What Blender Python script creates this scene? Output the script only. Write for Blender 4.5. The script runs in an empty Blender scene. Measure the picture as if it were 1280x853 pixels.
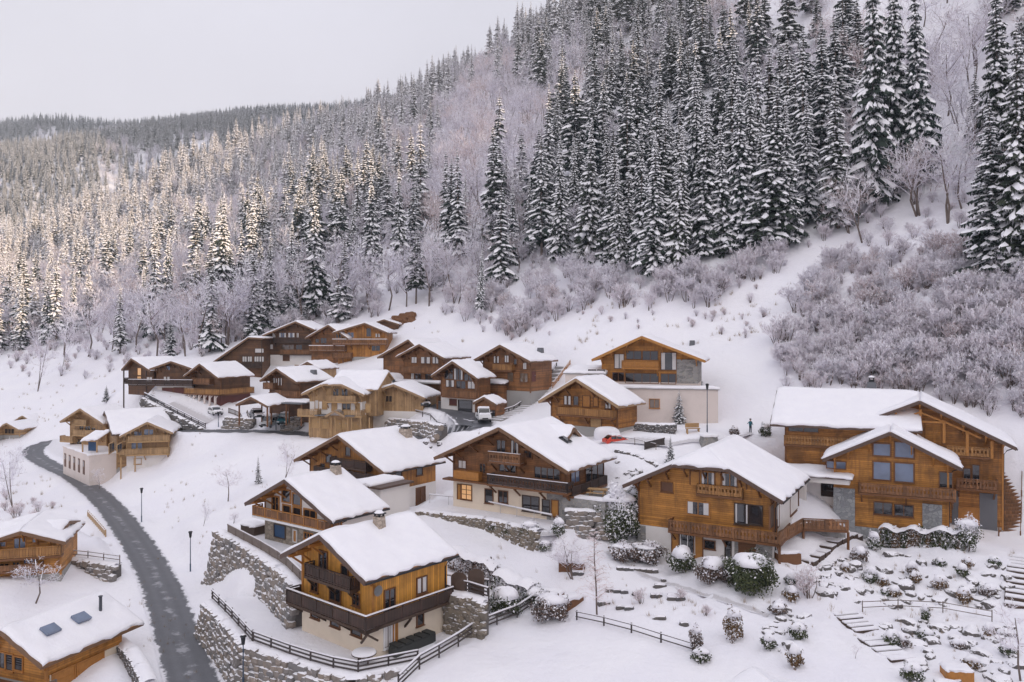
import bpy, math, random
import numpy as np
from mathutils import Vector, Matrix
random.seed(7); RNG = np.random.default_rng(7)
C = bpy.context.scene.collection
YH, FP = 415.0, 1000.0          # level camera: horizon row and focal length of the 1280 px wide photograph
R = math.radians
def P(px, py, Y): return Vector(((px-640)/FP*Y, Y, (YH-py)/FP*Y))
def PZ(px, py, Z): return P(px, py, Z*FP/(YH-py))

# ------------------------------------------------------------------ materials
MAT = {}
class NT:
    def __init__(s, name):
        m = bpy.data.materials.new(name); m.use_nodes = True; s.m = m; s.t = m.node_tree
        s.b = s.t.nodes['Principled BSDF']; MAT[name] = m
    def n(s, typ, **k):
        x = s.t.nodes.new(typ)
        for a, v in k.items():
            if a.startswith('i_'):
                key = a[2:]
                x.inputs[int(key) if key.isdigit() else key.replace('_', ' ')].default_value = v
            else: setattr(x, a, v)
        return x
    def l(s, a, b): s.t.links.new(a, b)
    def mix(s, f, a, b, typ='MIX'):
        x = s.n('ShaderNodeMix', data_type='RGBA', blend_type=typ)
        for i, v in ((0, f), (6, a), (7, b)):
            if hasattr(v, 'is_output'): s.l(v, x.inputs[i])
            elif v is not None: x.inputs[i].default_value = v if i == 0 or len(v) == 4 else (*v, 1)
        return x.outputs[2]
    def math(s, op, a, b=None, c=None):
        x = s.n('ShaderNodeMath', operation=op)
        for i, v in ((0, a), (1, b), (2, c)):
            if hasattr(v, 'is_output'): s.l(v, x.inputs[i])
            elif v is not None: x.inputs[i].default_value = v
        return x.outputs[0]
    def ramp(s, f, lo, hi):
        x = s.n('ShaderNodeMapRange', interpolation_type='SMOOTHSTEP')
        s.l(f, x.inputs[0]); x.inputs[1].default_value = lo; x.inputs[2].default_value = hi
        return x.outputs[0]
    def coord(s, which='Object'):
        return s.n('ShaderNodeTexCoord').outputs[which]
    def pos(s): return s.n('ShaderNodeNewGeometry').outputs['Position']
    def noise(s, vec, scale, detail=3, rough=.55):
        x = s.n('ShaderNodeTexNoise', i_Scale=scale, i_Detail=detail, i_Roughness=rough)
        if vec is not None: s.l(vec, x.inputs['Vector'])
        return x.outputs['Fac']
    def bump(s, h, strength=.3, dist=.05):
        x = s.n('ShaderNodeBump', i_Strength=strength, i_Distance=dist); s.l(h, x.inputs['Height'])
        s.l(x.outputs[0], s.b.inputs['Normal'])
    def col(s, c):
        if hasattr(c, 'is_output'): s.l(c, s.b.inputs['Base Color'])
        else: s.b.inputs['Base Color'].default_value = (*c, 1)
    def set(s, **k):
        for a, v in k.items(): s.b.inputs[a.replace('_', ' ')].default_value = v

SNOWC = (.86, .85, .89)
def mk_snow(name, big=.5, bump=.5):
    q = NT(name); p = q.pos()
    a = q.noise(p, big, 5); b = q.noise(p, 6, 3)
    h = q.math('ADD', q.math('MULTIPLY', a, 1.0), q.math('MULTIPLY', b, .12))
    q.bump(h, bump, .35)
    q.col(q.mix(q.ramp(a, .3, .7), (.83, .82, .87), SNOWC)); q.set(Roughness=.75); q.b.inputs['Specular IOR Level'].default_value = .15
    return q
mk_snow('snow', .8, .35)
q = NT('ground_snow'); p = q.pos()                 # the snow field: wind relief, tracks of small lumps, a few dead grass tufts
a = q.noise(p, .12, 6); b = q.noise(p, 1.6, 4, .6); d = q.noise(p, 9, 2)
h = q.math('ADD', q.math('MULTIPLY', a, 2.2), q.math('ADD', q.math('MULTIPLY', b, .42), q.math('MULTIPLY', d, .05)))
q.bump(h, .55, .5)
tuft = q.ramp(q.math('ADD', q.noise(p, 3.4, 6, .72), q.math('MULTIPLY', q.noise(p, .05, 2), .16)), .775, .83)
q.col(q.mix(q.math('MULTIPLY', tuft, .75), q.mix(q.ramp(a, .3, .7), (.82, .81, .87), SNOWC), (.22, .17, .13)))
q.set(Roughness=.8); q.b.inputs['Specular IOR Level'].default_value = .12

def snowmix(q, base, lo=.45, hi=.75, amount=1.0, nscale=5.0):
    """snow lying on upward faces of the thing"""
    nz = q.n('ShaderNodeSeparateXYZ'); q.l(q.n('ShaderNodeNewGeometry').outputs['True Normal'], nz.inputs[0])
    f = q.math('ADD', nz.outputs[2], q.math('MULTIPLY', q.math('SUBTRACT', q.noise(q.pos(), nscale, 3), .5), .9))
    f = q.ramp(f, lo, hi)
    if amount < 1: f = q.math('MULTIPLY', f, amount)
    return q.mix(f, base, SNOWC)

def mk_wood(name, c1, c2, axis='Z', w=.17, weather=.35):
    q = NT(name); o = q.coord()
    s = q.n('ShaderNodeSeparateXYZ'); q.l(o, s.inputs[0])
    if axis == 'Z': t = s.outputs[2]
    else: t = q.math('ADD', s.outputs[0], s.outputs[1])
    u = q.math('DIVIDE', t, w); fl = q.math('FLOOR', u); fr = q.math('FRACT', u)
    wn = q.n('ShaderNodeTexWhiteNoise', noise_dimensions='1D'); q.l(fl, wn.inputs['W'])
    ms = q.n('ShaderNodeMapping'); q.l(o, ms.inputs[0]); ms.inputs['Scale'].default_value = (2.6, 2.6, .22); streak = q.noise(ms.outputs[0], 1.0, 5, .65)
    groove = q.math('GREATER_THAN', q.math('ABSOLUTE', q.math('SUBTRACT', fr, .5)), .44)
    mp = q.n('ShaderNodeMapping'); q.l(o, mp.inputs[0])
    mp.inputs['Scale'].default_value = (1.2, 1.2, 14) if axis == 'Z' else (9, 9, .7)
    g = q.noise(mp.outputs[0], 2.0, 5, .6)
    st = q.noise(o, .55, 4, .6)
    col = q.mix(q.math('ADD', q.math('MULTIPLY', wn.outputs['Value'], .6), q.math('MULTIPLY', g, .5)), tuple(x*.72 for x in c1), tuple(x*1.12 for x in c2))
    fine_ = q.noise(o, 1.7, 5, .7); col = q.mix(q.math('MULTIPLY', q.ramp(fine_, .5, .75), .4), col, tuple(x*.5 for x in c1))
    col = q.mix(q.math('MULTIPLY', q.ramp(st, .42, .66), min(.75, weather*1.45)), col, tuple(x*.42 for x in c1))
    col = q.mix(q.math('MULTIPLY', q.ramp(streak, .5, .72), .5), col, tuple(x*.4+.012 for x in c1))
    col = q.mix(q.math('MULTIPLY', groove, .7), col, tuple(x*.2 for x in c1))
    q.col(col); q.set(Roughness=.62)
    q.bump(q.math('SUBTRACT', q.math('MULTIPLY', g, .3), groove), .5, .02)
mk_wood('wood_orange', (.5, .215, .03), (.76, .37, .06), 'X', .2, .3)
mk_wood('wood_honey', (.36, .145, .024), (.58, .262, .05), 'Z', .2, .4)
mk_wood('wood_honey_upright', (.32, .13, .024), (.54, .235, .045), 'X', .2, .4)
mk_wood('wood_umber', (.27, .105, .019), (.47, .2, .04), 'Z', .2, .5)
mk_wood('wood_brown', (.165, .067, .021), (.33, .14, .045), 'Z', .19, .45)
mk_wood('wood_dark', (.095, .042, .018), (.19, .086, .034), 'Z', .18, .4)
mk_wood('wood_darkred', (.10, .04, .02), (.17, .07, .03), 'Z', .18, .4)
mk_wood('wood_pale', (.36, .21, .095), (.54, .35, .18), 'X', .22, .3)
mk_wood('wood_pale_h', (.34, .19, .085), (.50, .31, .15), 'Z', .2, .3)
mk_wood('wood_rail', (.17, .075, .03), (.3, .14, .058), 'X', .3, .3)
mk_wood('wood_rail_dark', (.036, .02, .014), (.07, .036, .025), 'X', .3, .3)
mk_wood('wood_rail_honey', (.3, .14, .045), (.44, .22, .07), 'X', .3, .3)
def mk_beam(name, c, r=.6):
    q = NT(name); g = q.noise(q.coord(), 3, 5, .65)
    q.col(q.mix(g, tuple(x*.6 for x in c), tuple(min(1, x*1.3) for x in c))); q.set(Roughness=r)
mk_beam('beam_orange', (.4, .17, .034)); mk_beam('beam_brown', (.16, .064, .02)); mk_beam('beam_dark', (.06, .032, .018))
mk_beam('beam_pale', (.42, .26, .12)); mk_beam('fascia_dark', (.10, .06, .045)); mk_beam('fascia_brown', (.17, .09, .045))
mk_beam('fence_wood', (.055, .042, .04)); mk_beam('fence_grey', (.16, .125, .105)); mk_beam('fence_tan', (.45, .30, .16))
mk_beam('bark', (.15, .115, .1), .9); mk_beam('fascia_pale', (.34, .22, .12))
mk_beam('gate_wood', (.075, .045, .03)); mk_beam('door_brown', (.12, .052, .025)); mk_beam('door_red', (.12, .03, .022)); mk_beam('shutter_orange', (.42, .19, .04))
mk_beam('shutter_pale', (.46, .29, .13))
def mk_plaster(name, c, dirt=.25):
    q = NT(name); o = q.coord(); n1 = q.noise(o, .6, 5, .6); n2 = q.noise(o, 12, 3)
    q.col(q.mix(q.math('MULTIPLY', q.ramp(n1, .45, .8), dirt), c, tuple(x*.55 for x in c))); q.set(Roughness=.9); q.bump(n2, .2, .02)
mk_plaster('plaster_cream', (.72, .62, .5)); mk_plaster('plaster_white', (.74, .71, .69)); mk_plaster('concrete', (.34, .33, .32)); mk_plaster('plaster_pink', (.68, .6, .56))
mk_plaster('paving', (.2, .17, .16)); mk_plaster('slate', (.14, .145, .16))
def mk_stone(name, c1, c2, scale, mortar=(.35, .33, .3), snow=False, squash=1.6):
    q = NT(name); mp = q.n('ShaderNodeMapping'); q.l(q.coord(), mp.inputs[0]); mp.inputs['Scale'].default_value = (1, 1, squash)
    v = q.n('ShaderNodeTexVoronoi', feature='DISTANCE_TO_EDGE', i_Scale=scale); q.l(mp.outputs[0], v.inputs['Vector'])
    w = q.n('ShaderNodeTexVoronoi', i_Scale=scale); q.l(mp.outputs[0], w.inputs['Vector'])
    sep = q.n('ShaderNodeSeparateColor'); q.l(w.outputs['Color'], sep.inputs[0])
    n1 = q.noise(q.coord(), 8, 4)
    col = q.mix(q.math('ADD', q.math('MULTIPLY', sep.outputs[0], .7), q.math('MULTIPLY', n1, .3)), c1, c2)
    e = q.ramp(v.outputs[0], .02, .09); col = q.mix(e, mortar, col)
    if snow: col = snowmix(q, col, .5, .8)
    q.col(col); q.set(Roughness=.9); q.bump(q.math('ADD', e, q.math('MULTIPLY', n1, .4)), .7, .08)
mk_stone('stone_grey', (.17, .17, .175), (.38, .37, .36), 1.7)
mk_stone('stone_tan', (.2, .165, .13), (.42, .36, .29), 1.9, (.22, .19, .16))
mk_stone('stone_slabs', (.22, .235, .25), (.42, .43, .44), 2.1, (.27, .28, .29), squash=1.3)
mk_stone('chimney_stone', (.33, .26, .21), (.55, .46, .38), 2.5, (.3, .26, .22))
def mk_rock(name, c1, c2, snow=True, lo=.42, hi=.72):
    q = NT(name); g = q.n('ShaderNodeNewGeometry'); n1 = q.noise(q.coord(), 2.2, 6, .65)
    col = q.mix(g.outputs['Random Per Island'], c1, c2)
    col = q.mix(q.math('MULTIPLY', n1, .7), col, (.07, .065, .06), 'MIX')
    if snow: col = snowmix(q, col, lo, hi)
    q.col(col); q.set(Roughness=.92); q.bump(n1, .6, .1)
mk_rock('rock_wall', (.37, .3, .245), (.22, .215, .22), True, .42, .8); mk_rock('rock_dark', (.17, .14, .12), (.12, .12, .13)); mk_rock('rock_tan', (.33, .27, .2), (.2, .17, .135))
def mk_plain(name, c, rough=.5, metal=0, spec=None, emit=None, es=0):
    q = NT(name); n1 = q.noise(q.coord(), 4, 3)
    q.col(q.mix(n1, tuple(x*.88 for x in c), tuple(min(1, x*1.1) for x in c))); q.set(Roughness=rough, Metallic=metal)
    if emit: q.b.inputs['Emission Color'].default_value = (*emit, 1); q.b.inputs['Emission Strength'].default_value = es
def mk_glass(name, c, rough=.03):
    q = NT(name); n1 = q.noise(q.coord(), .5, 2); q.col(q.mix(q.ramp(n1, .3, .7), c, tuple(x*1.5 for x in c))); q.set(Roughness=rough)
    q.b.inputs['IOR'].default_value = 1.85; q.bump(n1, .05, .05)
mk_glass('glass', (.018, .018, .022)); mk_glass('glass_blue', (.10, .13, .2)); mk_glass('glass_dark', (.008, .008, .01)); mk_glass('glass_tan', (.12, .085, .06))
q = NT('glass_glow'); q.col((.5, .3, .15)); q.b.inputs['Emission Color'].default_value = (1, .55, .25, 1); q.b.inputs['Emission Strength'].default_value = .28; q.set(Roughness=.2)  # faint orange emission; on the central chalet it stands for a pinkish reflection
mk_plain('curtain', (.62, .6, .6), .9); mk_plain('metal_dark', (.03, .032, .036), .45, .6); mk_plain('metal_grey', (.3, .31, .33), .4, .7); mk_plain('lamp_blue', (.055, .085, .13), .45, .3)
mk_plain('metal_rail', (.5, .49, .5), .5, .3); mk_plain('paint_white', (.74, .74, .75), .4); mk_plain('paint_van', (.7, .71, .72), .25); mk_plain('paint_teal', (.03, .16, .2), .25); mk_plain('paint_grey', (.12, .13, .15), .25)
mk_plain('paint_red', (.62, .055, .025), .3); mk_plain('rubber', (.018, .018, .02), .8); mk_plain('light_lens', (.7, .7, .72), .15); mk_plain('tail_lens', (.4, .02, .015), .2)
mk_plain('tarp_blue', (.02, .065, .15), .6); mk_plain('chimney_metal', (.075, .08, .095), .5, .4); mk_plain('jacket', (.02, .12, .16), .8); mk_plain('trousers', (.035, .045, .07), .85); mk_plain('skin', (.5, .3, .22), .6)
mk_plain('black_cover', (.03, .032, .03), .7); mk_plain('dish_grey', (.3, .31, .32), .5)
q = NT('leaf_green'); g = q.n('ShaderNodeNewGeometry').outputs['Random Per Island']; q.col(q.mix(g, (.02, .034, .012), (.075, .085, .03))); q.set(Roughness=.8)
q = NT('leaf_amber'); g = q.n('ShaderNodeNewGeometry').outputs['Random Per Island']; q.col(q.mix(g, (.075, .042, .016), (.21, .12, .048))); q.set(Roughness=.85)
q = NT('leaf_purple'); g = q.n('ShaderNodeNewGeometry').outputs['Random Per Island']; q.col(q.mix(g, (.06, .04, .032), (.17, .115, .09))); q.set(Roughness=.85)
q = NT('needles'); g = q.n('ShaderNodeNewGeometry').outputs['Random Per Island']; o = q.n('ShaderNodeObjectInfo').outputs['Random']
q.col(q.mix(g, q.mix(o, (.014, .025, .022), (.02, .03, .021)), q.mix(q.ramp(g, .9, .94), q.mix(o, (.034, .05, .043), (.048, .054, .036)), (.6, .6, .64)))); q.set(Roughness=.8); q.b.inputs['Specular IOR Level'].default_value = .2
q = NT('needles_frost_brightened'); g = q.n('ShaderNodeNewGeometry').outputs['Random Per Island']; o = q.n('ShaderNodeObjectInfo').outputs['Random']
q.col(q.mix(q.ramp(g, .3, .62), q.mix(o, (.02, .028, .02), (.05, .055, .036)), (.78, .76, .79))); q.set(Roughness=.8); q.b.inputs['Specular IOR Level'].default_value = .2  # frost, whitened further so that the sunlit trees look brighter
q = NT('tree_snow'); q.col((.87, .86, .9)); q.set(Roughness=.8); q.b.inputs['Specular IOR Level'].default_value = .1
q = NT('twigs'); g = q.n('ShaderNodeNewGeometry').outputs['Random Per Island']; o = q.n('ShaderNodeObjectInfo').outputs['Random']
q.col(q.mix(q.ramp(g, .06, .26), q.mix(o, (.22, .15, .14), (.33, .22, .19)), q.mix(o, (.82, .80, .87), (.88, .84, .88)))); q.set(Roughness=.9); q.b.inputs['Specular IOR Level'].default_value = .1
q = NT('twigs_dry'); g = q.n('ShaderNodeNewGeometry').outputs['Random Per Island']
q.col(q.mix(q.ramp(g, .14, .4), (.36, .22, .17), (.88, .78, .78))); q.set(Roughness=.9)
q = NT('trodden_snow'); p = q.pos(); uv = q.n('ShaderNodeUVMap').outputs[0]; s = q.n('ShaderNodeSeparateXYZ'); q.l(uv, s.inputs[0])
e = q.math('ABSOLUTE', q.math('SUBTRACT', s.outputs[0], .5)); n1 = q.noise(p, 2.6, 6, .7); n2 = q.noise(p, 9, 3)
f = q.ramp(q.math('ADD', e, q.math('MULTIPLY', q.math('SUBTRACT', n1, .5), .7)), .2, .46)
q.col(q.mix(f, q.mix(n2, (.5, .48, .5), (.7, .68, .71)), (.82, .81, .86))); q.set(Roughness=.75); q.bump(q.math('ADD', n1, q.math('MULTIPLY', n2, .5)), .8, .15)
def translucent(nm, f):    # thin frosted twigs let light through
    m = MAT[nm]; t = m.node_tree; b = t.nodes['Principled BSDF']; tr = t.nodes.new('ShaderNodeBsdfTranslucent'); mx = t.nodes.new('ShaderNodeMixShader'); mx.inputs[0].default_value = f
    t.links.new(b.inputs['Base Color'].links[0].from_socket, tr.inputs[0]); t.links.new(b.outputs[0], mx.inputs[1]); t.links.new(tr.outputs[0], mx.inputs[2]); t.links.new(mx.outputs[0], t.nodes['Material Output'].inputs[0])
q = NT('frost_twigs'); g = q.n('ShaderNodeNewGeometry').outputs['Random Per Island']; o = q.n('ShaderNodeObjectInfo').outputs['Random']
q.col(q.mix(q.ramp(g, .03, .16), (.36, .24, .21), q.mix(o, (.9, .88, .92), (.93, .87, .89)))); q.set(Roughness=.9); q.b.inputs['Specular IOR Level'].default_value = .1
for nm in ('twigs', 'twigs_dry', 'frost_twigs'): translucent(nm, .55)
q = NT('dry_grass'); g = q.n('ShaderNodeNewGeometry').outputs['Random Per Island']; q.col(q.mix(g, (.2, .13, .08), (.42, .31, .2))); q.set(Roughness=.9)
q = NT('asphalt'); p = q.pos(); uv = q.n('ShaderNodeUVMap').outputs[0]; s = q.n('ShaderNodeSeparateXYZ'); q.l(uv, s.inputs[0])
u = s.outputs[0]; edge = q.math('ABSOLUTE', q.math('SUBTRACT', u, .5)); nn = q.noise(p, .9, 5, .65); nf = q.noise(p, 5, 3)
track = q.math('MULTIPLY', q.math('SINE', q.math('MULTIPLY', u, 25.1)), .5)
base = q.mix(q.math('ADD', q.math('MULTIPLY', nn, .7), q.math('MULTIPLY', track, .25)), (.055, .058, .068), (.135, .138, .155))
base = q.mix(q.math('MULTIPLY', nf, .35), base, (.2, .2, .22))
f = q.ramp(q.math('ADD', edge, q.math('MULTIPLY', q.math('SUBTRACT', q.noise(p, .8, 6, .75), .5), .42)), .41, .48)
slush = q.math('MULTIPLY', q.ramp(q.math('ADD', q.noise(p, .55, 6, .7), q.math('MULTIPLY', q.math('COSINE', q.math('MULTIPLY', u, 12.57)), .09)), .56, .72), .5)
q.col(q.mix(f, q.mix(slush, base, (.5, .5, .54)), (.78, .77, .82))); q.set(Roughness=.5); q.bump(nf, .3, .02)
hm = bpy.data.materials.new('haze'); hm.use_nodes = True; ht = hm.node_tree; ht.nodes.remove(ht.nodes['Principled BSDF']); pv = ht.nodes.new('ShaderNodeVolumePrincipled')
pv.inputs['Color'].default_value = (.70, .82, 1.0, 1); pv.inputs['Density'].default_value = .00024; pv.inputs['Anisotropy'].default_value = .0; ht.links.new(pv.outputs[0], ht.nodes['Material Output'].inputs['Volume']); MAT['haze'] = hm
M = MAT

# ------------------------------------------------------------------ mesh builder
class MB:
    def __init__(s): s.v = []; s.f = []; s.m = []; s.uv = None
    def face(s, pts, m=0):
        n = len(s.v); s.v += [tuple(p) for p in pts]; s.f.append(tuple(range(n, n+len(pts)))); s.m.append(m)
    def mesh(s, vs, fs, m=0):
        n = len(s.v); s.v += [tuple(p) for p in vs]; s.f += [tuple(i+n for i in f) for f in fs]; s.m += [m]*len(fs)
    def hexa(s, p, m=0):   # p: 4 bottom (ccw), 4 top
        s.mesh(p, [(3,2,1,0),(4,5,6,7),(0,1,5,4),(1,2,6,5),(2,3,7,6),(3,0,4,7)], m)
    def box(s, x0, y0, z0, x1, y1, z1, m=0):
        s.hexa([(x0,y0,z0),(x1,y0,z0),(x1,y1,z0),(x0,y1,z0),(x0,y0,z1),(x1,y0,z1),(x1,y1,z1),(x0,y1,z1)], m)
    def bar(s, a, b, w, h=None, m=0, up=(0,0,1)):   # square bar from a to b
        a, b = Vector(a), Vector(b); d = (b-a)
        if d.length < 1e-6: return
        d.normalize(); h = h or w; up = Vector(up)
        if abs(d.dot(up)) > .95: up = Vector((1,0,0)) if abs(d.x) < .9 else Vector((0,1,0))
        r = d.cross(up).normalized()*w/2; u = r.cross(d).normalized()*h/2
        s.hexa([a-r-u, a+r-u, a+r+u, a-r+u, b-r-u, b+r-u, b+r+u, b-r+u][0:4]+[b-r-u, b+r-u, b+r+u, b-r+u], m)
    def tube(s, pts, rad, n=6, m=0, cap=True):
        pts = [Vector(p) for p in pts]; rings = []; base = len(s.v)
        for i, p in enumerate(pts):
            d = (pts[min(i+1, len(pts)-1)]-pts[max(i-1, 0)]).normalized()
            up = Vector((0,0,1)) if abs(d.z) < .9 else Vector((1,0,0))
            r = d.cross(up).normalized(); u = r.cross(d)
            rr = rad[i] if isinstance(rad, (list, tuple)) else rad
            for k in range(n):
                a = 2*math.pi*k/n; s.v.append(tuple(p+(r*math.cos(a)+u*math.sin(a))*rr))
        for i in range(len(pts)-1):
            for k in range(n):
                s.f.append((base+i*n+k, base+(i+1)*n+k, base+(i+1)*n+(k+1)%n, base+i*n+(k+1)%n)); s.m.append(m)
        if cap:
            s.f.append(tuple(base+k for k in range(n))); s.m.append(m)
            s.f.append(tuple(base+(len(pts)-1)*n+k for k in reversed(range(n)))); s.m.append(m)
    def prism(s, poly, y0, y1, m=0):    # polygon in (x,z), extruded along y
        n = len(poly); vs = [(x,y0,z) for x,z in poly]+[(x,y1,z) for x,z in poly]
        s.mesh(vs, [tuple(range(n)), tuple(reversed(range(n,2*n)))]+[(i, i+n, (i+1)%n+n, (i+1)%n) for i in range(n)], m)
    def data(s, name, mats, smooth=False):
        me = bpy.data.meshes.new(name); me.from_pydata(s.v, [], s.f)
        for x in mats: me.materials.append(M[x] if isinstance(x, str) else x)
        if len(mats) > 1: me.polygons.foreach_set('material_index', s.m)
        if smooth: me.polygons.foreach_set('use_smooth', [True]*len(s.f))
        me.update(); return me
    def build(s, name, mats, parent=None, loc=(0,0,0), rz=0, smooth=False):
        if isinstance(mats, str): mats = [mats]
        return link(s.data(name, mats, smooth), name, parent, loc, rz)
def link(me, name, parent=None, loc=(0,0,0), rz=0):
    o = bpy.data.objects.new(name, me); C.objects.link(o); o.location = loc; o.rotation_euler = (0,0,rz)
    if parent: o.parent = parent
    return o
def empty(name, loc, rz=0):
    o = bpy.data.objects.new(name, None); C.objects.link(o); o.location = loc; o.rotation_euler = (0,0,rz); o.empty_display_size = .3; return o
def tag(o, label=None, cat=None, group=None, kind=None):
    if label: o['label'] = label
    if cat: o['category'] = cat
    if group: o['group'] = group
    if kind: o['kind'] = kind
    return o
def copy_tree(o, loc, rz=0, sc=1, parent=None):
    c = o.copy(); C.objects.link(c)
    if parent is None: c.location = loc; c.rotation_euler = (0,0,rz); c.scale = sc if hasattr(sc, '__len__') else (sc,)*3
    else: c.parent = parent
    for ch in [x for x in o.children]: copy_tree(ch, None, parent=c)
    return c

# ------------------------------------------------------------------ terrain
CP = []          # control points X,Y,Z
def cp(px, py, Y): p = P(px, py, Y); CP.append((p.x, p.y, p.z))
def cw(x, y, z): CP.append((x, y, z))
ROADPX = [(285,930,-28.0),(262,895,-28.0),(241,853,-28.0),(222,795,-27.8),(197,725,-27.6),(166,672,-27.4),(130,627,-27.2),(94,598,-27.0),(62,582,-26.8),(44,571,-26.5),(42,563,-26.0),(54,556,-25.4),(78,550,-24.6)]
ROAD = [PZ(*a) for a in ROADPX]
ROAD += [P(115,546,168), P(165,541,160), P(215,539,151), P(255,539.5,146), P(300,540,144), P(350,541.5,142), P(420,546,137)]
STREET = [P(420,546,137), P(480,549,131), P(545,546,126), P(592,534,123), P(585,520,130), P(560,510,139), P(535,504,146), P(515,503,150)]
for p in ROAD[1::2]: cw(*p)
for p in STREET[1:]: cw(*p)
for a in [(177,652,119),(238,714,92),(300,600,122),(350,562,131),(250,640,112),(210,610,127),(300,655,98),(255,722,88),(272,770,73),(160,600,137),
          (330,824,65.3),(400,848,60.8),(300,830,65.5),(335,690,80),(430,650,90),(490,641,102),(478,815,62),(380,786,66.5),(330,760,73),(500,862,57),(670,770,69.5),(560,800,64),(610,742,72),
          (640,835,59.5),(800,853,56),(950,800,61),(1070,842,56),(1270,850,55.5),(819,694,80),(960,703,73.5),(880,706,75.5),(1062,668,85.5),(1249,667,85),(1178,671,80),(1100,760,68.5),(1100,695,78),(1250,740,70),(960,740,69),
          (900,740,69),(1050,640,86),(1010,650,82),(698,655,81.5),(560,632,90),(600,692,78),(527,647,86.6),(566,657,85),(609,666,83),(645,677,81.2),(700,740,72.5),(640,722,75),(760,710,75),(790,660,83),
          (800,540,104),(855,524,114),(768,549,101),(720,560,100),(938,541,107),(884,541,100),(880,570,96),(830,575,92),
          (1000,480,113),(950,430,127),(930,382,141),(820,345,156),(960,312,151),(1100,300,141),(1250,340,117),(1250,500,101),(1100,400,122),(1260,280,126),(1180,470,107),(1230,560,97),
          (690,425,152),(700,385,166),(600,390,181),(480,350,214),(540,383,192),(740,400,155),(860,400,142),(640,340,196),(720,335,182),(340,402,201),(400,388,206),(440,470,163),(230,440,200),(200,455,192),(100,455,225),(0,445,262),(50,500,208),(0,548,190),(150,490,178),
          (190,502,160),(262,520,150),(330,535,140),(300,505,160),(380,480,165),(330,470,176),(605,522,133),(640,482,150),(620,455,160),(540,470,152),(500,490,150),
          (0,735,82),(100,692,94),(100,728,87),(50,770,79),(135,852,63),(0,600,150),(0,645,126),(60,640,120),(150,745,84),(0,900,60),(160,800,70),(900,900,53),(400,930,54),
          (620,86,450),(430,176,640),(0,322,600),(240,226,620),(700,52,420),(850,-40,380),(1100,-100,262),(1290,-60,205),(900,150,232),(640,200,292),(400,282,332),(200,352,322),(50,388,345),(1100,150,190),(1250,150,160),(540,250,290),(100,335,480),(300,246,500),(520,150,480),(780,72,320),(1000,20,260),
          (0,262,850),(0,200,1100),(0,165,1350),(200,212,900),(430,145,1200),(200,160,1350),(-250,345,600),(-250,270,900),(-250,185,1350),(60,160,1350),(330,150,1300),(165,591,140.5),(195,579,143),(140,594,139.5),(212,572,146),(-200,450,300),(-200,560,170),(-150,680,110)]: cp(*a)
for a in [(-480,720,22),(-300,740,40),(-170,760,95),(-30,800,165),(20,560,190),(130,520,215),(230,330,205),(300,150,150),(220,40,100),(160,90,75),(130,40,35),(60,25,-18),(0,20,-29),(-80,30,-31),(-160,60,-31),(-260,120,-30),(100,1000,330),(-100,1300,375),(-300,1600,330),(-600,1600,300),(300,800,290),(400,400,300),(250,1300,360),(450,1500,350),(52.9,88,-20.9),(54,92,-19.0),(55,95.5,-16.9),(52,84,-22.0),(-700,1200,210),(-550,400,5),(-560,600,60)]: cw(*a)
CPA = np.array(CP)
def tps_fit(pts, lam=2e-4):
    S = 100.0; xy = pts[:, :2]/S; n = len(xy)
    d2 = ((xy[:, None]-xy[None])**2).sum(-1); K = .5*d2*np.log(d2+1e-12)
    A = np.zeros((n+3, n+3)); A[:n, :n] = K+np.eye(n)*lam; A[:n, n] = 1; A[:n, n+1:] = xy; A[n, :n] = 1; A[n+1:, :n] = xy.T
    b = np.zeros(n+3); b[:n] = pts[:, 2]; w = np.linalg.solve(A, b)
    def ev(X, Y):
        q = np.stack([np.ravel(X), np.ravel(Y)], 1)/S; out = np.empty(len(q))
        for i in range(0, len(q), 8000):
            z = q[i:i+8000]; d2 = ((z[:, None]-xy[None])**2).sum(-1)
            out[i:i+8000] = (.5*d2*np.log(d2+1e-12))@w[:n]+w[n]+z@w[n+1:]
        return out.reshape(np.shape(X))
    return ev
tps = tps_fit(CPA)
def sstep(a, b, x): t = np.clip((x-a)/(b-a), 0, 1); return t*t*(3-2*t)
def inpoly(X, Y, poly):
    ins = np.zeros(X.shape, bool); n = len(poly)
    for i in range(n):
        x0, y0 = poly[i][:2]; x1, y1 = poly[(i+1) % n][:2]
        c = ((y0 > Y) != (y1 > Y))
        with np.errstate(divide='ignore', invalid='ignore'): xi = (x1-x0)*(Y-y0)/((y1-y0) if y1 != y0 else 1e-9)+x0
        ins ^= c & (X < xi)
    return ins
def polydist(X, Y, line):
    best = np.full(X.shape, 1e9); zz = np.zeros(X.shape)
    for a, b in zip(line[:-1], line[1:]):
        dx, dy = b[0]-a[0], b[1]-a[1]; L2 = dx*dx+dy*dy
        t = np.clip(((X-a[0])*dx+(Y-a[1])*dy)/L2, 0, 1)
        d = np.hypot(X-a[0]-t*dx, Y-a[1]-t*dy); z = a[2]+t*(b[2]-a[2]); m = d < best
        best = np.where(m, d, best); zz = np.where(m, z, zz)
    return best, zz
def smooth_line(pts, n=6):
    out = []; pts = [Vector(p) for p in pts]
    for i in range(len(pts)-1):
        p0, p1, p2, p3 = pts[max(i-1,0)], pts[i], pts[i+1], pts[min(i+2,len(pts)-1)]
        for k in range(n):
            t = k/n; out.append(.5*((2*p1)+(p2-p0)*t+(2*p0-5*p1+4*p2-p3)*t*t+(3*p1-p0-3*p2+p3)*t**3))
    out.append(pts[-1]); return out
ROADL = smooth_line(ROAD); STREETL = smooth_line(STREET)
TERR = []        # (polygon in world xy, z plane (a,b,c), mode)
def flat(z, pix): TERR.append(([PZ(x, y, z)[:2] for x, y in pix], (z, 0, 0)))
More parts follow.
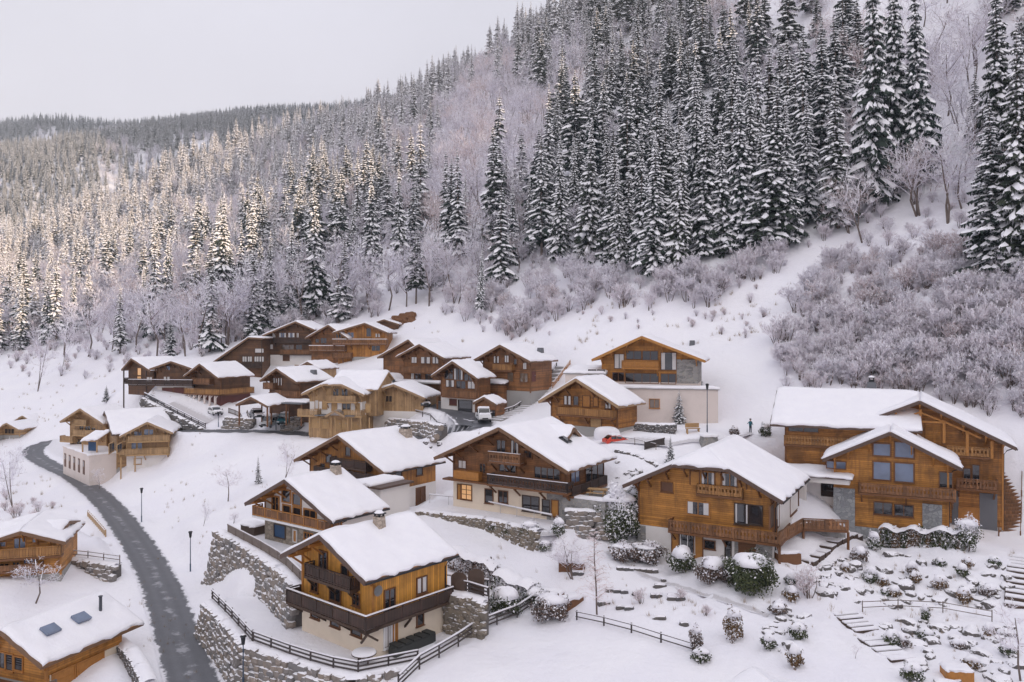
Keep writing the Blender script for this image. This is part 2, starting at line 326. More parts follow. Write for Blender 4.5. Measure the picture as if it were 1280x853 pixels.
W_C2 = [PZ(284,668,-21.9), PZ(322,690,-21.9), PZ(352,709,-21.9), PZ(380,737,-21.9)]
TERR.append(([p[:2] for p in W_C2]+[PZ(440,722,-21.9)[:2], PZ(487,668,-21.9)[:2], PZ(440,640,-21.9)[:2], PZ(325,648,-21.9)[:2]], (-21.9, 0, 0)))
W_C1 = [PZ(262,752,-25.0), PZ(285,776,-25.0), PZ(311,806,-25.0), PZ(375,826,-25.0), PZ(442,845,-25.0), PZ(522,829,-25.0)]
TERR.append(([p[:2] for p in W_C1]+[PZ(556,826,-25)[:2], PZ(600,790,-25)[:2], PZ(560,765,-25)[:2], PZ(400,752,-25)[:2], PZ(300,742,-25)[:2]], (-25.0, 0, 0)))
W_C3 = [PZ(524,638,-19.7), PZ(566,643,-19.7), PZ(609,648,-19.7), PZ(640,655,-19.7), PZ(676,664,-19.7)]
TERR.append(([p[:2] for p in W_C3]+[PZ(712,668,-19.7)[:2], PZ(745,640,-19.7)[:2], PZ(700,610,-19.7)[:2], PZ(560,612,-19.7)[:2], PZ(530,628,-19.7)[:2]], (-19.7, 0, 0)))
_a, _b, _c = P(180,498,158), P(256,537,149), P(300,508,158)
_n = (_b-_a).cross(_c-_a); W_A = [_a, (_a+_b)/2, _b]
TERR.append(([_a[:2], _b[:2], P(290,536,150)[:2], P(320,520,152)[:2], _c[:2], P(200,492,168)[:2]], (_a.z+(_n.x*_a.x+_n.y*_a.y)/_n.z, -_n.x/_n.z, -_n.y/_n.z)))
flat(-26.0, [(62,694),(150,704),(125,672),(85,655),(20,660),(0,690)])
W_LH = [PZ(64,697,-26.0), PZ(105,700,-26.0), PZ(148,706,-26.0)]
def axis(lo, hi, fine0, fine1, step, growth, mx):
    a = [fine0]
    while a[-1] < fine1: a.append(a[-1]+step)
    s = step
    while a[-1] < hi: s = min(s*growth, mx); a.append(a[-1]+s)
    s = step
    while a[0] > lo: s = min(s*growth, mx); a.insert(0, a[0]-s)
    return np.array(a)
AX = axis(-1350, 1650, -122, 64, .85, 1.035, 15.0); AY = axis(-640, 1750, 52, 178, .85, 1.025, 16.0)
def raw_height(X, Y):
    z = tps(X, Y)
    # behind the camera the valley floor climbs to the opposite ridge, which shades the village
    ridge = np.interp(X, [-400,0,300,369,473,545,667,800,905,935,970,1100,1433,1650], [5,25,86,98,139,177,230,296,348,356,362,368,368,290])+9*np.sin(X*.021)+5*np.sin(X*.083+1)
    back = -31+(ridge+31)*sstep(40, -100, Y)*sstep(-480, -110, Y)
    w = sstep(50, -20, Y); z = z*(1-w)+back*w
    # unseen rise added out of frame on the right, shaped to shade the far hill
    q_ = X/np.maximum(Y, 1); z = z+370*sstep(.085, .33, q_)*sstep(440, 560, Y)*sstep(980, 720, Y)
    # small relief
    z = z+.12*np.sin(X*.31+1.3*np.sin(Y*.17))*np.cos(Y*.27)+.05*np.sin(X*1.1+Y*.7)
    rough = sstep(9, 16, X)*sstep(50, 44, X)*sstep(54, 58, Y)*sstep(82, 78, Y); z = z+rough*(.16*np.sin(X*1.9+2*np.sin(Y*.9))*np.sin(Y*1.7+X*.6)+.1*np.sin(X*3.1-Y*1.3))
    z = z+.045*np.sin(X*.9+1.7*np.sin(Y*.6))*np.sin(Y*1.15+np.sin(X*.5))*sstep(230, 150, Y)*sstep(40, 55, Y)
    for line, wd in ((ROADL, 2.1), (STREETL, 3.0)):
        d, zz = polydist(X, Y, line); t = sstep(wd+4.5, wd+.2, d); z = z*(1-t)+zz*t
        z = z+.34*np.exp(-((d-wd-.8)/.6)**2)*(.7+.5*np.sin(X*1.3+Y*.9)*np.sin(X*.4-Y*.6))
    for poly, (a, b, c) in TERR:
        m = inpoly(X, Y, poly); z = np.where(m, a+b*X+c*Y, z)
    return z
GX, GY = np.meshgrid(AX, AY); GZ = raw_height(GX, GY)
def height(x, y):
    i = int(np.clip(np.searchsorted(AX, x)-1, 0, len(AX)-2)); j = int(np.clip(np.searchsorted(AY, y)-1, 0, len(AY)-2))
    u = (x-AX[i])/(AX[i+1]-AX[i]); v = (y-AY[j])/(AY[j+1]-AY[j])
    return float((GZ[j,i]*(1-u)+GZ[j,i+1]*u)*(1-v)+(GZ[j+1,i]*(1-u)+GZ[j+1,i+1]*u)*v)
def heights(x, y):
    x = np.asarray(x, float); y = np.asarray(y, float)
    i = np.clip(np.searchsorted(AX, x)-1, 0, len(AX)-2); j = np.clip(np.searchsorted(AY, y)-1, 0, len(AY)-2)
    u = (x-AX[i])/(AX[i+1]-AX[i]); v = (y-AY[j])/(AY[j+1]-AY[j])
    return (GZ[j,i]*(1-u)+GZ[j,i+1]*u)*(1-v)+(GZ[j+1,i]*(1-u)+GZ[j+1,i+1]*u)*v
_YS = np.concatenate([np.arange(50, 260, .2), np.arange(260, 1500, 1.0)])
def at(px, py, dz=0.0):
    X = (px-640)/FP*_YS; Z = (YH-py)/FP*_YS; h = heights(X, _YS)
    k = np.nonzero(Z <= h)[0]
    if not len(k): return None
    k = k[0]; return Vector((X[k], _YS[k], h[k]+dz))
def ground(p, dz=0.0): return Vector((p[0], p[1], height(p[0], p[1])+dz))
ny, nx = GX.shape
idx = np.arange(ny*nx).reshape(ny, nx)
fs = np.stack([idx[:-1,:-1], idx[:-1,1:], idx[1:,1:], idx[1:,:-1]], -1).reshape(-1, 4)
me = bpy.data.meshes.new('ground'); me.vertices.add(ny*nx); me.vertices.foreach_set('co', np.stack([GX, GY, GZ], -1).ravel())
me.loops.add(fs.size); me.loops.foreach_set('vertex_index', fs.ravel()); me.polygons.add(len(fs)); me.polygons.foreach_set('loop_start', np.arange(0, fs.size, 4))
me.polygons.foreach_set('use_smooth', np.ones(len(fs), bool)); me.materials.append(M['ground_snow']); me.update(calc_edges=True); me.validate()
tag(link(me, 'ground'), kind='structure')

def ribbon(name, line, w0, w1, mat, dz=.06, nacross=8):
    n = len(line); vs = []; uvs = []; fs = []
    for i, p in enumerate(line):
        d = (line[min(i+1, n-1)]-line[max(i-1, 0)]); d.z = 0; d.normalize(); r = Vector((d.y, -d.x, 0)); w = w0+(w1-w0)*i/(n-1)
        for k in range(nacross+1):
            t = k/nacross-.5; q = p+r*(t*w); vs.append((q.x, q.y, max(height(q.x, q.y), p.z-.1)+dz)); uvs.append((k/nacross, i*.5))
    for i in range(n-1):
        for k in range(nacross): a = i*(nacross+1)+k; fs.append((a, a+1, a+nacross+2, a+nacross+1))
    me = bpy.data.meshes.new(name); me.from_pydata(vs, [], fs); me.materials.append(M[mat]); uv = me.uv_layers.new()
    for lp in me.loops: uv.data[lp.index].uv = uvs[lp.vertex_index]
    me.polygons.foreach_set('use_smooth', [True]*len(fs)); me.update()
    return tag(link(me, name), kind='structure')
ribbon('road', smooth_line(ROAD, 14), 4.15, 4.7, 'asphalt')
ribbon('street', smooth_line(STREET, 14), 5.4, 7.5, 'asphalt', .075)

for nm, pts, w_ in [('footpath', [(938,542),(915,548),(893,553),(862,552),(838,556)], 1.0), ('driveway', [(838,556),(810,553),(780,551),(755,551)], 3.4), ('driveway', [(262,529),(245,521),(228,513),(212,505)], 3.2), ('footpath', [(545,806),(580,795),(622,778)], 1.1), ('footpath', [(700,668),(672,669),(640,660),(600,652),(560,646)], 1.2), ('footpath', [(760,690),(800,716),(850,736),(905,752),(960,772)], .9)]:
    L_ = [at(x, y) for x, y in pts]; ribbon(nm, smooth_line(L_, 10), w_, w_, 'trodden_snow', .05, 6)
# ------------------------------------------------------------------ chalets
def snow_sheet(F, B, th=.38, nu=22, nv=10, seed=0, lip=.16, ridge_open=True, droop=.0):
    """snow lying on one roof plane. F, B: front and back edge polylines from eave to ridge"""
    rg = random.Random(seed); mb = MB()
    def along(pl, t):
        x = t*(len(pl)-1); i = min(int(x), len(pl)-2); return Vector(pl[i]).lerp(Vector(pl[i+1]), x-i)
    ph = [rg.uniform(0, 6.3) for _ in range(6)]
    n = (along(F,1)-along(F,0)).cross(along(B,.5)-along(F,.5)); n.normalize()
    if n.z < 0: n = -n
    top = []; bot = []
    vv = [0, .012, .035, .09] + [i/nv for i in range(1, nv)] + [.965, 1] ; vv = sorted(set(vv))
    uu = [0, .008, .022, .06] + [i/nu for i in range(1, nu)] + [.94, .978, .992, 1]; uu = sorted(set(uu))
    for v in vv:
        rt, rb = [], []
        for u in uu:
            p = along(F, v).lerp(along(B, v), u)
            e = min(1, (min(u, 1-u)*4+.02)**.5*1.6) if True else 1
            ed = min(u/.06, (1-u)/.06, 1); ed = max(0, ed)**.5
            ev = min(v/.09, 1)**.5
            h = th*(.42+.58*min(ed, 1))*(.5+.5*ev)
            h *= 1+.2*math.sin(u*8+ph[0]+v*2)*math.sin(v*5+ph[1])+.13*math.sin(u*21+ph[2])*math.cos(v*11+ph[3])+.06*rg.uniform(-1, 1)
            out = Vector((0, 0, 0))
            if v == 0: out = (along(F,0)-along(F,1)).normalized()*(lip*(.4+1.2*max(-1.2, math.sin(u*27+ph[4])*math.sin(u*11+ph[5])+.25*rg.uniform(-1,1))))+Vector((0,0,-.05-.1*max(0, math.sin(u*27+ph[4])*math.sin(u*11+ph[5]))))
            if u == 0: out += (along(F,v)-along(B,v)).normalized()*(.05+.06*math.sin(v*17+ph[2])+.03*rg.uniform(-1,1))
            if u == 1: out += (along(B,v)-along(F,v)).normalized()*.05
            rt.append(p+n*h+out); rb.append(p+n*.012+out*.6)
        top.append(rt); bot.append(rb)
    a, b = len(vv), len(uu); vs = [q for r in top for q in r]+[q for r in bot for q in r]; N = a*b; fs = []
    for i in range(a-1):
        for j in range(b-1):
            k = i*b+j; fs.append((k, k+1, k+b+1, k+b))
    for j in range(b-1): fs.append((j, N+j, N+j+1, j+1)); k = (a-1)*b+j; fs.append((k+1, N+k+1, N+k, k))
    for i in range(a-1): k = i*b; fs.append((k+b, N+k+b, N+k, k)); k = i*b+b-1; fs.append((k, N+k, N+k+b, k+b))
    mb.mesh(vs, fs); return mb
def slab(mb, F, B, th, m=0):
    F = [Vector(p) for p in F]; B = [Vector(p) for p in B]
    for i in range(len(F)-1):
        a, b, c, d = F[i], B[i], B[i+1], F[i+1]; dz = Vector((0,0,-th))
        mb.hexa([a+dz, b+dz, c+dz, d+dz, a, b, c, d], m)

class Block:
    """one gabled volume: frame origin under the front gable apex at roof-front, x along the facade, y into the house, z up"""
    def __init__(s, root, X, Y, rz, zr, ze, wl, wr, L, zb, ov=(1.3, .95, .6), clip=0.0, **k):
        s.root, s.X, s.Y, s.rz, s.zb = root, X, Y, R(rz), zb
        s.zr, s.ze = zr-zb, ze-zb; s.wl, s.wr, s.L = wl, wr, L; s.ovf, s.ovs, s.ovb = ov; s.clip = clip
        s.yf, s.yb = s.ovf, L-s.ovb; s.xl, s.xr = -wl+s.ovs, wr-s.ovs
        s.zel = k.get('zel', ze)-zb if 'zel' in k else s.ze
        rx, ry, rr = root['_x'], root['_y'], root['_r']
        dx, dy = X-rx, Y-ry; c, sn = math.cos(-rr), math.sin(-rr)
        s.loc = (c*dx-sn*dy, sn*dx+c*dy, zb-root['_z']); s.rr = s.rz-rr
    def w2l(s, p): c, n = math.cos(-s.rz), math.sin(-s.rz); dx, dy = p[0]-s.X, p[1]-s.Y; return Vector((c*dx-n*dy, n*dx+c*dy, p[2]-s.zb))
    def l2w(s, p): c, n = math.cos(s.rz), math.sin(s.rz); return Vector((s.X+c*p[0]-n*p[1], s.Y+n*p[0]+c*p[1], p[2]+s.zb))
    def ray(s, px, py):
        d = Vector(((px-640)/FP, 1, (YH-py)/FP)); c, n = math.cos(-s.rz), math.sin(-s.rz)
        return s.w2l((0,0,0)), Vector((c*d.x-n*d.y, n*d.x+c*d.y, d.z))
    def hit(s, side, px, py, off=0):
        o, d = s.ray(px, py)
        if side == 'front': t = (s.yf-off-o.y)/d.y; p = o+d*t; return p.x, p.z
        if side == 'right': t = (s.xr+off-o.x)/d.x; p = o+d*t; return p.y, p.z
        if side == 'left': t = (s.xl-off-o.x)/d.x; p = o+d*t; return -p.y, p.z
    def tr(s, side):
        if side == 'front': return lambda u, v, w: (u, s.yf-w, v)
        if side == 'right': return lambda u, v, w: (s.xr+w, u, v)
        if side == 'left': return lambda u, v, w: (s.xl-w, -u, v)
        if side == 'back': return lambda u, v, w: (-u, s.yb+w, v)
    def sbox(s, mb, side, u0, v0, u1, v1, w0, w1, m=0):
        T = s.tr(side); mb.hexa([T(u0,v0,w1), T(u1,v0,w1), T(u1,v0,w0), T(u0,v0,w0), T(u0,v1,w1), T(u1,v1,w1), T(u1,v1,w0), T(u0,v1,w0)], m)
    def add(s, mb, name, mats, parent=None, smooth=False, label=None):
        o = mb.build(name, mats, parent or s.root, (0,0,0) if parent else s.loc, 0 if parent else s.rr, smooth)
        if label: o['label'] = label
        return o
    def zroof(s, x): return s.zr-(s.zr-s.ze)*x/s.wr if x > 0 else s.zr+(s.zr-s.zel)*x/s.wl
    def walls(s, mat, h1=0, base=None, gable=None, hg=None, foot=3.5):
        t = .32; mb = MB(); z0 = h1
        xl, xr = s.xl, s.xr
        pl = [(xl, z0), (xr, z0), (xr, s.zroof(xr)-t), (0, s.zr-t), (xl, s.zroof(xl)-t)]
        if s.clip:
            zc = s.zr-s.clip; xc = s.clip*s.wr/(s.zr-s.ze); xcl = s.clip*s.wl/(s.zr-s.zel)
            pl = [(xl, z0), (xr, z0), (xr, s.zroof(xr)-t), (xc, zc-t), (-xcl, zc-t), (xl, s.zroof(xl)-t)]
        mb.prism(pl, s.yf, s.yb); s.add(mb, 'wall', [mat])
        if base:
            mb = MB(); e = .04; mb.box(xl-e, s.yf-e, -foot, xr+e, s.yb+e, h1); s.add(mb, 'ground_floor_wall', [base])
        elif h1 <= 0:
            mb = MB(); mb.box(xl-.03, s.yf-.03, -foot, xr+.03, s.yb+.03, h1+.25); s.add(mb, 'foundation', ['concrete'])
        for x in (xl, xr):                                   # corner boards
            mb = MB(); mb.box(x-.09, s.yf-.07, max(h1,0), x+.09, s.yf+.1, s.zroof(x)-t-.02); s.add(mb, 'corner_trim', [s.beam])
    beam = 'beam_brown'
    def roof(s, seed=0, fascia='fascia_brown', th=.26, snow=.31, beams=True, purl=3, soffit=None, nu=30, brace=True):
        L, zr, ze, zel = s.L, s.zr, s.ze, s.zel
        if s.clip:
            zc = zr-s.clip; xc = s.clip*s.wr/(zr-ze); xcl = s.clip*s.wl/(zr-zel); yc = s.clip*1.6
            FR = [(s.wr,0,ze), (xc,0,zc), (0,yc,zr)]; FL = [(-s.wl,0,zel), (-xcl,0,zc), (0,yc,zr)]
            BR = [(s.wr,L,ze), (xc,L,zc), (0,L,zr)]; BL = [(-s.wl,L,zel), (-xcl,L,zc), (0,L,zr)]
        else:
            FR = [(s.wr,0,ze), (0,0,zr)]; FL = [(-s.wl,0,zel), (0,0,zr)]; BR = [(s.wr,L,ze), (0,L,zr)]; BL = [(-s.wl,L,zel), (0,L,zr)]
        mb = MB(); slab(mb, FR, BR, th); slab(mb, BL, FL, th)
        if s.clip:
            a, b, c = Vector((-xcl,0,zc)), Vector((xc,0,zc)), Vector((0,yc,zr)); d = Vector((0,0,-th))
            mb.mesh([a,b,c,a+d,b+d,c+d], [(0,1,2),(3,5,4),(0,3,4,1),(1,4,5,2),(2,5,3,0)])
        # verge and eave boards
        for E0, E1 in ((FR, None), (FL, None)):
            for i in range(len(E0)-1):
                if s.clip and i == 1: continue
                p, q = Vector(E0[i]), Vector(E0[i+1]); p2, q2 = p+Vector((0,-.05,-.15)), q+Vector((0,-.05,-.15)); mb.bar(p2, q2, .1, .36, 1)
        if s.clip: mb.bar((-xcl,-.05,zc-.15), (xc,-.05,zc-.15), .1, .3, 1)
        for p, q in ((FR[0], BR[0]), (FL[0], BL[0])): mb.bar(Vector(p)+Vector((0,-.04,-.14)), Vector(q)+Vector((0,.04,-.14)), .09, .26, 1)
        ro = s.add(mb, 'roof', [soffit or s.beam, fascia]); s.ro = ro
        for k, (F, B) in enumerate(((FR, BR), (FL, BL))):
            s.add(snow_sheet(F, B, snow, seed=seed*7+k, nu=nu), 'snow_cover', ['snow'], ro, True)
        if s.clip:
            s.add(snow_sheet([(-xcl,0,zc),(0,yc,zr)], [(xc,0,zc),(0,yc,zr)], snow*.8, nu=8, nv=5, seed=seed), 'snow_cover', ['snow'], ro, True)
        if beams:
            xs = [0]+[s.wr*(i+1)/(purl)*.93 for i in range(purl-1)]+[-s.wl*(i+1)/(purl)*.93 for i in range(purl-1)]+[s.xr-.05, s.xl+.05]
            for x in xs:
                z = s.zroof(x)-th-.14
                if s.clip: z = min(z, zr-s.clip-th-.14)
                mb = MB(); mb.box(x-.11, .12, z-.13, x+.11, s.yf+.02, z+.13)
                if brace and s.ovf > .9:
                    mb.bar((x, s.yf-.02, z-.95), (x, .4, z-.1), .13, .15)
                s.add(mb, 'purlin', [s.beam])
    def downpipe(s, y=None):
        y = s.yf+.25 if y is None else y; x = s.xr+.12; z = s.zroof(s.wr)-.35; mb = MB(); mb.tube([(s.wr-.1, y, z), (x+.3, y, z-.25), (x, y, z-.7), (x, y, -.3)], .055, 6); s.add(mb, 'downpipe', ['metal_dark'])
        mb = MB(); mb.tube([(s.wr+.05, -.02, s.ze-.2), (s.wr+.05, s.L+.02, s.ze-.2)], .085, 6); s.add(mb, 'gutter', ['metal_dark'])
    def chimney(s, x, y, w=.9, d=.9, h=1.5, mat='chimney_stone', cap=True, taper=.8):
        z0 = s.zroof(x)-.5; z1 = z0+.5+h; mb = MB()
        b = [(x-w/2,y-d/2,z0),(x+w/2,y-d/2,z0),(x+w/2,y+d/2,z0),(x-w/2,y+d/2,z0)]; t = [(x+(p[0]-x)*taper, y+(p[1]-y)*taper, z1) for p in b]; mb.hexa(b+t)
        c = s.add(mb, 'chimney', [mat], s.ro)
        if cap:
            m2 = MB()
            for i in (-1, 1):
                for j in (-1, 1): m2.box(x+i*w*.28-.06, y+j*d*.28-.06, z1, x+i*w*.28+.06, y+j*d*.28+.06, z1+.22)
            m2.box(x-w*.48, y-d*.48, z1+.22, x+w*.48, y+d*.48, z1+.3)
            s.add(m2, 'chimney', ['metal_dark'], s.ro)['label'] = 'dark metal chimney cowl'
            m3 = MB(); n = 8; R0 = w*.45
            vs = [(x, y, z1+.52)]+[(x+R0*.6*math.cos(k*.785), y+R0*.6*math.sin(k*.785), z1+.46) for k in range(8)]+[(x+R0*math.cos(k*.785), y+R0*math.sin(k*.785), z1+.305) for k in range(8)]
            m3.mesh(vs, [(0,1+k,1+(k+1)%8) for k in range(8)]+[(1+k,9+k,9+(k+1)%8,1+(k+1)%8) for k in range(8)]); s.add(m3, 'snow_cap', ['snow'], s.ro, True)
    def chim_px(s, px, py, side=1, **k):     # where a pixel's ray meets the right (1) or left (-1) roof plane
        o, d = s.ray(px, py); w, ze = (s.wr, s.ze) if side > 0 else (s.wl, s.zel); k2 = (s.zr-ze)/w*side
        t = (s.zr-k2*o.x-o.z)/(d.z+k2*d.x); p = o+d*t; s.chimney(p.x, p.y, **k); return p
    def opening(s, side, u0, v0, u1, v1, name='window', frame=None, glass='glass', nx=2, ny=1, curtain=0, shutter=None, w=.0, sill=True, label=None, fr=.09):
        frame = frame or s.beam; mb = MB(); f = fr; o = .1
        for (a, b, c, d) in ((u0-f,v1,u1+f,v1+f),(u0-f,v0-f,u1+f,v0),(u0-f,v0,u0,v1),(u1,v0,u1+f,v1)): s.sbox(mb, side, a, b, c, d, w-.02, w+o)
        for i in range(1, nx): x = u0+(u1-u0)*i/nx; s.sbox(mb, side, x-.035, v0, x+.035, v1, w-.02, w+.075)
        for i in range(1, ny): z = v0+(v1-v0)*i/ny; s.sbox(mb, side, u0, z-.03, u1, z+.03, w-.02, w+.07)
        if sill and name == 'window': s.sbox(mb, side, u0-.15, v0-f-.06, u1+.15, v0-f-.002, w, w+.17)
        wi = s.add(mb, name, [frame])
        if label: wi['label'] = label
        mb = MB(); s.sbox(mb, side, u0, v0, u1, v1, w-.01, w+.03); s.add(mb, 'pane', [glass], wi)
        if curtain:
            mb = MB(); cw = (u1-u0)*curtain/2
            s.sbox(mb, side, u0+.03, v0+.05, u0+cw, v1-.02, w+.028, w+.045); s.add(mb, 'curtain', ['curtain'], wi)
            mb = MB(); s.sbox(mb, side, u1-cw, v0+.05, u1-.03, v1-.02, w+.028, w+.045); s.add(mb, 'curtain', ['curtain'], wi)
        if shutter:
            sw = min(.62, (u1-u0)*.55)
            for a, b in ((u0-f-.03-sw, u0-f-.03), (u1+f+.03, u1+f+.03+sw)):
                mb = MB(); s.sbox(mb, side, a, v0-.05, b, v1+.05, w, w+.07)
                s.sbox(mb, side, a+.04, v0+.15, b-.04, v0+.27, w+.07, w+.095); s.sbox(mb, side, a+.04, v1-.27, b-.04, v1-.15, w+.07, w+.095); s.add(mb, 'shutter', [shutter])
        return wi
    def win(s, side, p0, p1, off=0, **k):
        a = s.hit(side, *p0, off); b = s.hit(side, *p1, off); u0, u1 = sorted((a[0], b[0])); v0, v1 = sorted((a[1], b[1])); return s.opening(side, u0, v0, u1, v1, w=off, **k)
    def door(s, side, p0, p1, mat='door_brown', off=0, name='door', handle=True, panels=3, frame=None):
        a = s.hit(side, *p0, off); b = s.hit(side, *p1, off); u0, u1 = sorted((a[0], b[0])); v0, v1 = sorted((a[1], b[1])); return s.door_uv(side, u0, v0, u1, v1, mat, off, name, handle, panels, frame)
    def door_uv(s, side, u0, v0, u1, v1, mat='door_brown', w=0, name='door', handle=True, panels=3, frame=None):
        mb = MB(); s.sbox(mb, side, u0, v0, u1, v1, w-.02, w+.05, 0)
        for i in range(panels): z0 = v0+(v1-v0)*i/panels; s.sbox(mb, side, u0+.1, z0+.06, u1-.1, z0+(v1-v0)/panels-.06, w+.05, w+.075, 0)
        d = s.add(mb, name, [mat]); mb = MB(); f = .1
        for (a, b, c, e) in ((u0-f,v1,u1+f,v1+f),(u0-f,v0,u0,v1),(u1,v0,u1+f,v1)): s.sbox(mb, side, a, b, c, e, w-.02, w+.11)
        s.add(mb, 'frame', [frame or s.beam], d)
        if handle: mb = MB(); s.sbox(mb, side, u1-.22, v0+.95, u1-.14, v0+1.1, w+.05, w+.13); s.add(mb, 'handle', ['metal_grey'], d)
        return d
    def railing(s, mb, side, a, b, z, h=1.0, style='boards', top=.1):
        """a, b: (u, w) plan points in the side's frame"""
        T = s.tr(side); ax, aw = a; bx, bw = b; Ln = math.hypot(bx-ax, bw-aw)
        def pt(t, zz): return T(ax+(bx-ax)*t, zz, aw+(bw-aw)*t)
        mb.bar(pt(0, z+h), pt(1, z+h), .13, .09, 1); mb.bar(pt(0, z+.1), pt(1, z+.1), .09, .1, 1)
        n = max(1, int(Ln/2.0+.5))
        for i in range(n+1): mb.bar(pt(i/n, z-.12), pt(i/n, z+h+.02), .11, .11, 1, up=(1,0,0))
        if style == 'boards':
            k = max(2, int(Ln/.2))
            for i in range(k):
                t = (i+.5)/k; mb.bar(pt(t-.4/k, z+.53), pt(t+.4/k, z+.53), .035, .74 if i % 2 else .7, 0)
        elif style == 'cutout':               # sawn boards: pinched in the middle so that diamonds show between them
            k = max(2, int(Ln/.34))
            for i in range(k):
                t = (i+.5)/k; e = .48/k
                mb.bar(pt(t-e, z+.27), pt(t+e, z+.27), .035, .24, 0); mb.bar(pt(t-e, z+.8), pt(t+e, z+.8), .035, .22, 0); mb.bar(pt(t-e*.55, z+.54), pt(t+e*.55, z+.54), .035, .32, 0)
        elif style == 'rails':
            for q in (.32, .54, .76): mb.bar(pt(0, z+q*h), pt(1, z+q*h), .045, .13, 0)
        elif style == 'solid': mb.bar(pt(0, z+.52), pt(1, z+.52), .05, .78, 0)
    def balcony(s, side, u0, u1, z, depth, style='boards', rail='wood_rail', h=1.0, ends=(1, 1), deck='beam_brown', brackets=0, snow=.0, post='', w0=0.0, wleft=None):
        mb = MB(); s.sbox(mb, side, u0, z-.22, u1, z, w0, w0+depth); bl = s.add(mb, 'balcony', [deck])
        d = w0+depth-.07; mb = MB(); s.railing(mb, side, (u0+.06, d), (u1-.06, d), z, h, style); s.add(mb, 'railing', [rail, post or rail], bl)
        if ends[0]: mb = MB(); s.railing(mb, side, (u0+.06, w0+.05), (u0+.06, d), z, h, style); s.add(mb, 'railing', [rail, post or rail], bl)
        if ends[1]: mb = MB(); s.railing(mb, side, (u1-.06, w0+.05), (u1-.06, d), z, h, style); s.add(mb, 'railing', [rail, post or rail], bl)
        if snow:
            mb = MB(); s.sbox(mb, side, u0+.02, z+h+.045, u1-.02, z+h+.045+snow, d-.075, d+.075); s.add(mb, 'snow_cover', ['snow'], bl)
            mb = MB(); s.sbox(mb, side, u0+.1, z+.002, u1-.1, z+.1, w0+.3*depth, d-.06); s.add(mb, 'snow_cover', ['snow'], bl)
        T = s.tr(side)
        for i in range(brackets):
            u = u0+.3+(u1-u0-.6)*i/max(1, brackets-1); mb = MB()
            mb.bar(T(u, z-.3, w0), T(u, z-.3, w0+depth*.92), .16, .16); mb.bar(T(u, z-1.15, w0+.03), T(u, z-.36, w0+depth*.8), .15, .15); s.add(mb, 'bracket', [deck])
        return bl
    def band(s, side, u0, v0, u1, v1, w0, w1, mat, name='trim', label=None, parent=None):
        mb = MB(); s.sbox(mb, side, u0, v0, u1, v1, w0, w1); return s.add(mb, name, [mat], parent, label=label)
    def span(s, side): return (s.xl, s.xr) if side == 'front' else ((s.yf, s.yb) if side == 'right' else (-s.yb, -s.yf))
def house(name, label, X, Y, rz, zb, cat='chalet', group=None):
    r = empty(name, (X, Y, zb), R(rz)); tag(r, label, cat, group); r['_x'], r['_y'], r['_r'], r['_z'] = X, Y, R(rz), zb; return r
def crop(x0, y0, k): return lambda x, y: (x0+x/k, y0+y/k)
k1 = crop(0,620,3.66); k2 = crop(1020,480,4.0615); k3 = crop(760,540,4.0); k4 = crop(330,620,4.063); k5 = crop(520,490,4.489); k6 = crop(290,520,4.267); k7 = crop(60,490,6.4)
kA = crop(140,390,5.33); kE = crop(290,390,5.687); kF = crop(370,390,5.333); kG = crop(470,400,5.688); kZ = crop(460,380,2.783); kL = crop(0,490,4.062)

# ---- the yellow chalet in front
r = house('chalet', 'bright yellow board chalet on cream plaster base, dark balcony wrapping its corner', -15.13, 63, -40.6, -25.0)
b = Block(r, -15.13, 63.0, -40.6, -16.0, -18.55, 5.40, 5.60, 9.81, -25.0, ov=(1.5, .95, .35)); b.beam = 'beam_orange'
zf = b.hit('right', *k4(515,690), .9)[1]
b.walls('wood_orange', h1=zf-.1, base='plaster_cream'); b.roof(1, fascia='fascia_dark', purl=3)
b.chim_px(*k4(585,165), 1, w=.95, d=.8, h=1.0)
for p0, p1, kw in [((285,278),(322,376),dict(nx=2)), ((396,352),(428,412),dict(nx=1)), ((243,432),(274,488),dict(nx=2, sill=True)), ((338,455),(390,542),dict(nx=2)), ((454,492),(486,560),dict(nx=2))]:
    b.win('front', k4(*p0), k4(*p1), frame='beam_brown', **kw)
b.win('right', k4(612,484), k4(662,578), frame='beam_brown', nx=2); b.win('right', k4(777,422), k4(824,484), frame='beam_brown', curtain=.8)
for p0, p1 in [((242,590),(281,626)), ((342,632),(385,670)), ((447,672),(495,716))]: b.win('front', k4(*p0), k4(*p1), off=.04, nx=1, frame='beam_brown')
b.win('right', k4(610,655), k4(656,756), off=.04, nx=2, frame='paint_white', glass='glass_tan', curtain=.7, label='white framed glass door on the lower floor'); b.win('right', k4(776,592), k4(806,648), off=.04, nx=1, frame='beam_brown')
b.door('right', k4(657,645), k4(672,755), 'shutter_orange', off=.04, handle=False, name='shutter')
b.balcony('front', b.xl-.3, b.xr+.9, zf, 1.45, 'solid', 'wood_rail_dark', 1.05, (1, 0), 'beam_dark', brackets=4, snow=.06)
b.balcony('right', b.yf-1.45, b.yb-.1, zf-.005, .9, 'solid', 'wood_rail_dark', 1.045, (0, 1), 'beam_dark', brackets=3, snow=.06)
u0, z2 = b.hit('front', *k4(203,404), 1.0); u1, _ = b.hit('front', *k4(436,470), 1.0)
b.balcony('front', u0, u1, z2, 1.0, 'boards', 'wood_rail_dark', 1.0, (1, 1), 'beam_dark', brackets=3)
dd, dz = b.hit('right', *k4(578,482), .35); mb = MB(); n = 14
mb.mesh([(b.xr+.3,dd,dz)]+[(b.xr+.42,dd+.42*math.cos(6.283*i/n),dz+.42*math.sin(6.283*i/n)) for i in range(n)], [(0,1+i,1+(i+1)%n) for i in range(n)]+[(0,1+(i+1)%n,1+i) for i in range(n)])
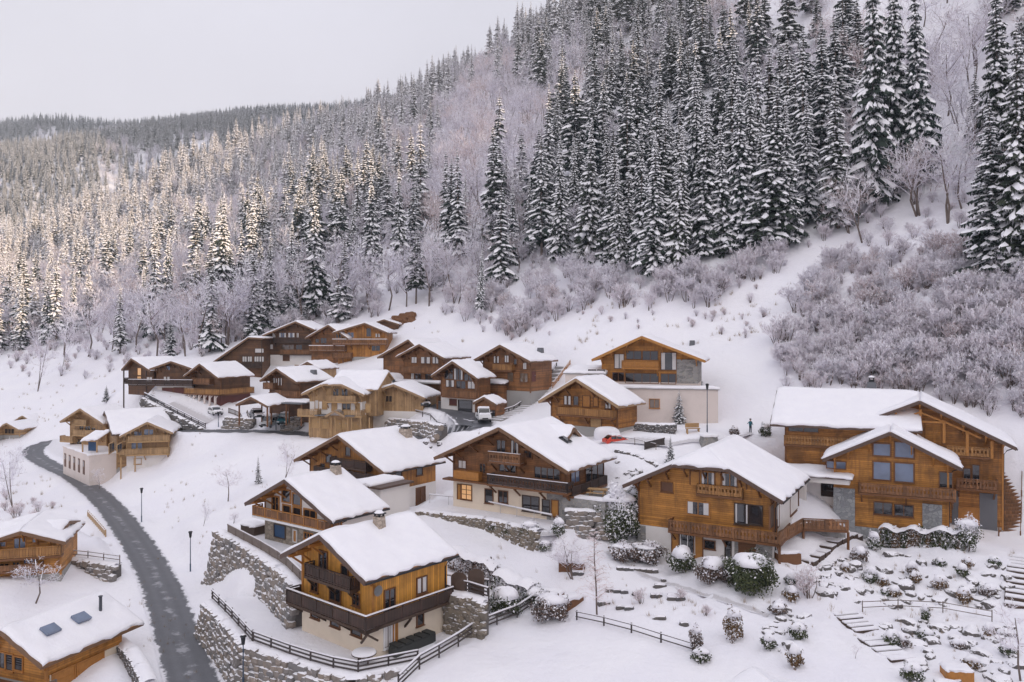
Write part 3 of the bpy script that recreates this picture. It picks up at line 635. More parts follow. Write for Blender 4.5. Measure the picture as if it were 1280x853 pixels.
mb.bar((b.xr,dd,dz-.2), (b.xr+.3,dd,dz), .05); mb.bar((b.xr+.3,dd,dz-.3), (b.xr+.7,dd,dz), .025); b.add(mb, 'satellite_dish', ['dish_grey'])
b.downpipe(b.yb-.3)
C1 = b
# ---- glazed chalet
r = house('chalet', 'chalet with big glazed gable in orange timber frame above a blue garage door', -22.74, 80.04, -36.6, -21.9)
b = Block(r, -22.74, 80.04, -36.6, -14.79, -17.96, 6.54, 7.0, 7.6, -21.9, ov=(1.7, 1.1, .4)); b.beam = 'beam_orange'
zf = b.hit('front', *k6(420,622), .9)[1]+.55
b.walls('plaster_white', h1=zf-.1, base='stone_tan'); b.roof(2, fascia='fascia_dark'); b.chim_px(*k6(553,318), 1, w=1.1, d=.9, h=1.1, mat='chimney_stone')
for p0, p1, nx, ny in [((272,395),(312,462),1,1), ((328,415),(368,478),1,1), ((276,476),(312,564),1,1), ((330,488),(368,580),1,1), ((388,498),(448,566),2,1), ((218,430),(250,512),2,1)]:
    b.win('front', k6(*p0), k6(*p1), nx=nx, ny=ny, frame='beam_orange', glass='glass', fr=.15, sill=False)
b.win('front', k6(498,545), k6(540,585), nx=2, frame='beam_brown')
b.win('front', k6(228,578), k6(284,655), off=.04, nx=1, frame='beam_dark', glass='tarp_blue', label='blue garage door in stone wall', sill=False)
b.win('front', k6(330,610), k6(345,672), off=.04, nx=1, frame='paint_white', glass='shutter_orange', sill=False); b.win('front', k6(388,622), k6(430,660), off=.04, nx=3)
b.balcony('front', b.xl-.5, b.xr+.7, zf, 1.3, 'boards', 'wood_rail', 1.0, (1, 1), 'paint_white', brackets=0, post='beam_orange')
b.downpipe()
C2 = b
# ---- chalet behind the glazed one
r = house('chalet', 'long honey wood chalet with white lower floor and stone chimney, behind the glazed gable', -21.77, 100, -36, -22.4)
b = Block(r, -21.77, 100.0, -36, -12.94, -16.80, 8.42, 8.16, 11.0, -22.4, ov=(1.7, 1.2, .5))
b.walls('wood_honey_upright', h1=b.hit('right', *k6(845,402), .04)[1], base='plaster_white'); b.roof(3, fascia='fascia_brown', purl=4); b.chim_px(*k6(925,115), 1, w=1.6, d=1.3, h=1.2)
for p0, p1 in [((503,205),(532,250)), ((608,165),(632,215)), ((476,255),(496,285))]: b.win('front', k6(*p0), k6(*p1), nx=1)
b.win('right', k6(872,302), k6(903,333), nx=1); b.win('right', k6(984,282), k6(1014,312), nx=1)
b.door('right', k6(868,415), k6(914,513), 'door_brown', off=.04, panels=2); b.win('right', k6(982,388), k6(1028,460), off=.04, glass='door_brown', label='brown shuttered window')
u0, z2 = b.hit('front', *k6(520,262), 1.1); u1, _ = b.hit('front', *k6(715,300), 1.1); b.balcony('front', u0, u1, z2, 1.1, 'boards', 'wood_rail_dark', 1.0, (1, 1), 'beam_dark', brackets=3)
u1, z2 = b.hit('front', *k6(700,352), 1.2); b.balcony('front', b.xl+2, min(u1+2.5, b.xr), z2, 1.2, 'boards', 'wood_rail_dark', 1.0, (1, 1), 'beam_dark', brackets=3)
b.downpipe()
C5 = b
# flat roofed white annexe between them
r2 = house('annexe', 'small white annexe with flat snowy roof between the glazed chalet and the honey wood one', -16.0, 88.6, -36, -21.2, 'annexe')
mb = MB(); mb.box(-2.0, 0, -3, 2.0, 4.6, 4.0); mb.build('wall', 'plaster_white', r2)
mb = MB(); mb.box(-2.4, -.4, 4.0, 2.4, 4.9, 4.22); rf = mb.build('roof', 'fascia_dark', r2)
snow_sheet([(-2.35,-.35,4.22),(-2.35,4.85,4.22)], [(.9,-.35,4.22),(.9,4.85,4.22)], .35, 10, 6, 5).build('snow_cover', 'snow', rf, smooth=True)
# ---- central chalet
r = house('chalet', 'big brown chalet with cream lower floor and carved balconies above the long stone terrace', -1.39, 84.99, -32.5, -19.7)
b = Block(r, -1.39, 84.99, -32.5, -10.16, -14.06, 8.67, 8.30, 11.4, -19.7, ov=(1.9, 1.3, .5))
zf = b.hit('front', *k5(150,478), 1.2)[1]-.1
b.walls('wood_brown', h1=zf-.15, base='plaster_cream'); b.roof(4, fascia='fascia_brown', purl=4)
for p0, p1, kw in [((455,270),(502,345),{}), ((535,272),(575,355),dict(curtain=.5)), ((240,384),(281,432),dict(curtain=1.0)), ((360,402),(390,455),{}), ((470,400),(560,455),dict(nx=3)), ((610,330),(650,370),{})]: b.win('front', k5(*p0), k5(*p1), **kw)
b.win('front', k5(668,420), k5(808,495), nx=4, label='wide veranda glazing', sill=False)
for p0, p1, kw in [((256,520),(312,605),dict(nx=2, ny=3, glass='glass_glow', label='window with its pinkish reflection made as a glow')), ((390,545),(432,625),dict(nx=1)), ((466,555),(514,625),dict(nx=2)), ((600,582),(690,675),dict(nx=2, frame='beam_dark')), ((712,605),(750,690),dict(nx=1, frame='beam_dark')), ((764,608),(798,700),dict(nx=1, glass='shutter_orange'))]: b.win('front', k5(*p0), k5(*p1), off=.04, **kw)  # the glowing pane paints a reflection, no lamp behind it
b.door('front', k5(236,520), k5(254,605), 'shutter_orange', .04, 'shutter', False)
ua, _ = b.hit('front', *k5(400,500), 1.3)
b.balcony('front', ua, b.xr+1.0, zf, 1.4, 'cutout', 'wood_rail_dark', 1.0, (1, 1), 'beam_brown', brackets=4, snow=.05)
b.band('front', b.xl-.7, zf-.2, ua-.01, zf-.02, 0, 1.2, 'beam_brown', 'balcony', 'plain deck of the lower balcony')
u0, z2 = b.hit('front', *k5(402,388), 1.3); u1, _ = b.hit('front', *k5(585,420), 1.3); b.balcony('front', u0, u1, z2, 1.3, 'cutout', 'wood_rail', 1.0, (1, 1), 'beam_brown', brackets=3, snow=.04)
u0, z2 = b.hit('front', *k5(222,490), .5); u1, z3 = b.hit('front', *k5(362,452), .5)
b.band('front', u0, zf+.02, u1, zf+.95, .15, .9, 'beam_orange', 'log_pile', 'orange stacked logs on the balcony')
b.balcony('right', b.yf-.6, b.yb-1.5, zf-.4, 1.2, 'boards', 'wood_rail_dark', .9, (0, 1), 'beam_brown')
b.win('right', k5(868,440), k5(915,500), nx=2, glass='glass_blue', sill=False); b.win('right', k5(950,425), k5(1050,500), nx=3, sill=False)
mb = MB(); mb.box(b.xr-2.2, b.yf-.06, -3, b.xr+.06, b.yb-1, zf-.5); b.add(mb, 'ground_floor_wall', ['stone_grey'], label='grey stone corner wall')
# cross gables on the far slope and skylight
o_ = Block(r, *(b.l2w((4.4, 8.6, 0))[:2]), -32.5+90, -10.75, -13.2, 3.6, 3.6, 7.0, -19.7, ov=(.6, .7, .2)); o_.walls('wood_brown', h1=3.2); o_.roof(44, fascia='fascia_brown', beams=False, nu=10)
p = b.l2w((-7.4, 7.2, 0)); o_ = Block(r, p.x, p.y, -32.5-62, -11.6, -12.9, 2.6, 2.6, 6.0, -19.7, ov=(.7, .6, .2)); o_.walls('wood_brown', h1=4.2); o_.roof(45, fascia='fascia_brown', beams=False, nu=8)
mb = MB(); x_, y_ = 4.6, 6.3; zz = b.zroof(x_)+.42; mb.bar((x_-.55, y_, b.zroof(x_-.55)+.5), (x_+.55, y_, b.zroof(x_+.55)+.5), 1.1, .16); b.add(mb, 'skylight', ['glass_dark'], b.ro)
C3 = b
# ---- right front chalet with clipped gable
r = house('chalet', 'chalet with clipped gable and long carved balcony, white lower floor with orange shutters', 17.93, 75.97, -30, -22.4)
b = Block(r, 17.93, 75.97, -30, -11.45, -15.3, 7.9, 7.5, 13.5, -22.4, ov=(1.5, 1.1, .5), clip=1.35); b.beam = 'beam_brown'
zf = b.hit('front', *k3(300,492), 1.3)[1]
b.walls('wood_honey', h1=zf-.12, base='plaster_white'); b.roof(5, fascia='fascia_dark', purl=4)
for p0, p1, kw in [((468,200),(532,266),dict(frame='beam_orange', curtain=.4)), ((572,206),(648,276),dict(frame='beam_orange', curtain=.4)), ((268,252),(322,300),dict(nx=1, glass='door_brown')), ((398,346),(505,420),dict(nx=2, curtain=.5, frame='beam_orange')), ((636,358),(700,462),dict(nx=1, frame='beam_dark', curtain=.3)), ((704,366),(770,464),dict(nx=1, frame='beam_dark'))]: b.win('front', k3(*p0), k3(*p1), **kw)
for p0, p1 in [((414,196),(456,268)), ((538,202),(565,270)), ((650,220),(690,288))]: b.door('front', k3(*p0), k3(*p1), 'shutter_orange', 0, 'shutter', False)
u0, z2 = b.hit('front', *k3(440,308), .4); u1, _ = b.hit('front', *k3(672,325), .4); b.balcony('front', u0, u1, z2, .45, 'cutout', 'wood_rail_honey', .75, (1, 1), 'beam_brown')
b.win('front', k3(366,508), k3(432,606), off=.04, nx=2, frame='paint_white'); b.win('front', k3(484,542), k3(534,586), off=.04, nx=1); b.win('front', k3(588,545), k3(614,650), off=.04, nx=1, glass='glass_dark', frame='beam_dark', sill=False)
for p0, p1 in [((322,502),(354,606)), ((434,515),(472,640))]: b.door('front', k3(*p0), k3(*p1), 'shutter_orange', .04, 'shutter', False)
b.door('front', k3(658,552), k3(735,618), 'beam_brown', .04, 'garage_door', False, 4)
u0, _ = b.hit('front', *k3(300,480), 1.35); b.balcony('front', u0, b.xr+.9, zf, 1.4, 'cutout', 'wood_rail', 1.0, (1, 0), 'beam_brown', brackets=3)
b.balcony('right', b.yf-1.4, b.yf+3.3, zf-.005, .9, 'cutout', 'wood_rail', 1.0, (0, 0), 'beam_brown')
b.win('right', k3(908,318), k3(950,376), nx=1, glass='door_brown', frame='beam_brown'); b.door('right', k3(806,376), k3(826,470), 'beam_dark', 0, handle=False); b.win('right', k3(838,360), k3(852,470), nx=1, sill=False)
mb = MB(); mb.box(b.xr-.02, b.yf+1.7, zf, b.xr+.05, b.yb, b.zroof(b.xr)-.34); b.add(mb, 'wall', ['plaster_white'], label='white plastered side wall')
mb = MB(); b.sbox(mb, 'front', b.xl-.09, -1, b.xl+.75, zf-.2, -.2, .08); b.add(mb, 'corner_stones', ['stone_grey']); mb = MB(); b.sbox(mb, 'front', b.xr-3.6, -1, b.xr-.1, zf-.3, -.2, .07); b.add(mb, 'corner_stones', ['stone_grey'])
dd, dz = b.hit('right', *k3(905,420), .4)
b.downpipe()
C4 = b
# ---- large double chalet
r = house('chalet', 'large double chalet with two front gables, tall windows and a carved corner balcony', 44.6, 87.5, -27, -21.2)
g = Block(r, 44.6, 87.5, -27, -7.55, -12.1, 10.2, 9.0, 12.5, -21.2, ov=(1.8, 1.1, .6)); g.beam = 'beam_orange'
g.walls('wood_umber', h1=0); g.roof(6, fascia='fascia_dark', purl=4, snow=.38)
w = Block(r, 38.9, 82.3, -26, -10.3, -13.55, 6.5, 6.4, 8.0, -21.2, ov=(1.4, 1.1, .2)); w.beam = 'beam_orange'
zf = w.hit('front', *k2(400,565), 1.2)[1]
w.walls('wood_honey', h1=0); w.roof(7, fascia='fascia_dark', purl=3, snow=.36)
for p0, p1, nx in [((293,303),(376,366),1), ((402,296),(494,376),1), ((293,396),(376,488),1), ((402,402),(494,500),1)]: w.win('front', k2(*p0), k2(*p1), nx=nx, glass='glass_blue', frame='beam_brown', sill=False, fr=.14)
w.win('front', k2(296,600), k2(385,665), nx=2, glass='glass', frame='beam_brown'); w.win('front', k2(400,612), k2(492,675), nx=2, glass='glass', frame='beam_brown')
w.win('front', k2(628,448), k2(690,528), nx=1, glass='glass_dark', frame='beam_brown', sill=False, label='dark pane standing for the shaded balcony recess'); w.win('front', k2(55,392), k2(150,432), nx=2, glass='glass_blue', frame='beam_brown', sill=False)  # shade of the balcony recess painted as a flat dark pane
u0, _ = w.hit('front', *k2(214,520), 1.3); u1, _ = w.hit('front', *k2(712,560), 1.3)
w.balcony('front', u0, u1, zf, 1.4, 'cutout', 'wood_rail', 1.0, (1, 0), 'beam_brown', brackets=3)
ub, _ = g.hit('front', *k2(925,545), 1.4); gu, _ = g.hit('front', *k2(712,560), 1.4); g.balcony('front', gu, ub, zf, 1.5, 'cutout', 'wood_rail', 1.0, (0, 1), 'beam_brown', brackets=2)
mb = MB(); w.sbox(mb, 'front', w.xl-.12, -3, w.xl+2.0, zf+.1, -.3, .09); s0, _ = w.hit('front', *k2(540,640)); s1, sv = w.hit('front', *k2(640,615)); w.sbox(mb, 'front', s0, -3, s1, sv, -.3, .08); w.sbox(mb, 'front', w.xl-.12, -3, w.xr, .55, -.3, .06); w.add(mb, 'ground_floor_wall', ['stone_slabs'], label='pale stone slab cladding')
g.win('front', k2(750,430), k2(783,505), nx=1, frame='beam_brown', sill=False); g.win('front', k2(795,412), k2(828,508), nx=1, frame='beam_brown', sill=False)
g.win('front', k2(560,205), k2(632,300), nx=2, glass='wood_honey', frame='beam_orange', sill=False, label='wood panelled gable bay')
g.door('front', k2(728,625), k2(825,720), 'beam_orange', 0, handle=False, panels=1); mb = MB(); s0, _ = g.hit('front', *k2(830,610)); g.sbox(mb, 'front', s0, -2.5, g.xr-.5, zf-.6, -.2, .07); s2, _ = g.hit('front', *k2(690,700)); s3, _ = g.hit('front', *k2(724,700)); g.sbox(mb, 'front', s2, -2.5, s3, zf-.6, -.2, .07); g.add(mb, 'ground_floor_wall', ['slate'], label='dark slate lower wall')
u0, z2 = g.hit('front', *k2(665,362), .9); u1, _ = g.hit('front', *k2(885,380), .9); g.balcony('front', u0, u1, z2, 1.0, 'cutout', 'wood_rail_honey', 1.0, (0, 1), 'beam_brown')
mb = MB()                                                   # open timber truss in the gable
for px, y0, y1 in [(418,170,215), (530,130,205), (650,190,300), (768,240,365), (893,290,380)]:
    u, v0 = g.hit('front', *k2(px, y1), .9); _, v1 = g.hit('front', *k2(px, y0), .9); mb.box(u-.14, g.yf-1.05, v0, u+.14, g.yf-.8, v1)
ua, va = g.hit('front', *k2(418,186), .9); uc, vc = g.hit('front', *k2(650,192), .9); mb.bar((ua, g.yf-.92, va), (uc, g.yf-.92, va), .24, .24); um, vm = g.hit('front', *k2(528,135), .9)
mb.bar((ua-.4, g.yf-.92, va-.1), (um, g.yf-.92, vm-.2), .18, .18); mb.bar((uc-.2, g.yf-.92, vc+.1), (uc+3.5, g.yf-.92, vc-1.6), .2, .2); mb.bar((uc+.4, g.yf-.92, va-.1), (um, g.yf-.92, vm-.2), .18, .18)
for px, y0 in ((768,240),(893,290)): pass
g.add(mb, 'truss_frame', ['beam_orange'])
mb = MB(); mb.box(g.xr-.02, g.yf+.1, -3, g.xr+.06, g.yb, zf+2.6); g.add(mb, 'wall', ['plaster_white'], label='white plastered side wall')
# left wing with its ridge across
lw = Block(r, 33.0, 99.3, -24-90, -7.1, -10.6, 7.8, 8.0, 15.5, -21.2, ov=(1.5, 1.2, .4)); lw.beam = 'beam_brown'
lw.walls('wood_umber', h1=0); lw.roof(8, fascia='fascia_dark', beams=False, snow=.38, nu=26)
g.downpipe(); w.downpipe()
G7, W7, LW7 = g, w, lw
u0, v0 = lw.hit('right', *k3(880,60), 0); u1, v1 = lw.hit('right', *k3(1225,50), 0)
lw.balcony('right', u0, u1, v0, .25, 'cutout', 'wood_rail_honey', 1.0, (0, 0), 'beam_brown')
lw.win('right', k3(905,-40), k3(1050,2), nx=2, sill=False, frame='beam_brown', glass='glass_dark')  # first dark pane here paints the shaded opening above the balcony
lw.win('right', k3(1090,140), k3(1200,185), nx=2, sill=False, frame='beam_brown', glass='glass_blue')
LW7 = lw
# stone chimney-like shaft on the big roof
o, d = lw.ray(*k2(308,132)); lw.chimney(-.9, 10.6, w=1.5, d=1.3, h=1.5, mat='slate', cap=False, taper=.72)
lw.chimney(-.9, 10.6, w=.9, d=.8, h=1.75, mat='metal_dark', cap=True)
# white passage with doors between the two right-hand chalets
r = house('annexe', 'white passage with brown door and dark open porch linking the two carved-balcony chalets', 30.9, 85.2, -27, -18.6, 'annexe')
mb = MB(); mb.box(-3.4, .6, -3.5, .1, 6, 3.1); mb.box(.1, 3.6, -3.5, 4.6, 6, 3.1); mb.box(.1, .6, 2.55, 4.6, 3.6, 3.1); mb.box(.05, .6, -.3, .35, .9, 2.55); mb.build('wall', 'plaster_white', r)
mb = MB(); mb.box(-3.6, .3, 3.1, 4.9, 6.2, 3.25); rf = mb.build('roof', 'fascia_dark', r); snow_sheet([(-3.6,.3,3.25),(-3.6,6.2,3.3)], [(4.9,.3,3.25),(4.9,6.2,3.3)], .3, 10, 5, 3).build('snow_cover', 'snow', rf, smooth=True)
mb = MB(); mb.box(-2.3, .53, -.1, -1.0, .6, 2.2); dd = mb.build('door', 'door_brown', r); mb = MB(); mb.box(-1.25,.48,.95,-1.18,.53,1.1); mb.build('handle', 'metal_grey', dd)
mb = MB(); mb.box(1.5, 3.52, .6, 2.9, 3.6, 2.1); wi = mb.build('window', 'beam_dark', r); mb = MB(); mb.box(1.58,3.5,.68,2.82,3.52,2.02); mb.build('pane', 'glass_dark', wi)
# their shared terrace
tz = C4.zb+C4.hit('front', *k3(300,492), 1.3)[1]
pa, pb, pc = PZ(*k3(855,562), tz-.1), PZ(*k3(975,490), tz-.1), PZ(*k3(1200,500), tz-.1)
mid = (pa+pb+pc)/3
r = house('terrace', 'raised wooden terrace with carved railing and snow, curving between the two big chalets', mid.x, mid.y, 0, tz, 'terrace')
L = [p-Vector((mid.x, mid.y, tz)) for p in (pa, pb, pc)]
for q in L: q.z = 0
back = [L[2]+Vector((.5,5,0)), L[0]+Vector((3,6.5,0))]
mb = MB(); poly = L+back; n = len(poly); vs = [(p.x,p.y,-.22) for p in poly]+[(p.x,p.y,-.01) for p in poly]; mb.mesh(vs, [tuple(reversed(range(n))), tuple(range(n,2*n))]+[(i,(i+1)%n,(i+1)%n+n,i+n) for i in range(n)]); mb.build('deck', 'beam_brown', r)
class _F:    # railing helper in plain plan coordinates
    def tr(s, side): return lambda u, v, w: (u, w, v)
for i in range(2):
    mb = MB(); Block.railing(_F(), mb, '', (L[i].x, L[i].y), (L[i+1].x, L[i+1].y), 0, 1.0, 'cutout'); mb.build('railing', ['wood_rail', 'wood_rail'], r)
for i in (0, 1, 2):
    mb = MB(); mb.bar((L[i].x+.1, L[i].y+.2, -.2), (L[i].x+.1, L[i].y+.2, -4.0), .2); mb.build('post', 'beam_brown', r)
mb = MB(); mb.box(L[1].x-.3, L[1].y+1.2, -4, L[2].x+.6, L[1].y+1.8, -.25); mb.build('wall', 'stone_grey', r)

def std(b, base, wall, h1, seed, fascia='fascia_brown', snow=.34, purl=3, **k):
    b.walls(wall, h1=h1, base=base); b.roof(seed, fascia=fascia, snow=snow, purl=purl, nu=12, **k)
# ---- dark wood chalet above the centre
r = house('chalet', 'honey-brown log chalet with plain front balcony, below the big glazed modern chalet', 8.45, 106.0, -37, -12.9)
b = Block(r, 8.45, 106.0, -37, -6.2, -9.5, 6.0, 6.5, 7.2, -12.9, ov=(1.5, 1.1, .3)); b.beam = 'beam_brown'
std(b, None, 'wood_umber', 0, 9, 'fascia_pale')
for p0, p1, kw in [((683,320),(706,352),dict(curtain=.7)), ((748,320),(772,358),dict(glass='beam_orange', nx=1, label='closed orange shutter')), ((716,322),(732,352),dict(nx=1)), ((785,326),(800,356),dict(nx=1, glass='beam_orange')), ((826,340),(845,365),dict(curtain=.8))]: b.win('front', kZ(*p0), kZ(*p1), **kw)
u0, z2 = b.hit('front', *kZ(655,383), 1.1); b.balcony('front', u0, b.xr, z2, 1.1, 'boards', 'wood_rail_honey', .9, (1, 1), 'beam_brown', brackets=3)
b.door('front', kZ(775,398), kZ(812,430), 'beam_pale', 0, handle=False, panels=2)
# ---- modern chalet at the top
r = house('chalet', 'modern chalet with wide dark windows under an orange gable, standing on a white garage', 18.48, 114, -17, -12.3)
b = Block(r, 18.48, 114.0, -17, -.62, -4.0, 7.2, 8.8, 10.0, -12.3, ov=(1.8, 1.2, .5)); b.beam = 'beam_orange'
zf = b.hit('front', *kZ(950,272))[1]
b.walls('wood_honey', h1=zf, base='plaster_pink'); b.roof(10, fascia='shutter_orange', purl=3, nu=14)
for p0, p1, kw in [((900,165),(950,192),dict(nx=2)), ((956,165),(1008,195),dict(nx=2)), ((1020,170),(1072,230),dict(nx=1, glass='glass', curtain=.5)), ((858,175),(890,225),dict(nx=1, curtain=.9)), ((852,240),(890,268),dict(nx=2)), ((897,242),(1010,276),dict(nx=4)), ((1020,244),(1070,278),dict(nx=2))]: b.win('front', kZ(*p0), kZ(*p1), glass=kw.pop('glass','glass_dark'), frame='beam_brown', sill=False, **kw)
u0, z2 = b.hit('front', *kZ(882,222), 1.2); u1, _ = b.hit('front', *kZ(1012,220), 1.2); b.balcony('front', u0, u1, z2, 1.2, 'boards', 'beam_orange', 1.0, (1, 1), 'beam_orange', brackets=2)
u0, _ = b.hit('front', *kZ(1074,250)); mb = MB(); b.sbox(mb, 'front', u0, zf-.05, b.xr+.1, b.zroof(b.xr)-.4, -.3, .12); mb.box(b.xr-.1, b.yf+.1, zf-.05, b.xr+.12, b.yb, b.zroof(b.xr)-.42); b.add(mb, 'wall', ['stone_grey'], label='grey stone corner wall')
b.chim_px(*kZ(1128,152), 1, w=1.0, d=1.0, h=1.2, mat='slate', cap=False)
r2 = house('garage', 'white flat-topped garage with small brown window, under the modern chalet', 18.9, 112.6, -12, -12.6, 'garage')
mb = MB(); mb.box(-7.6, 0, -3, 9.8, 9, 4.55); mb.build('wall', 'plaster_pink', r2); rf = None
mb = MB(); mb.box(-7.8, -.2, 4.55, 10.0, 1.6, 4.7); rf = mb.build('roof', 'concrete', r2); snow_sheet([(-7.8,-.2,4.7),(-7.8,1.7,4.7)], [(10,-.2,4.7),(10,1.7,4.7)], .35, 14, 4, 12).build('snow_cover', 'snow', rf, smooth=True)
gb = Block(r2, 18.9, 112.6, -12, -6, -7, 9, 9.8, 9, -12.6, ov=(0, 0, 0)); gb.win('front', kZ(980,332), kZ(1013,362), nx=2, frame='beam_orange', glass='glass_tan')
r2 = house('annexe', 'low white annexe with two dark windows left of the modern chalet', 10.9, 116.5, -15, -9.8, 'annexe')
mb = MB(); mb.box(-3.2, 0, -3, 2.6, 7, 3.6); mb.build('wall', 'plaster_pink', r2); mb = MB(); mb.box(-3.4,-.2,3.6,2.8,7.2,3.8); rf = mb.build('roof', 'concrete', r2)
snow_sheet([(-3.4,-.2,3.8),(-3.4,7.2,4.3)], [(2.8,-.2,3.8),(2.8,7.2,4.3)], .4, 10, 6, 4).build('snow_cover', 'snow', rf, smooth=True)
ab = Block(r2, 10.9, 116.5, -15, -6, -7, 3.2, 2.6, 7, -9.8, ov=(0,0,0)); ab.win('front', kZ(768,230), kZ(792,246), nx=1, frame='beam_dark'); ab.win('front', kZ(799,230), kZ(822,246), nx=1, frame='beam_dark')
# ---- chalet I, H, G
r = house('chalet', 'brown chalet with short front balcony and dark chimney, beside the long outdoor stairs', -2.03, 135, -36, -10.2)
b = Block(r, -2.03, 135.0, -36, -2.2, -4.85, 5.7, 6.2, 8.4, -10.2, ov=(1.5, 1.0, .4)); std(b, None, 'wood_brown', 0, 13)
for p0, p1, kw in [((438,182),(456,206),dict(curtain=.6)), ((476,180),(490,204),dict(nx=1, curtain=.8)), ((508,192),(518,215),dict(nx=1)), ((540,205),(552,228),dict(nx=1, curtain=.9)), ((487,240),(505,268),dict(nx=1, glass='glass_tan')), ((530,242),(556,272),dict(nx=2, glass='glass_tan'))]: b.win('front', kZ(*p0), kZ(*p1), **kw)
u0, z2 = b.hit('front', *kZ(432,230), 1.1); u1, _ = b.hit('front', *kZ(500,232), 1.1); b.balcony('front', u0, u1, z2, 1.1, 'boards', 'wood_rail_honey', .95, (1, 1), 'beam_brown')
b.chim_px(*kZ(600,175), 1, w=1.0, d=1.0, h=1.1, mat='slate', cap=False); b.door('right', kZ(568,235), kZ(582,270), 'door_red', 0)
r = house('chalet', 'tall brown chalet on white garage floor, wide veranda windows, beside the truck', -10.0, 134, -38, -13.9)
b = Block(r, -10.0, 134.0, -38, -4.95, -7.55, 4.9, 5.4, 5.0, -13.9, ov=(1.5, 1.0, .3)); zf = b.hit('front', *kZ(330,325), 1)[1]
std(b, 'plaster_white', 'wood_brown', zf-.1, 14)
for p0, p1, kw in [((268,222),(296,262),dict(nx=2)), ((300,225),(330,265),dict(nx=2, curtain=.4)), ((335,232),(365,268),dict(nx=2)), ((272,265),(300,290),dict(nx=2, curtain=.6)), ((308,268),(340,295),dict(nx=2)), ((348,270),(372,296),dict(nx=1, curtain=.9))]: b.win('front', kZ(*p0), kZ(*p1), sill=False, **kw)
u0, _ = b.hit('front', *kZ(255,320), 1.3); b.balcony('front', u0, b.xr+.7, zf, 1.3, 'boards', 'wood_rail', 1.0, (1, 1), 'beam_brown')
b.win('front', kZ(315,335), kZ(362,385), off=.04, nx=1, glass='glass', frame='beam_dark', sill=False, label='dark pane standing for the shaded garage mouth'); b.win('front', kZ(285,332), kZ(308,352), off=.04, nx=1, glass='door_red')  # shade inside the garage painted as a flat dark pane
for x in (b.xl+.2, b.xr+.5): mb = MB(); mb.bar((x, .3, -1), (x, .3, zf-.2), .2); b.add(mb, 'post', ['beam_brown'])
mb = MB(); mb.bar((b.xr+.6,.3,zf+1), (b.xr+.6,.3,b.zroof(b.xr+.6)-.3), .2); mb.bar((b.xr+.6,.3,zf+2), (b.xr-.6,.3,b.zroof(b.xr-.6)-.6), .16); b.add(mb, 'post', ['beam_brown'])
r2 = house('annexe', 'low brown annexe with snowy flat roof and red shutters, behind the parked truck', -3.6, 136.5, -30, -12.6, 'annexe')
mb = MB(); mb.box(-3, 0, -3, 2.6, 5, 3.6); mb.build('wall', 'wood_brown', r2); mb = MB(); mb.box(-3.3,-.4,3.6,3.0,5.3,3.85); rf = mb.build('roof', 'fascia_dark', r2); snow_sheet([(-3.3,-.4,3.85),(-3.3,5.3,4.9)], [(3.0,-.4,3.85),(3.0,5.3,4.9)], .45, 10, 6, 41).build('snow_cover', 'snow', rf, smooth=True)
ab = Block(r2, -3.6, 136.5, -30, -6, -7, 3, 2.6, 5, -12.6, ov=(0,0,0)); ab.win('front', kZ(416,310), kZ(436,330), nx=2, shutter='door_red')
r2 = house('log_shelter', 'tiny open log shelter with snowy gable beside the parked truck', -4.5, 127.5, -30, -13.6, 'shelter')
b = Block(r2, -4.5, 127.5, -30, -10.4, -11.4, 2.0, 2.2, 3.5, -13.6, ov=(.5, .3, .2)); b.walls('wood_brown', 0); b.roof(42, beams=False, nu=8); b.win('front', kG(795,640), kG(850,700), glass='glass_dark', sill=False)
r = house('chalet', 'brown chalet with full-width upper balcony and pale curtains, above the white van', -17.15, 148, -30, -13.0)
b = Block(r, -17.15, 148.0, -30, -2.3, -4.75, 5.5, 5.5, 9.0, -13.0, ov=(1.4, .9, .4)); zf = b.hit('front', *kZ(170,268), 1)[1]
std(b, None, 'wood_brown', 0, 15)
for p0, p1, kw in [((152,185),(170,206),dict(curtain=.9, nx=1)), ((185,185),(216,208),dict(curtain=.7)), ((225,185),(245,208),dict(curtain=.8, nx=1)), ((150,240),(160,262),dict(nx=1, curtain=.9)), ((165,240),(185,264),{}), ((200,240),(225,265),{})]: b.win('front', kZ(*p0), kZ(*p1), **kw)
u0, z2 = b.hit('front', *kZ(105,236), 1.2); b.balcony('front', b.xl-.2, b.xr+.3, z2, 1.2, 'boards', 'wood_rail', 1.0, (1, 1), 'beam_brown')
b.band('front', b.xl-1.2, zf-.35, b.xr+.5, zf-.1, 0, 2.2, 'concrete', 'canopy', 'flat porch roof'); b.band('front', b.xl-1.2, zf-.098, b.xr+.5, zf+.2, .05, 2.2, 'snow', 'snow_cover', 'snow on the porch roof')
b.win('front', kG(230,475), kG(400,570), nx=1, glass='glass_dark', frame='beam_dark', sill=False, label='dark pane standing for the shaded open garage')  # flat dark pane painted in for the shade of the open garage
p = b.l2w((-5.6, 4.0, 0)); b2 = Block(r, p.x, p.y, -30, -1.5, -5.0, 7.6, 4.5, 10, -13.0, ov=(1.0, .8, .3)); std(b2, None, 'wood_brown', 0, 16, beams=False)
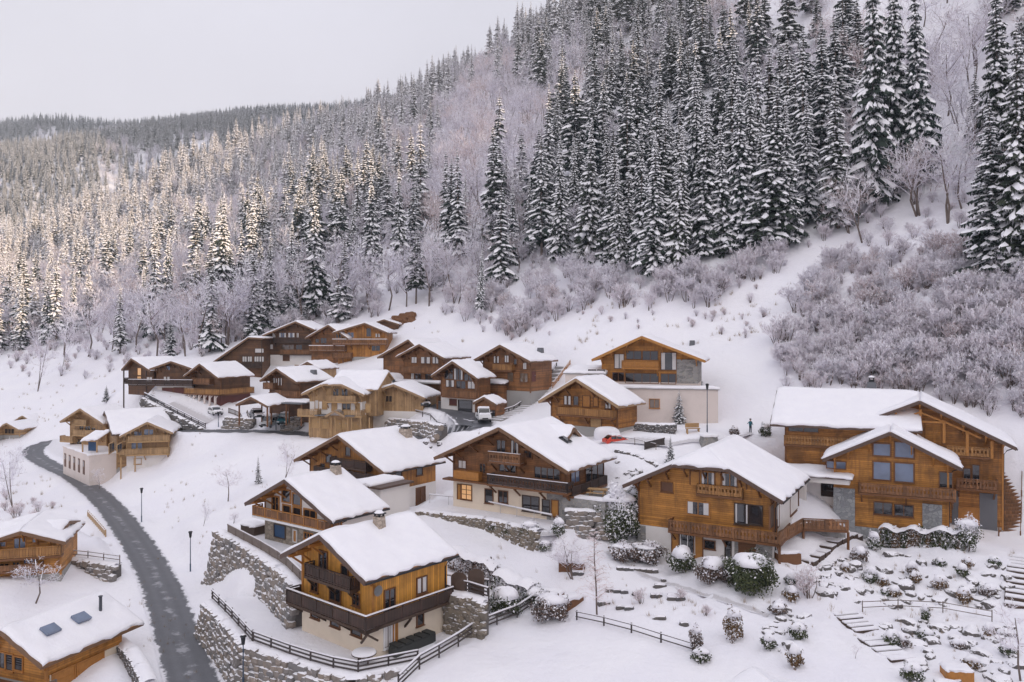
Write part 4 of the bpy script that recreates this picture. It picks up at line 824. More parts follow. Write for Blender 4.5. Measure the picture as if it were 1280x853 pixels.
# ---- pale chalet with the two gables
r = house('chalet', 'pale larch chalet with clipped gable, white middle floor and little porch roof', -30.0, 133, -9, -16.3)
b = Block(r, -30.0, 133.0, -9, -7.95, -10.4, 5.3, 5.6, 9.5, -16.3, ov=(1.5, .9, .3), clip=.75); b.beam = 'beam_pale'
zf = b.hit('front', *kF(100,688), .8)[1]; z2 = b.hit('front', *kF(200,598), .9)[1]
b.walls('wood_pale', h1=z2-.1, base='plaster_white', foot=0); b.roof(17, fascia='fascia_pale', purl=3, nu=14); b.chimney(2.4, 6.4, w=.6, d=.6, h=1.0, mat='metal_dark', cap=False)
mb = MB(); mb.box(b.xl-.1, b.yf-.1, -3, b.xr+.1, b.yb, zf-.1); b.add(mb, 'ground_floor_wall', ['wood_pale'], label='boarded lower floor')
u0, _ = b.hit('front', *kF(190,590), 1.0); u1, _ = b.hit('front', *kF(402,590), 1.0); b.balcony('front', u0, u1, z2, 1.0, 'boards', 'wood_pale', .95, (1, 1), 'beam_pale', brackets=2)
for p0, p1, kw in [((205,510),(235,560),dict(nx=1, glass='beam_pale')), ((248,512),(285,560),{}), ((305,512),(345,562),dict(nx=2))]: b.win('front', kF(*p0), kF(*p1), frame='beam_pale', **kw)
for p0, p1, kw in [((128,590),(150,645),dict(glass='curtain')), ((178,590),(205,645),dict(glass='shutter_pale')), ((310,612),(362,655),dict(nx=2)), ((240,605),(272,655),dict(glass='shutter_pale')), ((398,612),(424,665),dict(glass='shutter_pale')), ((466,615),(494,668),dict(glass='shutter_pale'))]: b.win('front', kF(*p0), kF(*p1), off=.04, frame='beam_pale', nx=kw.pop('nx', 1), **kw)
b.balcony('front', b.xl-1.6, b.xl+2.0, zf, 1.6, 'boards', 'wood_pale', 1.0, (1, 1), 'beam_pale'); b.balcony('front', b.xr-2.6, b.xr+.6, zf, 1.6, 'boards', 'wood_pale', 1.0, (1, 1), 'beam_pale')
for px in (90, 160, 235, 262, 345, 372, 430, 490): u, _ = b.hit('front', *kF(px, 740), 1.3); mb = MB(); mb.bar((u, b.yf-1.3, -1), (u, b.yf-1.3, zf-.2), .18); b.add(mb, 'post', ['beam_pale'])
for p0, p1 in [((105,705),(155,775)), ((175,715),(220,780)), ((262,722),(300,785)), ((305,722),(340,785)), ((368,735),(420,790))]: b.door('front', kF(*p0), kF(*p1), 'shutter_pale', .1, 'door', True, 2)
u, zq = b.hit('front', *kF(265,712), 1.6); p = b.l2w((u, b.yf-2.0, 0)); pz = PZ(*kF(262,672), 0) if False else None
pr = Block(r, p.x, p.y, -9, b.zb+zf+1.0, b.zb+zf+.05, 1.7, 1.7, 2.2, -16.3, ov=(.2, .1, .1)); pr.beam = 'beam_pale'; pr.roof(18, fascia='fascia_pale', beams=False, snow=.0, nu=4, th=.14)
b.band('front', u-3.6, zf-.02, u-1.7, zf+.14, 0, 1.9, 'slate', 'canopy'); b.band('front', u+1.7, zf-.02, u+3.3, zf+.14, 0, 1.9, 'slate', 'canopy')
p = P(492, 480, 137); b2 = Block(r, p.x, p.y, -14, -9.0, -11.2, 6.4, 5.6, 9, -16.3, ov=(1.3, .8, .3)); b2.beam = 'beam_pale'; std(b2, 'plaster_white', 'wood_pale', 2.6, 19, 'fascia_pale'); b2.chimney(-2.0, 5, w=.45, d=.45, h=1.2, mat='chimney_metal', cap=False)
b2.win('front', kF(600,560), kF(640,600), frame='beam_pale', nx=2)
m_ = Block(r, -30.6, 142.0, -98, -7.0, -9.7, 3.6, 6.2, 9.0, -16.3, ov=(.6, .8, .3), zel=-8.6); m_.beam = 'beam_pale'; m_.walls('wood_pale', 2.0); m_.roof(37, fascia='fascia_pale', beams=False, nu=14)
# ---- brown chalet with lean-to carport
r = house('chalet', 'dark brown chalet with stacked balconies and dark chimney behind the snow-covered carport', -43.0, 146, -32, -15.6)
b = Block(r, -43.0, 146.0, -32, -6.7, -9.0, 4.4, 5.2, 9.5, -15.6, ov=(1.6, .9, .3)); std(b, None, 'wood_dark', 0, 20, 'fascia_brown')
b.wl = 4.4
for p0, p1, kw in [((296,470),(322,520),dict(curtain=.7)), ((328,470),(356,525),dict(curtain=.5)), ((265,575),(285,600),{}), ((300,575),(325,600),{})]: b.win('front', kE(*p0), kE(*p1), **kw)
u0, z2 = b.hit('front', *kE(215,540), 1.2); b.balcony('front', b.xl-.6, b.xl+2.2, z2, 1.2, 'boards', 'wood_rail', .95, (1, 1), 'beam_brown'); u0, z3 = b.hit('front', *kE(370,600), 1.2); b.balcony('front', b.xl+2.6, b.xr+.7, z3, 1.2, 'boards', 'wood_rail', .95, (1, 1), 'beam_brown')
u0, z4 = b.hit('front', *kE(250,645), 1.2); b.balcony('front', b.xl-.4, b.xl+3.4, z4, 1.2, 'boards', 'wood_rail_honey', .95, (1, 1), 'beam_brown')
b.chim_px(*kE(580,450), 1, w=1.1, d=1.0, h=1.0, mat='slate', cap=False)
r2 = house('carport', 'open carport with thick snow on its gable roof, sheltering a parked grey car', -44.9, 137.5, -22, -15.3, 'carport')
b = Block(r2, -44.9, 137.5, -22, -11.2, -12.6, 3.2, 3.4, 7.0, -15.3, ov=(.3, .3, .3)); b.beam = 'beam_brown'; b.roof(21, beams=False, nu=10)
for x in (b.xl, b.xr):
    for y in (.5, 6.4): mb = MB(); mb.bar((x, y, -1), (x, y, b.zroof(x)-.2), .2); b.add(mb, 'post', ['beam_brown'])
r2 = house('carport', 'flat slate-roofed carport over the two parked vans', -40.2, 139.5, -22, -15.3, 'carport')
mb = MB(); mb.box(-2.6, 0, 2.75, 4.2, 5.5, 2.95); rf = mb.build('roof', 'slate', r2); snow_sheet([(-2.6,1.4,2.95),(-2.6,5.5,2.95)], [(4.2,1.4,2.95),(4.2,5.5,2.95)], .3, 10, 5, 6).build('snow_cover', 'snow', rf, smooth=True)
for x in (-2.4, .8, 4.0): mb = MB(); mb.bar((x, .3, -1), (x, .3, 2.75), .22); mb.build('post', 'beam_brown', r2)
mb = MB(); mb.box(-2.5, 5.2, -1, 4.1, 5.45, 2.75); mb.build('wall', 'wood_dark', r2)
# ---- big dark chalet at the top left with the long lean-to
r = house('chalet', 'biggest dark brown chalet of the upper row with long sloping lean-to roof on its side', -48.2, 178, -9, -11.2)
b = Block(r, -48.2, 178.0, -9, 2.3, .5, 8.3, 4.4, 9.0, -11.2, ov=(1.4, .8, .4), zel=-1.0); z0 = b.hit('front', *kE(320,375))[1]
std(b, 'plaster_white', 'wood_dark', 6.0, 22, 'fascia_brown')
for p0, p1, kw in [((288,150),(310,185),dict(curtain=.9, nx=1)), ((335,150),(385,182),dict(glass='glass_blue', curtain=.5)), ((400,150),(445,182),dict(glass='glass_blue', curtain=.6)), ((460,150),(475,185),dict(nx=1, curtain=.8)), ((250,232),(292,266),dict(curtain=.9)), ((345,235),(440,270),dict(nx=3, glass='glass_tan')), ((455,235),(500,270),dict(nx=2))]: b.win('front', kE(*p0), kE(*p1), **kw)
u0, z2 = b.hit('front', *kE(290,215), 1.1); b.balcony('front', u0, b.xr+.4, z2, 1.1, 'boards', 'wood_rail_dark', 1.0, (1, 1), 'beam_dark', brackets=2); u0, z2 = b.hit('front', *kE(340,302), 1.1); b.balcony('front', u0, b.xr+.2, z2, 1.1, 'boards', 'wood_rail', 1.0, (1, 1), 'beam_dark')
b.win('front', kE(365,310), kE(408,345), off=.04, nx=1, glass='door_brown')
mb = MB(); u, v = b.hit('front', *kE(263,326), .04); n = 14; mb.mesh([(u,b.yf-.07,v)]+[(u+.38*math.cos(6.283*i/n), b.yf-.07, v+.38*math.sin(6.283*i/n)) for i in range(n)], [(0,1+i,1+(i+1)%n) for i in range(n)]); b.add(mb, 'window', ['glass_dark'], label='small round window')
pa = P(264.7, 459, 172); pb = P(336, 426, 178)
lw = Block(r, -57.5, 174.5, -4, -1.2, -1.4, 9.0, 3.2, 9.0, -11.2, ov=(1.0, .6, .4), zel=-7.3); lw.beam = 'beam_dark'; std(lw, None, 'wood_dark', 0, 23, 'fascia_brown', beams=False)
for p0, p1, kw in [((75,318),(105,355),dict(curtain=.9)), ((112,318),(142,355),dict(curtain=.9)), ((160,318),(190,355),dict(curtain=.9)), ((195,318),(226,355),dict(curtain=.8)), ((165,262),(225,290),dict(nx=1, glass='curtain'))]: lw.win('front', kE(*p0), kE(*p1), **kw)
u0, z2 = lw.hit('front', *kE(0,395), 1); lw.balcony('front', lw.xl+1.2, lw.xr, z2, 1.0, 'boards', 'wood_rail_dark', 1.0, (1, 1), 'beam_dark')
# ---- two-gabled chalet at the top
r = house('chalet', 'two-gabled orange and brown chalet of the upper row with tiers of balconies', -40.0, 174, -20, -8.6)
b = Block(r, -40.0, 174.0, -20, 1.5, -1.4, 5.9, 5.0, 9.0, -8.6, ov=(1.3, .9, .4)); std(b, None, 'wood_brown', 0, 24)
b2 = Block(r, -31.7, 172.0, -5, 1.9, -.15, 7.0, 5.0, 9.0, -8.6, ov=(1.3, .9, .4)); b2.beam = 'beam_orange'; std(b2, None, 'wood_honey_upright', 1.2, 25)
for p0, p1, kw in [((130,180),(155,205),dict(nx=1)), ((165,175),(205,210),{})]: b.win('front', kF(*p0), kF(*p1), **kw)
for p0, p1, kw in [((268,145),(300,175),{}), ((345,138),(385,172),dict(glass='glass_blue')), ((470,110),(500,165),dict(nx=1)), ((530,145),(560,170),dict(curtain=.7)), ((505,225),(560,260),{}), ((300,225),(360,262),dict(nx=2, glass='beam_orange'))]: b2.win('front', kF(*p0), kF(*p1), **kw)
u0, z2 = b2.hit('front', *kF(240,215), 1.3); b2.balcony('front', u0, b2.xr+.8, z2, 1.3, 'cutout', 'wood_rail', 1.0, (1, 1), 'beam_brown', brackets=4, snow=.1); u0, z2 = b2.hit('front', *kF(240,305), 1.1); u1, _ = b2.hit('front', *kF(372,300), 1.1); b2.balcony('front', u0, u1, z2, 1.1, 'cutout', 'wood_rail', 1.0, (1, 1), 'beam_brown', brackets=3)
u1, z2 = b.hit('front', *kF(200,258), 1.2); b.balcony('front', b.xl, b.xr, z2, 1.2, 'cutout', 'wood_rail', 1.0, (1, 1), 'beam_brown', snow=.12); mb = MB(); u0, z0 = b2.hit('front', *kF(375,300)); b2.sbox(mb, 'front', u0, -3, b2.xr+.1, z0, -.3, .1); b2.add(mb, 'ground_floor_wall', ['concrete'], label='rough grey concrete base')
r2 = house('shed', 'small wooden shed with fat snow roof between the upper chalets', -40.6, 160, -24, -10.6, 'shed')
b = Block(r2, -40.9, 160, -24, -6.0, -7.35, 2.9, 2.9, 6.4, -10.6, ov=(.6, .4, .3)); b.beam = 'beam_pale'; b.walls('wood_pale', 0); b.roof(26, beams=False, nu=10); b.door('front', kE(450,380), kE(480,420), 'door_brown', 0)
for px, Y, s, lab in [(470, 205, 3.2, 'low hut with snowy roof on the slope above the two-gabled chalet')]:
    p = at(480, 416); r2 = house('hut', lab, p.x, p.y, -10, height(p.x, p.y), 'hut'); z = height(p.x, p.y)
    b = Block(r2, p.x, p.y, -10, z+3.0, z+1.9, 3.6, 3.6, 6, z, ov=(.5, .4, .3)); b.walls('wood_dark', 0); b.roof(27, beams=False, nu=8); b.door_uv('front', -.5, 0, .5, 1.8)
# ---- two chalets on the left of the upper row
r = house('chalet', 'brown chalet with arched cellar front and orange balcony beside the parked small car', -61.7, 158, -28, -15.2)
b = Block(r, -61.7, 158.0, -28, -6.3, -8.9, 4.6, 5.0, 9.5, -15.2, ov=(1.6, .9, .3)); b.beam = 'beam_brown'; zf = b.hit('front', *kA(560,545), 1.3)[1]
std(b, 'door_red', 'wood_dark', zf-.1, 28, 'fascia_brown')
for p0, p1, kw in [((560,448),(600,480),dict(glass='door_red', nx=1)), ((640,448),(680,490),{})]: b.win('front', kA(*p0), kA(*p1), **kw)
u0, z2 = b.hit('front', *kA(560,475), 1.0); b.balcony('front', b.xl+.3, b.xr-2, z2, 1.0, 'boards', 'wood_rail', 1.0, (1, 1), 'beam_brown')
b.balcony('front', b.xl-.8, b.xr+1.2, zf, 1.6, 'boards', 'wood_rail_honey', 1.0, (1, 1), 'beam_brown'); b.balcony('right', b.yf-1.6, b.yb, zf-.004, 1.2, 'boards', 'wood_rail_honey', 1.0, (0, 1), 'beam_brown')
for i in range(6):
    u = b.xl+.2+(b.xr-b.xl-.4)*i/5; mb = MB(); mb.box(u-.16, b.yf-1.35, -2, u+.16, b.yf-1.05, zf-.22); mb.bar((u, b.yf-1.2, zf-.9), (u+.7, b.yf-1.2, zf-.25), .12); b.add(mb, 'pillar', ['plaster_pink'])
r = house('chalet', 'dark brown chalet with white double garage below a long snowy balcony', -67.0, 160, -10, -14.2)
b = Block(r, -68.2, 160.0, -8, -5.9, -7.4, 4.6, 4.8, 8.5, -14.2, ov=(1.2, .9, .3)); zf = b.hit('front', *kA(400,487), .9)[1]
std(b, 'plaster_white', 'wood_dark', zf-.15, 29)
for p0, p1, kw in [((345,432),(385,464),dict(curtain=.8)), ((232,434),(268,470),dict(curtain=.9)), ((362,362),(388,388),dict(nx=1, glass='glass_blue'))]: b.win('front', kA(*p0), kA(*p1), **kw)
b.balcony('front', b.xl-5.6, b.xr+.6, zf, 1.2, 'boards', 'wood_rail_dark', 1.0, (1, 1), 'beam_dark', snow=.08)
for p0, p1 in [((338,508),(408,560)), ((414,506),(480,556))]: b.door('front', kA(*p0), kA(*p1), 'door_red', .04, 'garage_door', False, 4)
p = b.l2w((-3.0, 3.2, 0)); b2 = Block(r, -79.0, 166.0, -30, -5.5, -7.9, 3.2, 6.2, 10.0, -14.2, ov=(1.2, .7, .2)); std(b2, None, 'wood_dark', zf-2.5, 30, beams=False)
b2.win('front', kA(172,375), kA(196,422), nx=1, glass='glass_glow', label='window glowing orange'); b2.win('front', kA(170,430), kA(196,460), nx=1, glass='glass_glow', label='window glowing orange')
b2.balcony('front', b2.xl, b2.xr, zf, 1.2, 'boards', 'wood_rail_dark', 1.0, (1, 1), 'beam_dark'); mb = MB(); mb.bar((b2.xl+.3,-.2,-3),(b2.xl+.3,-.2,b2.zroof(b2.xl)-.3),.2); mb.bar((b2.xr-.3,-.2,-3),(b2.xr-.3,-.2,b2.zroof(b2.xr)-.3),.2); b2.add(mb, 'porch_frame', ['beam_dark'])
# ---- twin chalets by the road bend
r = house('chalet', 'pale wood chalet with corner balconies and dark chimney, nearer twin at road bend', -64.3, 141, 14, -24.6)
b = Block(r, -64.3, 141.0, 14, -15.9, -17.9, 4.5, 4.2, 10.5, -24.6, ov=(1.4, .9, .4), zel=-18.3); b.beam = 'beam_pale'; zf = b.hit('front', *k7(770,500), 1.2)[1]; z2 = b.hit('front', *k7(790,395), 1.0)[1]
b.walls('wood_pale_h', h1=zf-.1, base='plaster_white'); b.roof(31, fascia='fascia_pale', purl=3, nu=14); b.chim_px(*k7(798,235), -1, w=1.1, d=1.0, h=1.3, mat='slate', cap=False)
for p0, p1, kw in [((770,300),(805,345),dict(glass='glass_blue', nx=1)), ((810,302),(842,342),dict(glass='glass_blue', nx=1)), ((690,318),(750,350),dict(nx=2, glass='glass_blue')), ((668,410),(705,460),dict(nx=1, glass='glass_blue')), ((718,408),(752,462),dict(nx=1, glass='glass_blue')), ((690,535),(745,575),dict(nx=1, glass='shutter_orange'))]: b.win('front', k7(*p0), k7(*p1), frame='beam_pale', **kw)
b.balcony('front', b.xl-1.0, b.xr+.3, zf, 1.4, 'boards', 'wood_pale', 1.0, (0, 1), 'beam_pale', brackets=3); b.balcony('front', b.xl+.3, b.xr+.3, z2, 1.1, 'boards', 'wood_pale', 1.0, (1, 1), 'beam_pale'); b.balcony('left', -b.yb+3, -b.yf+1.4, zf-.004, 1.0, 'boards', 'wood_pale', 1.0, (1, 0), 'beam_pale'); b.balcony('left', -b.yb+1, -b.yf-.5, z2-.004, .9, 'boards', 'wood_pale', 1.0, (1, 1), 'beam_pale')
for p0, p1 in [((490,420),(530,470)), ((555,428),(590,470))]: b.win('left', k7(*p0), k7(*p1), frame='beam_pale', nx=2)
for x in (b.xl-.7, b.xl+1.6): mb = MB(); mb.bar((x,b.yf-1.2,-3),(x,b.yf-1.2,zf-.2),.2); b.add(mb, 'post', ['beam_pale'])
p = P(131, 514, 149); m_ = Block(r, p.x, p.y, -55, p.z, p.z-1.8, 4.2, 8.3, 10.5, -24.6, ov=(.9, .9, .3), zel=p.z-1.8); m_.ze = m_.zr-3.5; m_.beam = 'beam_pale'; m_.walls('wood_pale_h', 0); m_.roof(36, fascia='fascia_dark', beams=False, nu=14)
r = house('chalet', 'pale wood chalet with two small balconies, behind its twin above the flat white garage', -81.0, 150, -21, -24.2)
b = Block(r, -81.0, 150.0, -21, -14.4, -17.0, 5.1, 5.8, 8.5, -24.2, ov=(1.5, .9, .4)); b.beam = 'beam_pale'; z2 = b.hit('front', *k7(300,350), 1.0)[1]; b.walls('wood_pale_h', 0, base=None); b.roof(32, fascia='fascia_pale', nu=12)
u0, _ = b.hit('front', *k7(195,340), 1); u1, _ = b.hit('front', *k7(410,340), 1); b.balcony('front', u0, u1, z2, 1.1, 'boards', 'wood_pale', 1.0, (1, 1), 'beam_pale', brackets=2); u0, z3 = b.hit('front', *k7(205,262), .8); u1, _ = b.hit('front', *k7(305,262), .8); b.balcony('front', u0, u1, z3, .8, 'boards', 'wood_pale', .95, (1, 1), 'beam_pale')
u0, z3 = b.hit('front', *k7(135,395), 1.2); b.balcony('front', b.xl-1.4, b.xl+2, z3, 1.2, 'boards', 'wood_pale', .95, (1, 1), 'beam_pale')
for p0, p1 in [((255,268),(285,315)), ((300,268),(340,318)), ((350,285),(380,318)), ((235,375),(270,420))]: b.win('front', k7(*p0), k7(*p1), frame='beam_pale', nx=2)
p = PZ(*k7(390,400), -19.6); r2 = house('canopy', 'lean-to canopy with blue tarpaulin between the twin chalets', p.x, p.y, -10, -23.0, 'canopy')
mb = MB(); mb.hexa([(-1.6,-2,3.6),(1.6,-2,3.9),(1.6,1.5,5.0),(-1.6,1.5,4.7),(-1.6,-2,3.75),(1.6,-2,4.05),(1.6,1.5,5.15),(-1.6,1.5,4.85)]); rf = mb.build('roof', 'fascia_pale', r2); snow_sheet([(-1.6,-2,3.75),(-1.6,1.5,4.85)], [(1.6,-2,4.05),(1.6,1.5,5.15)], .35, 8, 5, 8).build('snow_cover', 'snow', rf, smooth=True)
mb = MB(); mb.box(-1.0,-.9,1.9,.7,-.8,3.5); mb.build('tarpaulin', 'tarp_blue', r2)
for x in (-1.4, 1.4): mb = MB(); mb.bar((x,-1.8,1.8),(x,-1.8,3.7),.18); mb.build('post', 'beam_pale', r2)
pa, pb, pc = PZ(79, 581, -25.2), PZ(111.5, 594.5, -25.2), PZ(127, 589, -25.2)
ang = math.degrees(math.atan2((pb-pa).y, (pb-pa).x)); r2 = house('garage', 'flat white garage with brown doors and snowy top, below the twin chalets by the road', (pa.x+pb.x)/2, (pa.y+pb.y)/2, ang, -25.2, 'garage')
hw = (pb-pa).length/2; h = 3.3; mb = MB(); mb.box(-hw, 0, -2.5, hw, 5.2, h); mb.build('wall', 'plaster_pink', r2); mb = MB(); mb.box(-hw-.1,-.1,h,hw+.1,5.3,h+.18); rf = mb.build('roof', 'plaster_pink', r2); snow_sheet([(-hw,0,h+.18),(-hw,5.2,h+.18)], [(hw,0,h+.18),(hw,5.2,h+.18)], .35, 10, 6, 9).build('snow_cover', 'snow', rf, smooth=True)
for i in range(5):
    u = -hw+.9+(2*hw-1.6)*i/5; mb = MB(); mb.box(u, -.06, -.2, u+1.05, .05, 2.3); d = mb.build('door', 'door_brown', r2); mb = MB(); mb.box(u+.1,-.09,1.2,u+.95,-.06,2.1); mb.build('pane', 'glass_tan', d)
# ---- left edge house with carport
r = house('chalet', 'orange chalet with balcony rows and a carport beside it, left of the road', -51.6, 84, 17, -26.2)
b = Block(r, -51.6, 84.0, 17, -20.95, -22.4, 7.0, 4.2, 9.5, -26.2, ov=(1.2, .7, .4), zel=-23.0); b.beam = 'beam_orange'; zf = b.hit('front', *k1(100,285), 1.1)[1]
b.walls('wood_honey', 0); b.roof(33, fascia='fascia_brown', purl=3, nu=14)
for p0, p1, kw in [((66,196),(88,240),dict(nx=1, glass='glass_blue')), ((92,193),(116,236),dict(nx=1, glass='glass_blue')), ((2,212),(26,230),dict(nx=1, glass='glass_blue')), ((150,195),(172,212),dict(nx=1, glass='glass_blue')), ((0,312),(40,340),{}), ((60,305),(88,332),{}), ((110,288),(135,308),dict(glass='glass_blue')), ((142,285),(166,302),dict(glass='glass_blue'))]: b.win('front', k1(*p0), k1(*p1), **kw)
b.balcony('front', b.xl-1, b.xr+.3, zf, 1.1, 'boards', 'wood_rail_honey', 1.0, (0, 1), 'beam_brown'); u0, z2 = b.hit('front', *k1(70,345), 1.1); b.balcony('front', b.xl-1, b.xr-1.6, z2, 1.1, 'rails', 'wood_rail', .6, (0, 1), 'beam_brown')
p = P(87, 662, 90); r2 = house('carport', 'open timber carport with snow roof beside the orange edge chalet', p.x, p.y, 10, -26.0, 'carport')
b2 = Block(r2, p.x, p.y, 100, -21.3, -22.0, 3.4, 3.2, 7.0, -26.0, ov=(.3,.3,.3)); b2.roof(34, beams=False, nu=10)
for x, y in ((-2.9,.5),(2.7,.5),(-2.9,6.2),(2.7,6.2)): mb = MB(); mb.bar((x,y,-1),(x,y,b2.zroof(x)-.2),.25); b2.add(mb, 'post', ['beam_brown'])
mb = MB(); mb.box(1.9, .6, -1, 2.1, 6.2, 3.2); b2.add(mb, 'wall', ['wood_dark'])
# ---- bottom left house
r = house('chalet', 'chalet with two roof windows, flue pipe and garage doors beside the road', -40.2, 62, -20, -27.6)
b = Block(r, -39.6, 62.0, -21, -23.15, -25.2, 4.8, 4.45, 9.6, -27.6, ov=(1.0, .9, 1.4)); b.beam = 'beam_orange'
b.walls('wood_honey', 0); b.roof(35, fascia='fascia_brown', purl=3, nu=16)
b.win('front', k1(0,715), k1(25,790), nx=1); b.win('front', k1(30,722), k1(60,800), nx=1); b.win('front', k1(70,735), k1(105,800), nx=1)
mb = MB(); mb.box(b.xr-.05, b.yf+.3, -3, b.xr+.07, b.yb+.02, 1.0); b.add(mb, 'ground_floor_wall', ['plaster_cream'])
b.door('right', k1(352,770), k1(470,860), 'beam_orange', .07, 'garage_door', False, 4); b.door('right', k1(240,818), k1(338,900), 'beam_orange', .07, 'garage_door', False, 4)
for px, py in ((232,616), (372,562)):
    o, d = b.ray(*k1(px,py)); k2_ = (b.zr-b.ze)/b.wr; t = (b.zr+.42-k2_*o.x-o.z)/(d.z+k2_*d.x); p = o+d*t
    mb = MB(); mb.bar((p.x-.45, p.y, b.zroof(p.x-.45)+.52), (p.x+.45, p.y, b.zroof(p.x+.45)+.52), 1.25, .2); b.add(mb, 'skylight', ['glass_blue'], b.ro)
o, d = b.ray(*k1(460,525)); k2_ = (b.zr-b.ze)/b.wr; t = (b.zr+.3-k2_*o.x-o.z)/(d.z+k2_*d.x); p = o+d*t
mb = MB(); mb.tube([(p.x,p.y,b.zroof(p.x)-.2),(p.x,p.y,b.zroof(p.x)+1.45)], .13, 10); mb.tube([(p.x,p.y,b.zroof(p.x)+1.5),(p.x,p.y,b.zroof(p.x)+1.56)], .18, 10); b.add(mb, 'flue_pipe', ['chimney_metal'], b.ro)
mb = MB(); b.sbox(mb, 'front', b.xl, -.1, b.xr+1.2, .0, 0, 2.4); b.add(mb, 'balcony', ['beam_brown']); q_ = b
u0, z0 = b.hit('front', *k1(75,853), 2.4); b.balcony('front', b.xl, b.xr+1.2, .1, 2.3, 'rails', 'fence_grey', .9, (0, 1), 'beam_brown', snow=.05)
# ---- far left group
for i, (px, py, Y, w_, rz, lab) in enumerate([(28, 520, 197, 3.6, -16, 'far pale hut with twin gable roof beyond the road bend'), (8, 529, 188, 3.2, -8, 'smaller far hut at the picture edge beyond the road bend')]):
    p = P(px, py, Y); z = p.z; zb = height(p.x, p.y+3); r = house('hut', lab, p.x, p.y, rz, zb, 'hut'); zb = min(zb, z-3.0)
    b = Block(r, p.x, p.y, rz, z, z-1.5, w_, w_, 8, zb, ov=(1.0, .6, .3)); b.beam = 'beam_pale'; b.walls('wood_pale_h', 0); b.roof(50+i, nu=8, purl=2, fascia='fascia_pale', brace=False); b.opening('front', -1.2, z-zb-2.6, 1.2, z-zb-1.5, nx=3)
    b2 = Block(r, p.x-1, p.y+1, rz+90, z-.3, z-2.2, 4.5, 4.5, 12, zb, ov=(.5,.5,.3)); b2.walls('wood_pale_h', 0); b2.roof(60+i, nu=8, beams=False, fascia='fascia_pale')
# ---- snowy roofs that peek up at the bottom edge
for px, py, Y, w_, rz, L_, lab in [(940, 822, 49, 5.0, 196, 9, 'snow-buried roof rising at the bottom edge below the garden'), (590, 848, 49, 4.0, 200, 7, 'tip of a snowy roof at the bottom edge below the rail fence')]:
    p = P(px, py+6, Y); r = house('chalet', lab, p.x, p.y, rz, p.z-5.5)
    b = Block(r, p.x, p.y, rz, p.z-.4, p.z-2.7, w_, w_, L_, p.z-5.5, ov=(.8,.8,.5)); b.walls('wood_brown', 0); b.roof(70+px, beams=False, nu=14, purl=2)
    b.opening('front', -1, 2, 1, 3); b.door_uv('right', b.yf+1, 0, b.yf+2, 2)
# ------------------------------------------------------------------ rocks, walls, fences, lamps
def rock_verts(rg, sx, sy, sz, jit=.2):
    vs = []; fs = []
    g = [-1, 0, 1]; ids = {}
    def vid(p):
        if p not in ids:
            ids[p] = len(vs); v = Vector(p); l = v.length; v = v*(.62+.38/l if l else 1)*(1/ max(l**.35, .9))
            vs.append([v.x*sx*(1+rg.uniform(-jit, jit)), v.y*sy*(1+rg.uniform(-jit, jit)), v.z*sz*(1+rg.uniform(-jit, jit))])
        return ids[p]
    for ax in range(3):
        for sg in (-1, 1):
            for i in (0, 1):
                for j in (0, 1):
                    q = []
                    for a, b in ((i, j), (i+1, j), (i+1, j+1), (i, j+1)):
                        p = [0, 0, 0]; p[ax] = sg; p[(ax+1) % 3] = g[a]; p[(ax+2) % 3] = g[b]; q.append(vid(tuple(p)))
                    fs.append(q if sg > 0 else q[::-1])
    return vs, fs
